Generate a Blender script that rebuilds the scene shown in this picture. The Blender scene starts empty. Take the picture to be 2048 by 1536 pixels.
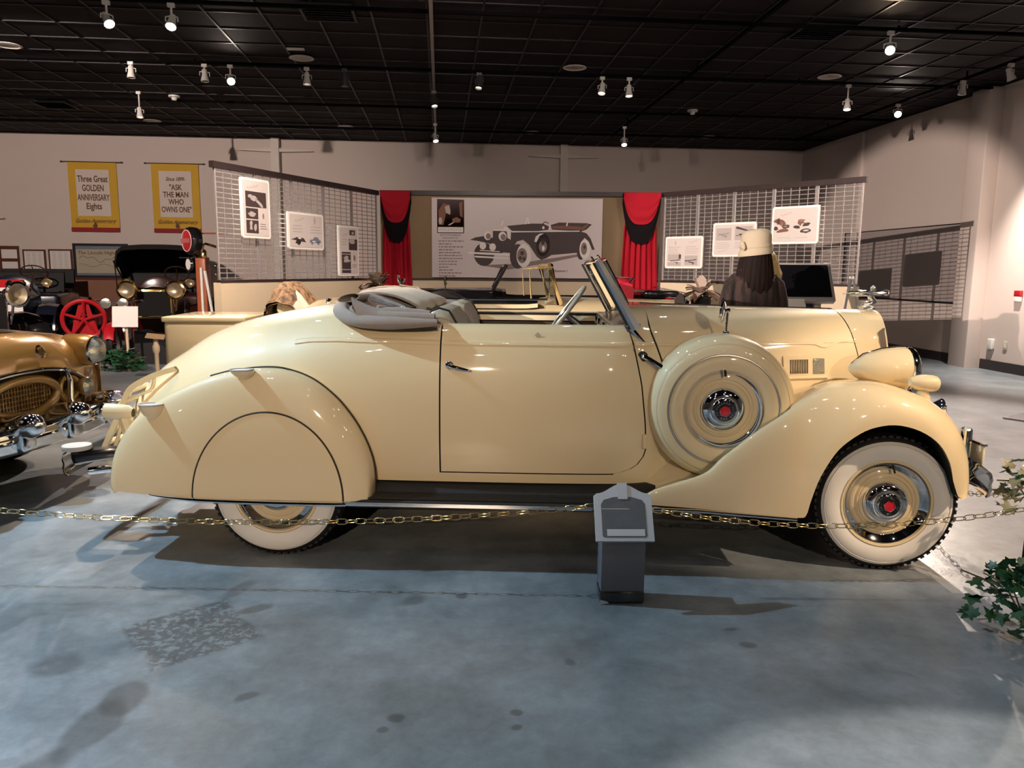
import bpy, bmesh, math, random
from mathutils import Vector, Matrix, Euler
from math import sin, cos, pi, radians, sqrt, atan2
random.seed(7)
scene = bpy.context.scene
COL = scene.collection

# ---------------------------------------------------------------- camera
CAM_H = 1.472
cam_data = bpy.data.cameras.new('camera')
cam_data.sensor_fit = 'HORIZONTAL'
cam_data.sensor_width = 36.0
cam_data.lens = 1540.0 / 2048.0 * 36.0
cam_data.clip_start = 0.05
cam_data.clip_end = 200
cam = bpy.data.objects.new('camera', cam_data)
COL.objects.link(cam)
_yaw, _pitch, _roll = radians(5.3), radians(-8.5), radians(0.5)
_f = Vector((sin(_yaw)*cos(_pitch), cos(_yaw)*cos(_pitch), sin(_pitch)))
_r0 = Vector((cos(_yaw), -sin(_yaw), 0.0))
_u0 = _r0.cross(_f)
_r = _r0*cos(_roll) + _u0*sin(_roll)
_u = -_r0*sin(_roll) + _u0*cos(_roll)
_m = Matrix(((_r.x, _u.x, -_f.x, 0.0), (_r.y, _u.y, -_f.y, 0.0), (_r.z, _u.z, -_f.z, CAM_H), (0, 0, 0, 1)))
cam.matrix_world = _m
scene.camera = cam

# ---------------------------------------------------------------- world and exposure
world = bpy.data.worlds.new('world')
scene.world = world
world.use_nodes = True
world.node_tree.nodes['Background'].inputs['Color'].default_value = (0.5, 0.5, 0.55, 1)
world.node_tree.nodes['Background'].inputs['Strength'].default_value = 0.02
scene.view_settings.view_transform = 'Standard'
scene.view_settings.look = 'None'
scene.view_settings.exposure = 0.42
scene.view_settings.gamma = 1.0
scene.view_settings.use_curve_mapping = False

cyc = scene.cycles
cyc.max_bounces = 4; cyc.diffuse_bounces = 2; cyc.glossy_bounces = 3; cyc.transmission_bounces = 4; cyc.transparent_max_bounces = 4
cyc.caustics_reflective = False; cyc.caustics_refractive = False
cyc.sample_clamp_indirect = 6.0
cyc.adaptive_threshold = 0.03

# track spotlights that are switched on, some added as unseen fill: (x, y, z), target, colour, watts, cone degrees, blend
COOL = (0.53, 0.80, 1.0)
PALE = (0.84, 0.89, 1.0)
NEUT = (1.0, 0.90, 0.80)
WARM = (1.0, 0.75, 0.52)
SOFT = (1.0, 0.83, 0.72)
LIT_LAMPS = [
    ((-3.80, 4.32, 4.00), (0.10, 3.00, 0.0), COOL, 620, 76, 0.45),
    ((-2.60, 1.20, 4.00), (-2.00, 1.50, 0.0), PALE, 430, 46, 0.9),
    ((2.60, -7.00, 3.90), (2.30, 3.80, 0.90), WARM, 820, 20, 0.8),  # added unseen fill to brighten the front of the car side
    ((4.90, 1.20, 4.00), (2.55, 3.75, 0.70), WARM, 800, 24, 0.7),
    ((3.60, -1.20, 4.00), (1.90, 0.60, 0.0), NEUT, 1000, 33, 0.12),
    ((-3.44, 8.82, 4.00), (-1.60, 7.00, 1.0), WARM, 260, 28, 0.7),
    ((-2.79, 8.82, 4.00), (-2.80, 6.30, 0.2), WARM, 420, 30, 0.7),
    ((-2.84, 11.30, 4.00), (-1.60, 7.60, 1.0), SOFT, 900, 70, 0.6),
    ((5.11, 8.82, 4.00), (3.10, 4.70, 0.8), WARM, 480, 36, 0.5),
    ((7.30, 9.75, 4.00), (8.35, 9.75, 1.5), NEUT, 800, 76, 0.7),
    ((7.30, 12.23, 4.00), (4.50, 5.90, 0.0), SOFT, 2400, 40, 0.7),
    ((-10.60, -4.20, 3.90), (4.25, 9.70, 1.80), SOFT, 12500, 13, 0.3),
    ((0.30, 6.25, 4.00), (1.00, 11.20, 1.90), SOFT, 250, 84, 0.8),  # added unseen fill for the poster wall
    ((-5.40, 6.25, 4.00), (-6.60, 15.50, 2.00), SOFT, 1700, 80, 0.8),  # added out of view to brighten the veteran cars and back wall
    ((3.90, 6.25, 4.00), (4.40, 11.50, 1.60), SOFT, 240, 70, 0.8),  # extra unseen spot put in to lift the right screen
    ((-1.40, 6.25, 4.00), (-2.00, 9.00, 0.90), SOFT, 800, 62, 0.8),  # extra spot put in out of view to lift the roadster corner
    ((-2.20, -7.00, 3.90), (-0.70, 4.00, 0.70), WARM, 1400, 19, 0.8),  # added unseen fill to brighten the rear of the car side
    ((-3.30, 6.25, 4.00), (-1.75, 5.05, 0.6), WARM, 480, 40, 0.8),  # added out of view to light the rear deck warmly
]
# ---------------------------------------------------------------- materials
MATS = {}
def nd(nt, typ, **kw):
    n = nt.nodes.new(typ)
    for k, v in kw.items():
        if k in n.inputs.keys():
            n.inputs[k].default_value = v
        else:
            setattr(n, k, v)
    return n

def mat(name, col, rough=0.5, metal=0.0, coat=0.0, var=0.06, scale=12.0, bump=0.0, bscale=60.0, spec=0.5,
        emit=None, estr=0.0, trans=0.0, ior=1.45, sheen=0.0, alpha=1.0):
    if name in MATS:
        return MATS[name]
    m = bpy.data.materials.new(name)
    m.use_nodes = True
    nt = m.node_tree
    b = nt.nodes['Principled BSDF']
    b.inputs['Roughness'].default_value = rough
    b.inputs['Metallic'].default_value = metal
    b.inputs['Coat Weight'].default_value = coat
    b.inputs['Coat Roughness'].default_value = 0.04
    b.inputs['Specular IOR Level'].default_value = spec
    b.inputs['IOR'].default_value = ior
    b.inputs['Transmission Weight'].default_value = trans
    b.inputs['Sheen Weight'].default_value = sheen
    b.inputs['Alpha'].default_value = alpha
    tc = nd(nt, 'ShaderNodeTexCoord')
    nz = nd(nt, 'ShaderNodeTexNoise', Scale=scale, Detail=4.0, Roughness=0.6)
    nt.links.new(tc.outputs['Object'], nz.inputs['Vector'])
    mix = nd(nt, 'ShaderNodeMix', data_type='RGBA')
    c = Vector(col)
    lo = [max(0.0, x*(1-var)) for x in c]
    hi = [min(1.0, x*(1+var)) for x in c]
    mix.inputs[6].default_value = (*lo, 1)
    mix.inputs[7].default_value = (*hi, 1)
    nt.links.new(nz.outputs['Fac'], mix.inputs[0])
    nt.links.new(mix.outputs[2], b.inputs['Base Color'])
    if bump > 0:
        n2 = nd(nt, 'ShaderNodeTexNoise', Scale=bscale, Detail=5.0)
        nt.links.new(tc.outputs['Object'], n2.inputs['Vector'])
        bp = nd(nt, 'ShaderNodeBump', Strength=bump, Distance=0.01)
        nt.links.new(n2.outputs['Fac'], bp.inputs['Height'])
        nt.links.new(bp.outputs['Normal'], b.inputs['Normal'])
    if emit:
        b.inputs['Emission Color'].default_value = (*emit, 1)
        b.inputs['Emission Strength'].default_value = estr
    MATS[name] = m
    return m

CREAM = mat('cream_paint', (0.80, 0.640, 0.395), rough=0.5, coat=1.0, var=0.012, scale=3)
CREAM2 = mat('ivory_paint', (0.74, 0.60, 0.36), rough=0.5, coat=1.0, var=0.02, scale=3)
GOLD = mat('gold_paint', (0.44, 0.245, 0.075), rough=0.26, metal=0.35, coat=0.9, var=0.03, scale=4)
CHROME = mat('chrome', (0.83, 0.83, 0.85), rough=0.05, metal=1.0, var=0.02)
CHROME_DULL = mat('brushed_chrome', (0.62, 0.62, 0.64), rough=0.28, metal=1.0, var=0.05)
BRASS = mat('brass', (0.80, 0.52, 0.18), rough=0.14, metal=1.0, var=0.06)
GILT = mat('gold_chain_metal', (0.86, 0.68, 0.36), rough=0.18, metal=1.0, var=0.04)
RUBBER = mat('black_rubber', (0.012, 0.011, 0.011), rough=0.55, var=0.2, bump=0.1, bscale=90)
SEAM = mat('dark_seam_rubber', (0.030, 0.021, 0.012), rough=0.6)
WHITEWALL = mat('whitewall_rubber', (0.80, 0.76, 0.71), rough=0.5, var=0.03)
BLACKP = mat('black_paint', (0.010, 0.009, 0.010), rough=0.2, coat=0.9, var=0.1)
NAVYP = mat('dark_blue_paint', (0.012, 0.014, 0.028), rough=0.22, coat=0.9, var=0.1)
MAROON = mat('dark_maroon_paint', (0.045, 0.010, 0.010), rough=0.2, coat=0.9, var=0.1)
REDP = mat('red_paint', (0.40, 0.010, 0.016), rough=0.25, coat=0.7, var=0.06)
DARK = mat('dark_void', (0.006, 0.005, 0.005), rough=0.9)
TOPGREY = mat('grey_top_cloth', (0.30, 0.245, 0.215), rough=0.85, var=0.10, scale=40, bump=0.25, bscale=500, sheen=0.2)
TOPTAN = mat('tan_top_cloth', (0.44, 0.34, 0.225), rough=0.85, var=0.10, scale=40, bump=0.25, bscale=500, sheen=0.2)
LEATHER = mat('tan_leather', (0.40, 0.345, 0.26), rough=0.42, var=0.08, scale=30, bump=0.12, bscale=220)
TRIM = mat('taupe_door_trim', (0.16, 0.115, 0.10), rough=0.6, var=0.08)
REDLEATHER = mat('red_leather', (0.58, 0.018, 0.045), rough=0.38, var=0.08, bump=0.1, bscale=200)
GLASS = mat('clear_glass', (0.9, 0.95, 0.93), rough=0.0, trans=1.0, ior=1.02, var=0.0)
LENS = mat('lamp_glass', (0.55, 0.55, 0.50), rough=0.15, metal=0.8, var=0.15, scale=30, bump=0.4, bscale=60)
GREYPAD = mat('grey_step_rubber', (0.42, 0.41, 0.40), rough=0.6, var=0.08, bump=0.2, bscale=150)
WHITE = mat('white_paint', (0.72, 0.69, 0.64), rough=0.5, var=0.03)
PAPER = mat('white_paper', (0.70, 0.65, 0.61), rough=0.7, var=0.03)
BLACKM = mat('black_matte', (0.010, 0.009, 0.010), rough=0.7, var=0.1)
IVY = mat('ivy_leaf', (0.020, 0.075, 0.030), rough=0.38, var=0.45, scale=9)
IVYPALE = mat('pale_ivy_leaf', (0.20, 0.185, 0.10), rough=0.45, var=0.35, scale=9)
STEM = mat('plant_stem', (0.10, 0.07, 0.03), rough=0.7)
WOOD = mat('brown_wood', (0.30, 0.085, 0.035), rough=0.4, var=0.3, scale=7, coat=0.2)
PALEWOOD = mat('pale_wood', (0.55, 0.42, 0.28), rough=0.6, var=0.12, scale=9)

# ---------------------------------------------------------------- mesh builder
class MB:
    def __init__(self):
        self.v = []; self.f = []; self.M = None
    def add(self, vs, fs):
        o = len(self.v)
        if self.M is not None:
            vs = [self.M @ Vector(p) for p in vs]
        self.v += [tuple(p) for p in vs]
        self.f += [tuple(i+o for i in f) for f in fs]
        return self
    def grid(self, rows, cu=False, cv=False, flip=False):
        n, m = len(rows), len(rows[0])
        vs = [p for r in rows for p in r]
        fs = []
        for i in range(n if cu else n-1):
            for j in range(m if cv else m-1):
                a = i*m+j; b = i*m+(j+1) % m; c = ((i+1) % n)*m+(j+1) % m; d = ((i+1) % n)*m+j
                fs.append((a, d, c, b) if flip else (a, b, c, d))
        return self.add(vs, fs)
    def box(self, c, s, rot=None):
        x, y, z = s[0]/2, s[1]/2, s[2]/2
        vs = [Vector(p) for p in ((-x,-y,-z),(x,-y,-z),(x,y,-z),(-x,y,-z),(-x,-y,z),(x,-y,z),(x,y,z),(-x,y,z))]
        if rot is not None:
            R = rot if isinstance(rot, Matrix) else Euler(rot).to_matrix()
            vs = [R @ p for p in vs]
        vs = [p + Vector(c) for p in vs]
        return self.add(vs, [(0,3,2,1),(4,5,6,7),(0,1,5,4),(1,2,6,5),(2,3,7,6),(3,0,4,7)])
    def rbox(self, c, s, r, rot=None, k=3):
        # box with rounded vertical/horizontal edges: superellipsoid-like, from a bevelled bmesh cube
        bm = bmesh.new(); bmesh.ops.create_cube(bm, size=1.0)
        for p in bm.verts: p.co = Vector((p.co.x*s[0], p.co.y*s[1], p.co.z*s[2]))
        bmesh.ops.bevel(bm, geom=bm.edges[:], offset=r, segments=k, affect='EDGES', profile=0.5)
        bm.verts.index_update()
        R = Euler(rot).to_matrix() if rot is not None and not isinstance(rot, Matrix) else (rot or Matrix.Identity(3))
        vs = [R @ p.co + Vector(c) for p in bm.verts]
        fs = [[q.index for q in f.verts] for f in bm.faces]
        bm.free()
        return self.add(vs, fs)
    def tube(self, path, r, n=8, closed=False, cap=True, flat=1.0, up=None):
        P = [Vector(p) for p in path]; k = len(P)
        rows = []; prev = None
        for i, p in enumerate(P):
            if closed: t = P[(i+1) % k] - P[i-1]
            else: t = P[min(i+1, k-1)] - P[max(i-1, 0)]
            t.normalize()
            if up is not None: a = Vector(up)
            elif prev is None: a = Vector((0, 0, 1)) if abs(t.z) < 0.9 else Vector((1, 0, 0))
            else: a = prev
            s = t.cross(a)
            if s.length < 1e-6: s = t.cross(Vector((0.3, 1, 0.2)))
            s.normalize(); u = s.cross(t); u.normalize(); prev = u
            rr = r[i] if isinstance(r, (list, tuple)) else r
            rows.append([p + s*(rr*cos(2*pi*j/n)) + u*(rr*flat*sin(2*pi*j/n)) for j in range(n)])
        self.grid(rows, cu=closed, cv=True)
        if cap and not closed:
            self.add(rows[0], [tuple(range(n))]); self.add(rows[-1], [tuple(reversed(range(n)))])
        return self
    def lathe(self, prof, c=(0,0,0), axis=(0,0,1), n=32, cap=False, arc=None):
        A = Vector(axis).normalized()
        s = A.orthogonal().normalized(); u = A.cross(s)
        rows = []
        for r, h in prof:
            rows.append([Vector(c) + A*h + s*(r*cos(2*pi*j/n)) + u*(r*sin(2*pi*j/n)) for j in range(n)])
        self.grid(rows, cv=True, flip=True)
        if cap:
            self.add(rows[0], [tuple(reversed(range(n)))]); self.add(rows[-1], [tuple(range(n))])
        return self
    def ball(self, c, r, nu=12, nv=8, rot=None):
        r = (r, r, r) if not isinstance(r, (tuple, list)) else r
        R = Euler(rot).to_matrix() if rot is not None else Matrix.Identity(3)
        rows = []
        for i in range(nv+1):
            a = -pi/2 + pi*i/nv
            rows.append([R @ Vector((r[0]*cos(a)*cos(2*pi*j/nu), r[1]*cos(a)*sin(2*pi*j/nu), r[2]*sin(a))) + Vector(c) for j in range(nu)])
        return self.grid(rows, cv=True)
    def prism(self, poly, o, ex, ey, d):
        # 2-D polygon in the plane (o, ex, ey) extruded by vector d
        O, X, Y, D = Vector(o), Vector(ex), Vector(ey), Vector(d)
        a = [O + X*p[0] + Y*p[1] for p in poly]; b = [p + D for p in a]; n = len(poly)
        fs = [tuple(reversed(range(n))), tuple(range(n, 2*n))]
        fs += [(i, (i+1) % n, n+(i+1) % n, n+i) for i in range(n)]
        return self.add(a+b, fs)
    def build(self, name, material, parent=None, sharp=38, loc=None, rot=None):
        me = bpy.data.meshes.new(name)
        me.from_pydata(self.v, [], self.f)
        me.validate(clean_customdata=False)
        bm = bmesh.new(); bm.from_mesh(me)
        bmesh.ops.remove_doubles(bm, verts=bm.verts[:], dist=1e-5)
        bmesh.ops.recalc_face_normals(bm, faces=bm.faces[:])
        bm.to_mesh(me); bm.free()
        for p in me.polygons: p.use_smooth = True
        me.set_sharp_from_angle(angle=radians(sharp))
        if isinstance(material, (list, tuple)):
            for q in material: me.materials.append(q)
        else:
            me.materials.append(material)
        o = bpy.data.objects.new(name, me)
        COL.objects.link(o)
        if parent is not None: o.parent = parent
        if loc is not None: o.location = loc
        if rot is not None: o.rotation_euler = rot
        return o

def tag(o, label=None, cat=None, group=None, kind=None):
    if label: o['label'] = label
    if cat: o['category'] = cat
    if group: o['group'] = group
    if kind: o['kind'] = kind
    return o
def thing(name, loc, rz=0.0, label=None, cat=None, group=None, kind=None):
    o = bpy.data.objects.new(name, None)
    COL.objects.link(o); o.location = loc; o.rotation_euler = (0, 0, rz)
    o.empty_display_size = 0.1
    return tag(o, label, cat, group, kind)
def copy_tree(o, parent=None):
    c = o.copy(); COL.objects.link(c); c.parent = parent
    for ch in list(o.children): copy_tree(ch, c)
    return c
def lerp(a, b, t): return a + (b-a)*t
def interp(x, tab):
    if x <= tab[0][0]: return tab[0][1]
    for (a, fa), (b, fb) in zip(tab, tab[1:]):
        if x <= b:
            return lerp(fa, fb, (x-a)/(b-a))
    return tab[-1][1]
def spl(pts, n, closed=False):
    """Catmull-Rom through pts -> n+1 points spaced by arc length"""
    P = [Vector(p) for p in pts]
    out = []
    k = len(P)
    seg = k if closed else k-1
    for i in range(seg):
        p0 = P[i-1] if (closed or i > 0) else P[0]*2-P[1]
        p1 = P[i]; p2 = P[(i+1) % k]
        p3 = P[(i+2) % k] if (closed or i+2 < k) else P[-1]*2-P[-2]
        for s in range(16):
            t = s/16
            out.append(0.5*((2*p1)+(p2-p0)*t+(2*p0-5*p1+4*p2-p3)*t*t+(3*p1-p0-3*p2+p3)*t**3))
    if not closed: out.append(P[-1])
    else: out.append(out[0].copy())
    L = [0.0]
    for a, b in zip(out, out[1:]): L.append(L[-1]+(b-a).length)
    res = []; j = 0
    for i in range(n+1):
        d = L[-1]*i/n
        while j < len(L)-2 and L[j+1] < d: j += 1
        t = (d-L[j])/max(1e-9, L[j+1]-L[j])
        res.append(out[j].lerp(out[j+1], min(1, max(0, t))))
    return res
def smooth_tab(tab, n=60):
    p = spl([(a, b, 0) for a, b in tab], n)
    return [(q.x, q.y) for q in p]

def text(string, size, name, material, parent, M, extrude=0.0008, align='CENTER', shear=0.0, sx=1.0, spacing=1.0, bold=0.0):
    cu = bpy.data.curves.new('lettering', 'FONT')
    cu.body = string; cu.size = size; cu.extrude = extrude; cu.align_x = align; cu.align_y = 'CENTER'
    cu.shear = shear; cu.offset = size*bold; cu.space_character = spacing; cu.resolution_u = 3
    t = bpy.data.objects.new('lettering', cu); COL.objects.link(t)
    bpy.context.view_layer.update()
    me = bpy.data.meshes.new_from_object(t.evaluated_get(bpy.context.evaluated_depsgraph_get()))
    bpy.data.objects.remove(t); bpy.data.curves.remove(cu)
    me.transform(M @ Matrix.Diagonal((sx, 1, 1, 1)))
    me.materials.clear(); me.materials.append(material)
    o = bpy.data.objects.new(name, me); COL.objects.link(o); o.parent = parent
    return o
def frame(o, ex, ey):
    """matrix taking text plane (x right, y up, z out) to given world axes"""
    X, Y = Vector(ex).normalized(), Vector(ey).normalized(); Z = X.cross(Y)
    return Matrix(((X.x, Y.x, Z.x, o[0]), (X.y, Y.y, Z.y, o[1]), (X.z, Y.z, Z.z, o[2]), (0, 0, 0, 1)))
# ---------------------------------------------------------------- the room
XR, YB, ZC = 8.40, 17.80, 4.25
XL, YF = -12.5, -9.0

def floor_material():
    m = bpy.data.materials.new('polished_concrete'); m.use_nodes = True
    nt = m.node_tree; L = nt.links.new
    b = nt.nodes['Principled BSDF']
    tc = nd(nt, 'ShaderNodeTexCoord')
    n1 = nd(nt, 'ShaderNodeTexNoise', Scale=2.3, Detail=9.0, Roughness=0.68)
    n2 = nd(nt, 'ShaderNodeTexNoise', Scale=16.0, Detail=9.0, Roughness=0.7, Distortion=0.4)
    n3 = nd(nt, 'ShaderNodeTexNoise', Scale=60.0, Detail=4.0)
    for n in (n1, n2, n3): L(tc.outputs['Object'], n.inputs['Vector'])
    r1 = nd(nt, 'ShaderNodeValToRGB')
    r1.color_ramp.elements[0].position = 0.36; r1.color_ramp.elements[0].color = (0.165, 0.188, 0.205, 1)
    r1.color_ramp.elements[1].position = 0.66; r1.color_ramp.elements[1].color = (0.300, 0.335, 0.365, 1)
    L(n1.outputs['Fac'], r1.inputs['Fac'])
    r2 = nd(nt, 'ShaderNodeValToRGB')
    r2.color_ramp.elements[0].position = 0.33; r2.color_ramp.elements[0].color = (0.80, 0.80, 0.80, 1)
    r2.color_ramp.elements[1].position = 0.62; r2.color_ramp.elements[1].color = (1, 1, 1, 1)
    L(n2.outputs['Fac'], r2.inputs['Fac'])
    mx = nd(nt, 'ShaderNodeMix', data_type='RGBA', blend_type='MULTIPLY'); mx.inputs[0].default_value = 1.0
    L(r1.outputs['Color'], mx.inputs[6]); L(r2.outputs['Color'], mx.inputs[7])
    col = mx.outputs[2]
    # stains and wear marks, each with its own place and shape on the slab
    warp = nd(nt, 'ShaderNodeTexNoise', Scale=3.2, Detail=5.0)
    L(tc.outputs['Object'], warp.inputs['Vector'])
    sub = nd(nt, 'ShaderNodeVectorMath', operation='SUBTRACT'); sub.inputs[1].default_value = (0.5, 0.5, 0.5)
    L(warp.outputs['Color'], sub.inputs[0])
    scl = nd(nt, 'ShaderNodeVectorMath', operation='SCALE'); scl.inputs['Scale'].default_value = 0.12
    L(sub.outputs['Vector'], scl.inputs[0])
    add = nd(nt, 'ShaderNodeVectorMath', operation='ADD')
    L(tc.outputs['Object'], add.inputs[0]); L(scl.outputs['Vector'], add.inputs[1])
    def stain(cx, cy, rx, ry, ang, dark, soft=0.25, holes=None):
        nonlocal col
        mp = nd(nt, 'ShaderNodeMapping', vector_type='TEXTURE')
        mp.inputs['Location'].default_value = (cx, cy, 0)
        mp.inputs['Rotation'].default_value = (0, 0, ang)
        mp.inputs['Scale'].default_value = (rx, ry, 1)
        L(add.outputs['Vector'], mp.inputs['Vector'])
        sep = nd(nt, 'ShaderNodeSeparateXYZ'); L(mp.outputs['Vector'], sep.inputs[0])
        if holes:
            ab1 = nd(nt, 'ShaderNodeMath', operation='ABSOLUTE'); L(sep.outputs['X'], ab1.inputs[0])
            ab2 = nd(nt, 'ShaderNodeMath', operation='ABSOLUTE'); L(sep.outputs['Y'], ab2.inputs[0])
            ln = nd(nt, 'ShaderNodeMath', operation='MAXIMUM'); L(ab1.outputs[0], ln.inputs[0]); L(ab2.outputs[0], ln.inputs[1])
            o = ln.outputs[0]
        else:
            cmb = nd(nt, 'ShaderNodeCombineXYZ'); L(sep.outputs['X'], cmb.inputs['X']); L(sep.outputs['Y'], cmb.inputs['Y'])
            ln = nd(nt, 'ShaderNodeVectorMath', operation='LENGTH'); L(cmb.outputs[0], ln.inputs[0]); o = ln.outputs['Value']
        mr = nd(nt, 'ShaderNodeMapRange', interpolation_type='SMOOTHSTEP')
        mr.inputs['From Min'].default_value = 1.0-soft; mr.inputs['From Max'].default_value = 1.0
        mr.inputs['To Min'].default_value = 1.0; mr.inputs['To Max'].default_value = 0.0
        L(o, mr.inputs['Value']); fac = mr.outputs['Result']
        if holes:
            hz = nd(nt, 'ShaderNodeTexNoise', Scale=holes, Detail=3.0, Roughness=0.6)
            L(tc.outputs['Object'], hz.inputs['Vector'])
            hr = nd(nt, 'ShaderNodeMapRange'); hr.inputs['From Min'].default_value = 0.43; hr.inputs['From Max'].default_value = 0.5
            L(hz.outputs['Fac'], hr.inputs['Value'])
            mu = nd(nt, 'ShaderNodeMath', operation='MULTIPLY'); L(fac, mu.inputs[0]); L(hr.outputs['Result'], mu.inputs[1]); fac = mu.outputs[0]
        mm = nd(nt, 'ShaderNodeMix', data_type='RGBA', blend_type='MULTIPLY')
        L(fac, mm.inputs[0]); L(col, mm.inputs[6]); mm.inputs[7].default_value = (dark, dark*0.97, dark*0.95, 1)
        col = mm.outputs[2]
    for s in STAINS: stain(*s)
    L(col, b.inputs['Base Color'])
    rr = nd(nt, 'ShaderNodeMapRange'); rr.inputs['To Min'].default_value = 0.22; rr.inputs['To Max'].default_value = 0.40
    L(n2.outputs['Fac'], rr.inputs['Value']); L(rr.outputs['Result'], b.inputs['Roughness'])
    bp = nd(nt, 'ShaderNodeBump', Strength=0.06, Distance=0.01)
    L(n3.outputs['Fac'], bp.inputs['Height']); L(bp.outputs['Normal'], b.inputs['Normal'])
    b.inputs['Specular IOR Level'].default_value = 0.5
    return m
#          cx     cy    rx    ry    ang  dark
STAINS = [
    (-1.02, 3.05, 0.235, 0.235, 0.62, 0.55, 0.14, 30.0),
    (-1.09, 2.58, 0.085, 0.13, 0.1, 0.60, 0.35),
    (-1.13, 2.40, 0.10, 0.22, -0.1, 0.58, 0.35),
    (-1.20, 2.10, 0.11, 0.22, -0.15, 0.60, 0.4),
    (-1.43, 2.82, 0.13, 0.11, 0.2, 0.66, 0.6),
    (-0.93, 3.46, 0.06, 0.17, -0.5, 0.62, 0.6),
    (-0.81, 3.25, 0.09, 0.045, 0.5, 0.58, 0.5),
    (-0.69, 2.54, 0.055, 0.035, 0.3, 0.58, 0.5),
    (-0.16, 2.38, 0.038, 0.032, 0, 0.50, 0.5),
    (-0.19, 2.31, 0.030, 0.026, 0, 0.55, 0.5),
    (-0.13, 3.31, 0.10, 0.06, 0.4, 0.66, 0.6),
    (0.09, 3.31, 0.035, 0.045, 0, 0.55, 0.5),
    (0.24, 2.37, 0.026, 0.028, 0, 0.50, 0.5),
    (0.23, 2.28, 0.024, 0.018, 0, 0.52, 0.5),
    (1.21, 2.78, 0.045, 0.025, 0.2, 0.58, 0.6),
    (1.19, 2.90, 0.05, 0.02, 0.2, 0.62, 0.6),
    (0.49, 2.70, 0.030, 0.028, 0, 0.62, 0.6),
]
WALLM = mat('warm_white_wall', (0.62, 0.52, 0.475), rough=0.75, var=0.03, scale=1.2, bump=0.05, bscale=120)
WALLR = WALLM
def slab(name, c, s, m, kind='structure'):
    return tag(MB().box(c, s).build(name, m), kind=kind)
FL = slab('floor', ((XL+XR)/2, (YB+YF)/2, -0.1), (XR-XL, YB-YF, 0.2), floor_material())
slab('wall_back', ((XL+XR)/2, YB+0.1, ZC/2), (XR-XL+0.4, 0.2, ZC+0.6), WALLM)
slab('wall_right', (XR+0.1, (YB+YF)/2, ZC/2), (0.2, YB-YF, ZC+0.6), WALLR)
slab('wall_left', (XL-0.1, (YB+YF)/2, ZC/2), (0.2, YB-YF, ZC+0.6), WALLM)
slab('wall_front', ((XL+XR)/2, YF-0.1, ZC/2), (XR-XL+0.4, 0.2, ZC+0.6), WALLM)
CEILM = mat('black_ceiling', (0.012, 0.010, 0.012), rough=0.8, var=0.15, spec=0.1)
TILEM = mat('black_ceiling_tile', (0.0120, 0.0095, 0.0115), rough=0.7, var=0.2, scale=2.0, bump=0.3, bscale=180, spec=0.12)
TBARM = mat('dark_ceiling_bar', (0.013, 0.012, 0.0145), rough=0.45, var=0.1, spec=0.25)
CE = slab('ceiling', ((XL+XR)/2, (YB+YF)/2, ZC+0.15), (XR-XL, YB-YF, 0.2), CEILM)
TS = 0.61
# tiles: the ones in view, 300 of them as single parts
tiles = []
nx = int((XR+9.6)/TS)+1
for i in range(nx):
    for j in range(18):
        x = XR - TS*(i+0.5); y = YB - TS*(j+0.5)
        # keep to what the camera sees
        d = Vector((x, y, ZC)) - Vector((0, 0, CAM_H))
        zc = d.dot(_f); px = 1024+1540*d.dot(_r)/zc; py = 768-1540*d.dot(_u)/zc
        if -90 < px < 2140 and -90 < py < 330: tiles.append((d.length, x, y))
tiles.sort()
tm = bpy.data.meshes.new('ceiling_tile')
_tb = MB().box((0, 0, 0), (TS-0.028, TS-0.028, 0.016)); tm.from_pydata(_tb.v, [], _tb.f); tm.materials.append(TILEM)
rest = MB()
CEI = CE.matrix_world.inverted()
for k, (d, x, y) in enumerate(tiles):
    z = ZC + 0.012 + 0.002*random.random()
    if k < 300:
        o = bpy.data.objects.new('ceiling_tile', tm); COL.objects.link(o); o.parent = CE; o.location = (x, y, z)
    else:
        rest.box((x, y, z), (TS-0.028, TS-0.028, 0.016))
tag(rest.build('distant_ceiling_tiles', TILEM, CE), kind='stuff')
bars = MB()
for i in range(nx+1):
    bars.box((XR-TS*i, YB-TS*9, ZC), (0.024, TS*18, 0.014))
for j in range(19):
    bars.box((XR-TS*nx/2, YB-TS*j, ZC), (TS*nx, 0.024, 0.0138))
bars.build('ceiling_grid_bars', TBARM, CE)
# baseboards, right-hand pilaster, thin corner pilaster
BASE = mat('dark_baseboard', (0.030, 0.024, 0.026), rough=0.5)
for k, (a, b_) in enumerate(((11.75, 17.75), (-5.0, 11.25))):
    o = MB().box((XR-0.008, (a+b_)/2, 0.075), (0.016, b_-a, 0.15)).build('baseboard_right', BASE); tag(o, kind='structure')
tag(MB().box(((XL+XR)/2, YB-0.008, 0.075), (XR-XL, 0.016, 0.15)).build('baseboard_back', BASE), kind='structure')
pil = MB().rbox((XR-0.11, 11.5, ZC/2-0.02), (0.24, 0.42, ZC), 0.02)
tag(pil.build('trim_1', WALLR), kind='structure')
tag(MB().box((XR-0.03, 15.2, ZC/2), (0.06, 0.14, ZC-0.05)).build('trim_2', WALLR), kind='structure')
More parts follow.
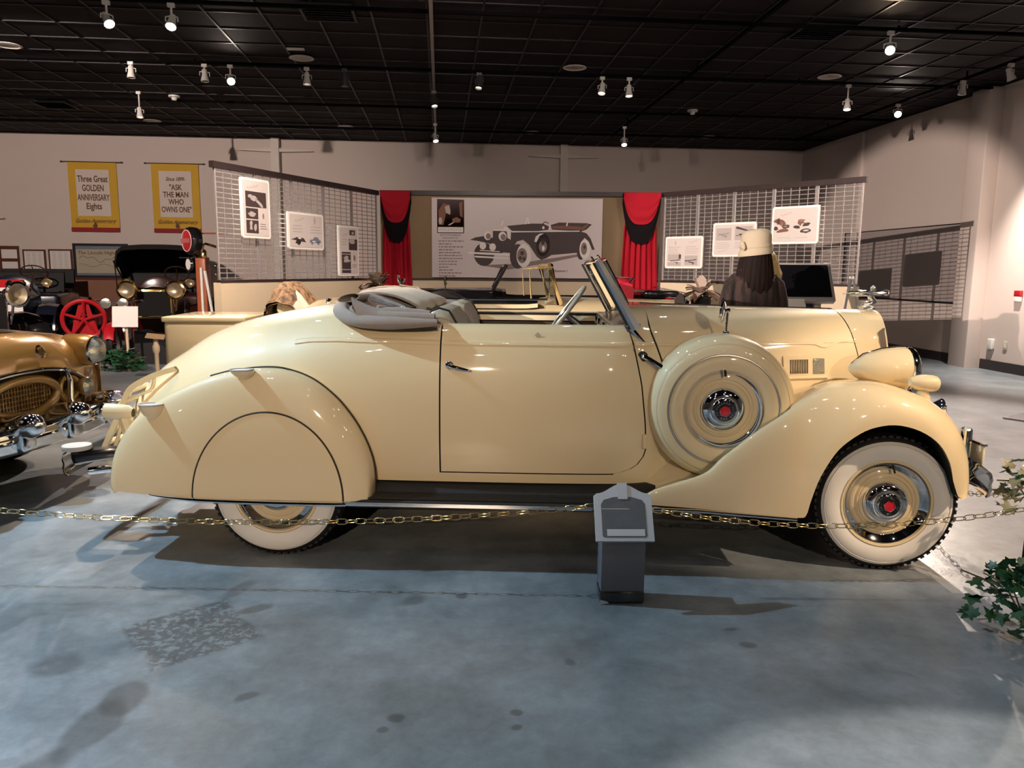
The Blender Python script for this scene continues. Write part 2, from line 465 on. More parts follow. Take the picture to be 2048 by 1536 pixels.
# steel posts with flat brackets on the back wall
POSTM = mat('off_white_steel', (0.66, 0.58, 0.52), rough=0.55, var=0.03)
for k, (x, lab) in enumerate(((-3.57, 'off-white steel post on the back wall above the left grid screen'),
                              (2.77, 'off-white steel post on the back wall above the central poster board'),
                              (-9.9, 'off-white steel post with shelf brackets beside the yellow banners'))):
    t = thing('wall_post', (x, YB-0.14, 0), 0, lab, 'post', 'steel posts on the back wall')
    MB().box((0, 0.05, ZC/2), (0.17, 0.16, ZC-0.02)).build('column', POSTM, t)
    w = 0.72 if k < 2 else 0.55
    for z in ((3.97,) if k < 2 else (3.97, 2.45)):
        for s in (-1, 1):
            MB().prism([(0, -0.03), (s*w, -0.005), (s*w, 0.01), (0, 0.05)], (s*0.08, 0.07, z), (1, 0, 0), (0, 0, 1), (0, -0.07, 0)).build('bracket', POSTM, t)
# large board hanging on the right wall
BOARDM = mat('grey_wall_board', (0.36, 0.30, 0.29), rough=0.8, var=0.03)
t = thing('wall_board', (XR-0.02, 13.62, 0.98), 0, 'long grey board hanging flat on the right wall behind the kiosk', 'board')
MB().box((0, 0, 0.64), (0.03, 3.85, 1.26)).build('panel', BOARDM, t)
MB().box((-0.005, 0, 0.0), (0.05, 3.87, 0.03)).box((-0.005, 0, 1.28), (0.05, 3.87, 0.015)).box((-0.005, -1.93, 0.64), (0.05, 0.02, 1.28)).box((-0.005, 1.93, 0.64), (0.05, 0.02, 1.28)).build('edge_frame', BLACKM, t)
# small wall fittings at the right edge
t = thing('fire_alarm', (XR-0.03, 10.56, 1.10), 0, 'red and white fire alarm box on the right wall', 'alarm')
MB().rbox((0, 0, 0.08), (0.05, 0.13, 0.09), 0.01).build('red_cover', REDP, t); MB().rbox((0, 0, 0.0), (0.045, 0.12, 0.08), 0.01).build('white_base', WHITE, t)
t = thing('wall_dispenser', (XR-0.03, 11.02, 0.30), 0, 'tall white box low on the wall next to the switch plate', 'wall box')
MB().rbox((0, 0, 0.10), (0.06, 0.10, 0.16), 0.012).build('body', WHITE, t); MB().rbox((0.01, 0, 0.0), (0.03, 0.07, 0.06), 0.008).build('nozzle', GREYPAD, t)
t = thing('switch_plate', (XR-0.012, 10.74, 0.36), 0, 'small beige outlet plate low on the right wall', 'outlet')
MB().rbox((0, 0, 0.04), (0.014, 0.075, 0.13), 0.005).build('plate', mat('beige_plate', (0.55, 0.47, 0.36), rough=0.5), t); MB().box((-0.008, 0, 0.04), (0.008, 0.03, 0.06)).build('rocker', WHITE, t)
# dark floor mat with a white disc at the right edge
t = thing('floor_sign', (6.35, 7.10, 0.001), 0.55, 'dark floor placard with a white disc at the right edge of the floor', 'floor sign')
MB().box((0, 0, 0.006), (0.9, 0.9, 0.012)).build('panel', mat('purple_grey_vinyl', (0.10, 0.08, 0.12), rough=0.5), t)
MB().box((0, -0.45, 0.008), (0.92, 0.015, 0.016)).box((-0.45, 0, 0.008), (0.015, 0.92, 0.016)).build('edge', WHITE, t)
MB().lathe([(0, 0.014), (0.22, 0.014), (0.22, 0.01)], n=32).build('disc', WHITE, t)

# ---------------------------------------------------------------- lighting tracks and lamps
TRK = mat('black_track', (0.003, 0.0025, 0.003), rough=0.95, spec=0.03)
TRACKW = mat('silver_track', (0.30, 0.27, 0.26), rough=0.4, metal=0.5)
for y, lab in ((8.82, 'nearest black lighting track running across the ceiling'), (11.30, 'second black lighting track running across the ceiling'),
               (13.85, 'third black lighting track running across the ceiling'), (16.05, 'farthest black lighting track running across the ceiling'),
               (6.25, 'black lighting track running across above the cars'), (-1.20, 'black lighting track running across behind the camera'), (-7.00, 'black lighting track running across far behind the camera'), (3.75, 'black lighting track running across over the cream convertible'),
               (1.20, 'black lighting track running across over the camera')):
    t = thing('lighting_track', (0, y, ZC-0.05), 0, lab, 'track', 'black lighting tracks')
    MB().box((-0.6, 0, 0), (17.6, 0.045, 0.035)).build('rail', TRK, t)
    for x in (-7.2, -3.3, 0.9, 5.2): MB().tube([(x, 0, 0.01), (x, 0, 0.045)], 0.012).build('hanger', TRK, t)
for x, lab, m in ((-0.09, 'thin grey lighting track running away from the camera near the middle', TRACKW),
                  (3.45, 'black lighting track running away from the camera right of the middle', TRK),
                  (7.30, 'black lighting track running away from the camera along the right wall', TRK)):
    t = thing('lighting_track', (x, 0, ZC-0.10), 0, lab, 'track', 'lighting tracks running into the room')
    MB().box((0, 8.0, 0.002), (0.04, 15.8, 0.033)).build('rail', m, t)
    for y in (2.5, 6.7, 10.6, 14.5): MB().tube([(0, y, 0.01), (0, y, 0.095)], 0.012).build('hanger', m, t)
LAMPW = mat('white_lamp_housing', (0.62, 0.58, 0.55), rough=0.4)
LAMPB = mat('black_lamp_housing', (0.03, 0.03, 0.03), rough=0.4)
def emis(c, s): return mat('lit_lens_%.2f_%.2f_%.0f' % (c[1], c[2], s), (1, 1, 1), emit=c, estr=s)
def lamp_head(loc, target, label, lens, white=True, shape='cone'):
    t = thing('track_spotlight', loc, 0, label, 'spotlight', 'track spotlights under the ceiling')
    p = Vector((0, 0, 0)); d = (Vector(target)-Vector(loc)).normalized()
    hm = LAMPW if white else LAMPB
    top = (ZC-0.068-loc[2]) if min(abs(loc[1]-y_) for y_ in (8.82, 11.30, 13.85, 16.05, 6.25, 3.75, 1.20, -1.20, -7.0)) < 0.03 else (ZC-0.116-loc[2]) if min(abs(loc[0]-x_) for x_ in (-0.09, 3.45, 7.30)) < .03 else ZC-0.001-loc[2]
    MB().tube([(0, 0, top), (0, 0, 0.05)], 0.012).box((0, 0, top-0.02), (0.07, 0.04, 0.04)).build('stem', hm, t)
    s = d.orthogonal().normalized()
    k = d.cross(Vector((0, 0, 1)));  k = k.normalized() if k.length > 0.05 else Vector((1, 0, 0))
    MB().tube([Vector((0, 0, 0.06)), k*0.062+Vector((0, 0, 0.045)), k*0.062, k*0.062-d*0.01], 0.007, 6).tube([Vector((0, 0, 0.06)), -k*0.062+Vector((0, 0, 0.045)), -k*0.062], 0.007, 6).build('yoke', hm, t)
    b = MB()
    if shape == 'cone': prof = [(0.0, -0.085), (0.030, -0.083), (0.036, -0.06), (0.036, -0.01), (0.052, 0.055), (0.055, 0.075), (0.050, 0.076), (0.046, 0.055)]
    else: prof = [(0.0, -0.10), (0.045, -0.095), (0.052, -0.08), (0.052, 0.085), (0.046, 0.086), (0.044, 0.06)]
    b.lathe(prof, axis=d, n=18).build('housing', hm, t)
    MB().lathe([(0.0, 0.062), (0.047, 0.058)], axis=d, n=18).build('lens', lens, t)
    return t, d
LAB = ['track spotlight over the far left foreground, out of view above', 'track spotlight above the left foreground, behind the camera', 'added fill spotlight behind the camera aimed at the front of the cream car',
       'track spotlight above the right front of the cream car', 'track spotlight above the right foreground, behind the camera',
       'lit spotlight highest and leftmost on the ceiling', 'lit spotlight second from the left at the top of the ceiling', 'bright spotlight left of the middle above the left grid screen',
       'brightest spotlight at the right, above the hood ornament', 'lit spotlight at the top of the right-hand pilaster', 'small lit spotlight lowest near the right wall', 'floodlight high in the far left corner behind the camera', 'added fill spotlight aimed at the central poster, out of view above', 'added fill spotlight aimed at the veteran cars, out of view above', 'added fill spotlight aimed at the right grid screen, out of view above', 'added fill spotlight aimed at the ivory roadster, out of view above', 'added fill spotlight behind the camera aimed at the rear of the cream car', 'added spotlight above the gold car aimed at the luggage rack, out of view above']
for (loc, tg, colr, watts, cone, blend), lab in zip(LIT_LAMPS, LAB):
    t, d = lamp_head(loc, tg, lab, emis(colr, 220.0))
    li = bpy.data.lights.new('spot', 'SPOT'); li.energy = watts; li.color = colr
    li.spot_size = radians(cone); li.spot_blend = blend; li.shadow_soft_size = 0.035
    lo = bpy.data.objects.new('spot', li); COL.objects.link(lo); lo.parent = t
    lo.location = d*0.10; lo.rotation_euler = d.to_track_quat('-Z', 'Y').to_euler()
for loc, tg, lab, w, colr, en in [
    ((-0.09, 14.95, 3.88), (0.3, 14.0, 1.5), 'white spotlight hanging low above the left part of the central poster', True, NEUT, 9),
    ((3.45, 14.76, 3.86), (3.3, 13.6, 1.5), 'white spotlight hanging low above the right red curtain', True, WARM, 16),
    ((-0.09, 12.27, 3.98), (0.2, 11.4, 1.5), 'spotlight with a glowing ring on the thin grey track', False, NEUT, 7),
    ((0.55, 11.30, 4.05), (0.2, 10.6, 1.5), 'small spotlight with a warm glow above the poster', False, WARM, 6),
    ((2.30, 11.30, 4.02), (1.9, 10.6, 1.4), 'left one of a pair of small spotlights above the right curtain', True, NEUT, 2),
    ((2.69, 11.30, 4.0), (2.7, 10.9, 1.0), 'right one of a pair of small spotlights above the right curtain', True, NEUT, 3),
    ((-4.84, 13.47, 3.92), (-4.6, 13.1, 1.0), 'white spotlight hanging above the second yellow banner', True, WARM, 2),
    ((-4.14, 11.30, 4.05), (-4.14, 11.2, 1.0), 'unlit spotlight farthest left on the second track', True, NEUT, 0),
    ((-3.18, 11.30, 4.03), (-3.1, 11.1, 1.0), 'unlit spotlight just left of the bright one', True, NEUT, 0),
    ((-1.82, 11.30, 4.03), (-1.82, 11.2, 1.0), 'white bell-shaped spotlight under the left round downlight', True, NEUT, 1),
    ((-1.31, 11.30, 4.03), (-1.31, 11.2, 1.0), 'black spotlight next to the white bell-shaped one', False, NEUT, 1),
    ((5.96, 11.30, 3.90), (5.7, 10.8, 1.0), 'white spotlight hanging below the brightest one', True, NEUT, 6),
    ((7.30, 10.67, 4.02), (7.0, 10.5, 1.0), 'unlit grey spotlight near the right wall', True, NEUT, 0)]:
    lamp_head(loc, tg, lab, emis(colr, en) if en else LAMPB, w, 'bell' if not w else 'cone')
# bare bulbs added out of view to put glints in the paintwork
for k, (x, y, where) in enumerate([(-2.2, 6.25, 'left end of the track behind the cream car'), (-.6, 6.25, 'track behind the cream car, over the folded top'), (1.1, 6.25, 'track behind the cream car, over the windscreen'), (2.4, 6.25, 'right end of the track behind the cream car'),
        (-1.9, 3.75, 'track over the cream car, near its luggage rack'), (-.4, 3.75, 'track over the cream car, near its rear wheel'), (1.4, 3.75, 'track over the cream car, near its door'), (2.9, 3.75, 'track over the cream car, near its headlamp'),
        (-2.4, 1.20, 'left end of the track over the camera'), (-.2, 1.20, 'track straight over the camera'), (1.9, 1.20, 'right end of the track over the camera'), (-1.0, -1.20, 'left part of the track behind the camera'), (1.6, -1.20, 'middle of the track behind the camera'), (3.2, -1.20, 'right part of the track behind the camera')]):
    t = thing('added_highlight_bulb', (x, y, 4.02), 0, 'added highlight bulb on the '+where, 'lamp', 'added highlight bulbs above the cars out of view')
    MB().tube([(0, 0, ZC-.068-4.02), (0, 0, .02)], .012).build('stem', LAMPW, t); MB().lathe([(.02, .03), (.035, .02), (.05, -.03), (.052, -.05)], n=16).build('housing', LAMPW, t)
    MB().ball((0, 0, -.055), .036, 12, 8).build('bulb', emis(NEUT if k % 3 else (.8, .92, 1.0), 200), t)
# round downlights, smoke detectors, vents
CANM = mat('downlight_reflector', (0.55, 0.50, 0.47), rough=0.3, metal=0.4)
for x, y, lab in [(-5.48, 10.89, 'round downlight at the left edge of the ceiling'), (-1.84, 11.04, 'round downlight left of the middle on the near ceiling'),
             (1.86, 11.07, 'round downlight right of the middle on the near ceiling'), (5.56, 11.10, 'round downlight beside the brightest spotlight'),
             (-5.52, 15.99, 'round downlight over the second yellow banner'), (-1.86, 16.11, 'round downlight above the left grid screen'),
             (1.86, 16.21, 'round downlight above the central poster'), (5.56, 16.22, 'round downlight above the right grid screen')]:
    t = thing('downlight', (x, y, ZC-0.012), 0, lab, 'downlight', 'round downlights in the ceiling')
    MB().lathe([(0.16, 0.0), (0.165, -0.008), (0.135, -0.012), (0.125, 0.0)], n=28).build('trim_ring', LAMPW, t)
    MB().lathe([(0.128, -0.006), (0.10, 0.004), (0.0, 0.006)], n=28).build('reflector', CANM, t)
for x, y, lab in [(-4.35, 13.67, 'white smoke detector on the left of the ceiling'), (4.39, 13.65, 'white smoke detector on the right of the ceiling')]:
    t = thing('smoke_detector', (x, y, ZC-0.01), 0, lab, 'smoke detector', 'smoke detectors on the ceiling')
    MB().lathe([(0.09, 0.0), (0.09, -0.025), (0.07, -0.03)], n=20, cap=True).build('base', LAMPW, t); MB().lathe([(0.05, -0.03), (0.035, -0.075), (0, -0.08)], n=20).build('sensor', LAMPW, t)
t = thing('exit_plate', (-1.84, 10.62, ZC-0.012), 0, 'small pale rectangular plate on the ceiling by the left downlight', 'plate')
MB().rbox((0, 0, 0), (0.22, 0.07, 0.02), 0.006).build('plate', LAMPW, t)
for x, y, lab in [(-1.22, 9.10, 'dark square air vent left of the middle of the ceiling'), (4.42, 9.13, 'dark square air vent right of the middle of the ceiling'), (-6.69, 14.69, 'dark square air vent above the yellow banners')]:
    t = thing('air_vent', (x, y, ZC-0.016), 0, lab, 'vent', 'ceiling air vents')
    MB().box((0, 0.28, 0), (0.6, 0.03, 0.02)).box((0, -0.28, 0), (0.6, 0.03, 0.02)).box((0.28, 0, 0), (0.03, 0.53, 0.02)).box((-0.28, 0, 0), (0.03, 0.53, 0.02)).build('frame', TBARM, t)
    for k in range(6): MB().box((0, -0.2+0.08*k, 0), (0.5, 0.05, 0.006), (0.5, 0, 0)).build('slat', TBARM, t)
# ---------------------------------------------------------------- the cream convertible (x forward, near side is y < 0)
CAR = thing('convertible_car', (-0.736, 4.660, 0.0), radians(-7.69),
            'cream 1930s convertible with whitewall tyres, folded grey top and side-mounted spare wheel', 'car')
_W = smooth_tab([(-1.10, .16), (-1.03, .34), (-.90, .47), (-.7, .575), (-.4, .665), (0, .725), (.4, .752), (.84, .762), (1.4, .760), (1.75, .738), (1.95, .675), (2.2, .595), (2.6, .465), (2.95, .355), (3.12, .315)], 90)
_ZT = smooth_tab([(-1.10, .62), (-1.05, .69), (-.975, .788), (-.864, .906), (-.711, 1.004), (-.585, 1.085), (-.462, 1.138), (-.279, 1.19), (-.036, 1.24), (.144, 1.268), (.382, 1.282), (.84, 1.285), (1.78, 1.283), (1.93, 1.279), (2.25, 1.272), (2.82, 1.262), (3.12, 1.255)], 90)
_ZB = [(-1.10, .47), (-.9, .42), (-.5, .40), (1.85, .40), (1.98, .60), (3.12, .66)]
_N = [(-1.10, 2.1), (-.6, 2.4), (0, 3.0), (.35, 3.8), (.84, 4.8), (1.75, 4.8), (1.95, 3.6), (2.4, 3.1), (3.12, 2.9)]
def bW(x): return interp(x, _W)
def bT(x): return interp(x, _ZT)
def bB(x): return interp(x, _ZB)
def bN(x): return interp(x, _N)
def by(x, z):
    zb, zt, n = bB(x), bT(x), bN(x)
    r = min(1.0, max(0.0, (z-zb)/(zt-zb)))
    y = bW(x)*max(0.0, 1-r**n)**(1/n)
    if r < 0.3: y *= 1 - 0.035*((0.3-r)/0.3)**2
    return y
def bq(x, q, off=0.0, s=-1):
    """point at section parameter q in 0..1 (bottom edge to centre line)"""
    zb, zt, n = bB(x), bT(x), bN(x)
    a = q*pi/2
    z = zb+(zt-zb)*sin(a)**(2/n); y = by(x, z) if q < 1 else 0.0
    # outward offset along the section normal
    sy = (y/max(bW(x), .01))**(n-1); sz = ((z-zb)/(zt-zb))**(n-1); l = sqrt((sy/max(bW(x), .01))**2+(sz/(zt-zb))**2) or 1
    return Vector((x, s*(y+off*(sy/max(bW(x), .01))/l), z+off*(sz/(zt-zb))/l))
def bz(x, z, off=0.0, s=-1): return Vector((x, s*(by(x, z)+off), z))
def q_of(x, z):
    zb, zt, n = bB(x), bT(x), bN(x); r = min(1, max(0, (z-zb)/(zt-zb)))
    return math.asin(min(1, r**(n/2)))/(pi/2)
ZDOOR = 1.188
def hoodgap(z): return interp(z, [(.40, 2.03), (.75, 2.00), (.983, 1.955), (1.087, 1.918), (1.165, 1.888), (1.30, 1.872)])
def doorfront(z): return interp(z, [(.455, 1.70), (.463, 1.744), (.478, 1.79), (.50, 1.825), (.54, 1.856), (.579, 1.868), (.707, 1.861), (.908, 1.837), (1.107, 1.794), (1.161, 1.777), (1.19, 1.764)])
def strip(rows_z, x0, x1, nx, off, s):
    return [[bz(lerp(x0(z), x1(z), i/nx), z, off, s) for i in range(nx+1)] for z in rows_z]
def edge_in(mb, rows, d, s):
    """turn the outer boundary of a patch inwards by d so panels have thickness"""
    n, m = len(rows), len(rows[0])
    loop = [rows[0][j] for j in range(m)] + [rows[i][m-1] for i in range(1, n)] + [rows[n-1][j] for j in range(m-2, -1, -1)] + [rows[i][0] for i in range(n-2, 0, -1)]
    ins = [p + Vector((0, -s*d, 0)) for p in loop]
    mb.grid([loop, ins], cv=True)
def zl(a, b, n): return [lerp(a, b, i/n) for i in range(n+1)]

# body shell: tail and deck, quarters, sills, cowl
b = MB()
xs_tail = zl(-1.10, .30, 46)
for s in (-1, 1):
    b.grid([[bq(x, q, 0, s) for x in xs_tail] for q in zl(0, 1, 26)])
    zz = zl(.40, ZDOOR, 22)
    rows = [[bz(x, z if x > .301 else z, 0, s) for x in zl(.30, .832, 14)] for z in zz]
    b.grid(rows)
    top = rows[-1]; b.grid([top, [p+Vector((0, -s*.05, .004)) for p in top], [p+Vector((0, -s*.06, -.05)) for p in top]])
    # tail section above the well edge height at x=.30 closes into the opening
    zs = zl(.40, .449, 2)
    b.grid([[bz(x, z, 0, s) for x in zl(.832, 2.03, 30)] for z in zs])
    zc = [.449, .4555, .463, .478, .50, .54, .579] + zl(.62, 1.188, 16)
    b.grid(strip(zc, lambda z: doorfront(max(z, .4556))+.007, hoodgap, 8, 0, s))
    # cowl top
    b.grid([[bq(lerp(1.80, hoodgap(1.2), i/6), lerp(q_of(1.85, 1.188), 1, k/14), 0, s) for i in range(7)] for k in range(15)])
b.build('body', CREAM, CAR, 50)
# rear bulkhead lip round the well
b = MB(); row = [bq(.30, q, 0, -1) for q in zl(q_of(.30, 1.188), 1, 12)] + [bq(.30, q, 0, 1) for q in reversed(zl(q_of(.30, 1.188), 1, 12)[:-1])]
b.grid([row, [p+Vector((.03, 0, -.01)) for p in row], [p+Vector((.035, 0, -.09)) for p in row]]).build('well_rim', CREAM, CAR)
# dark inner shell seen in the panel gaps, cockpit trim, floor
b = MB()
for s in (-1, 1):
    b.grid([[bz(x, z, -.014, s) for x in zl(.31, 2.02, 40)] for z in zl(.41, 1.178, 10)])
b.box((.65, 0, .40), (3.2, 1.1, .05))
b.build('inner_shell', DARK, CAR)
b = MB()
for s in (-1, 1):
    b.grid([[bz(x, z, -.050, s) for x in zl(.31, 1.84, 30)] for z in zl(.42, 1.172, 10)])
b.grid([[(1.80, -.68+1.36*i/10, z) for i in range(11)] for z in (.42, 1.10)])
b.build('cockpit_trim', TRIM, CAR)
for s in (-1, 1):
    MB().tube([bz(x, 1.182, -.052, s) for x in zl(.86, 1.75, 12)], .010, 6).build('trim_piping', BLACKM, CAR)
# doors
for s, nm in ((-1, 'near'), (1, 'far')):
    zc = [.4555, .463, .478, .50, .54, .579] + zl(.62, ZDOOR, 18)
    rows = strip(zc, lambda z: .840, doorfront, 20, .0015, s)
    b = MB().grid(rows)
    edge_in(b, rows, .012, s)
    top = rows[-1]; b.grid([top, [p+Vector((0, -s*.018, .008)) for p in top], [p+Vector((0, -s*.045, .004)) for p in top], [p+Vector((0, -s*.055, -.05)) for p in top]])
    d = b.build('door', CREAM, CAR, 50)
    if s < 0:
        hb = MB(); hp = [Vector((.885, -by(.885, .99)-.004, .995)), Vector((.905, -by(.9, .99)-.028, .990)), Vector((.94, -by(.94, .98)-.030, .983)), Vector((.995, -by(.99, .97)-.026, .972))]
        hb.tube(spl(hp, 14), [.013, .012, .011, .0105, .0105, .010, .010, .009, .009, .008, .008, .007, .006, .005, .003], 8)
        hb.ball((.883, -by(.885, .99)-.006, .996), (.022, .012, .022))
        hb.build('door_handle', CHROME, d)
        e = MB(); cx, cz = 1.32, 1.142
        e.prism([(-.011, 0), (0, -.014), (.011, 0), (0, .014)], (cx, -by(cx, cz)-.001, cz), (1, 0, 0), (0, 0, 1), (0, -.006, 0))
        e.prism([(-.016, .004), (0, .020), (.016, .004), (.013, .001), (0, .0145), (-.013, .001)], (cx, -by(cx, cz)-.001, cz), (1, 0, 0), (0, 0, 1), (0, -.004, 0)).build('badge', CHROME_DULL, d)
        h2 = MB().rbox((1.862, -by(1.86, .62)-.004, .62), (.024, .02, .075), .006).build('hinge', CREAM, d)
# belt moulding (raised bead) and its lower shadow crease
def bead(x0, x1, zf, h, off, s, n=40, name='belt_moulding'):
    mb = MB(); rows = []
    prof = [(-.5, 0), (-.45, .8), (-.2, 1), (.2, 1), (.45, .8), (.5, 0)]
    for k, o in prof:
        rows.append([bz(x, zf(x)+k*h, off*o-.002*(o == 0), s) for x in zl(x0, x1, n)])
    return mb.grid(rows).build(name, CREAM, CAR, 50)
for s in (-1, 1):
    zq = lambda x: interp(x, [(.05, 1.088), (.15, 1.103), (.30, 1.110), (.84, 1.106)])
    bead(.06, .832, zq, .022, .007, s); bead(.842, 1.79, lambda x: 1.106, .022, .007, s); bead(1.805, 1.905, lambda x: 1.105, .022, .007, s, 6)
    hm = MB(); rows = []
    for k, o in [(-.5, 0), (-.4, .9), (0, 1), (.4, .9), (.5, 0)]:
        rows.append([bz(x, interp(x, [(1.92, 1.100), (2.3, 1.098), (2.76, 1.093), (2.80, 1.091), (2.845, 1.073), (2.88, 1.076), (2.93, 1.098), (3.0, 1.108)])+k*.013, .006*o-.002*(o == 0), s) for x in zl(1.925, 3.0, 60)])
    hm.grid(rows).build('hood_moulding', CREAM, CAR)
    rows = [[bz(x, 1.094+k*.006, .004*o-.002*(o == 0), s) for x in zl(2.85, 3.06, 10)] for k, o in [(-.5, 0), (0, 1), (.5, 0)]]
    MB().grid(rows).build('hood_crease', CREAM, CAR)
# hood halves and their shell
def shellx(z): return interp(z, [(.60, 3.10), (.87, 3.082), (.995, 3.058), (1.159, 3.020), (1.27, 2.983)])
for s in (-1, 1):
    rows = [[bq(lerp(hoodgap(z_)+.006, shellx(z_)-.004, i/40), q, .001, s) for i in range(41)] for q, z_ in [(q, bB(2.4)+(bT(2.4)-bB(2.4))*sin(q*pi/2)**(2/3.1)) for q in zl(0.02, 1, 30)]]
    h = MB().grid(rows); r0 = [r[0] for r in rows]; r1 = [r[-1] for r in rows]
    h.grid([r0, [p+Vector((.0, -s*.012*(abs(p.y) > .05), -.012)) for p in r0]]); h.grid([r1, [p+Vector((0, -s*.012*(abs(p.y) > .05), -.012)) for p in r1]])
    hd = h.build('hood', CREAM, CAR, 50)
    # ventilator door with louvres
    v = MB()
    xv, zv = 2.735, .975
    def vent(x, z, o): return bz(x, z, o, s)
    rr = [[vent(xv-.125+.25*i/10, zv-.055+.11*j/6, .012) for i in range(11)] for j in range(7)]
    v.grid(rr); edge_in(v, rr, .016, s)
    v.build('vent_panel', CREAM, hd)
    for i in range(11):
        x = xv-.085+.0098*i
        MB().tube([vent(x, zv-.036, .014), vent(x, zv+.036, .014)], .0028, 5).build('louvre', SEAM, hd)
    g = [[vent(xv+.045+.066*i/6, zv-.040+.08*j/4, .0145) for i in range(7)] for j in range(5)]
    MB().grid(g).build('vent_glass', LENS, hd)
    rows = [[vent(xv-.13+.26*i/10, zv-.075+.012*j, .012*(1 if j in (1, 2) else .1)) for i in range(11)] for j in range(4)]
    MB().grid(rows).build('vent_lip', CREAM, hd)
b = MB(); b.grid([[bq(x, q, -.012, s) for x in zl(1.86, 3.06, 30)] for s, q in [(-1, q) for q in zl(.02, 1, 14)] + [(1, q) for q in reversed(zl(.02, .98, 13))]]).build('hood_liner', DARK, CAR)
b = MB(); b.tube([bq(x, 1, .004) for x in zl(1.90, 3.0, 20)], .008, 6, flat=.5).build('hood_hinge_strip', CHROME, CAR)
# radiator shell and grille
b = MB()
def shell_out(z):   # half width of the radiator shell at height z
    return interp(z, [(.55, .165), (.7, .20), (.85, .235), (1.0, .27), (1.12, .285), (1.2, .28), (1.235, .262), (1.25, .215), (1.2578, .12), (1.258, 0)])
zsh = zl(.60, 1.10, 10) + [1.14, 1.18, 1.21, 1.235, 1.247, 1.254, 1.258]
def shell_front(z): return interp(z, [(.6, 3.31), (1.0, 3.235), (1.2, 3.188), (1.258, 3.165)])
for s in (-1, 1):
    rows = []
    for z in zsh:
        x0 = shellx(z); y0 = by(min(x0, 3.1), min(z, bT(3.05)-.0005)); y1 = shell_out(z); x1 = shell_front(z)+.085*max(0, 1-y1/.275)
        if z > 1.2575: y0 = 0
        rows.append([Vector((x0, s*y0, z if z < 1.2 else z)), Vector((lerp(x0, x1, .5), s*lerp(y0, y1, .45), z+.001)), Vector((x1-.010, s*(y1+.003), z)), Vector((x1, s*max(0, y1-.008), z-.002)), Vector((x1-.002, s*max(0, y1-.05), z-.012*(z > 1.2))), Vector((x1-.04, s*max(0, y1-.055), z-.02*(z > 1.2)))])
    b.grid(rows)
rsh = b.build('radiator_shell', CREAM, CAR, 45)
for s in (-1, 1):
    rows = [[Vector((lerp(shellx(z), shell_front(z), q), s*(lerp(by(min(shellx(z), 3.1), z), shell_out(z), q*1.02)+.006), z)) for q in (.74, .82, .92)] for z in (.80, .9, 1.0, 1.1, 1.15)]
    rows.append([rows[-1][2]+Vector((-.012, 0, .022)), rows[-1][2]+Vector((-.006, 0, .024)), rows[-1][2]+Vector((0, 0, .026))])
    MB().grid(rows).build('side_grille', mat('grey_grille_mesh', (.20, .17, .145), rough=.4, metal=.6), rsh)
for k in range(13):
    y = -.21+.035*k
    zt = min(1.20, interp(abs(y), [(0, 1.205), (.16, 1.20), (.22, 1.12), (.26, 1.0)])); zb = interp(abs(y), [(0, .60), (.12, .62), (.21, .86)])
    MB().tube([(shell_front(z)-.028+.085*max(0, 1-abs(y)/.275), y, z) for z in zl(zb, zt, 6)], .007, 6).build('grille_bar', CHROME_DULL, CAR)
MB().box((3.16, 0, .9), (.02, .46, .6)).build('radiator_core', DARK, CAR)

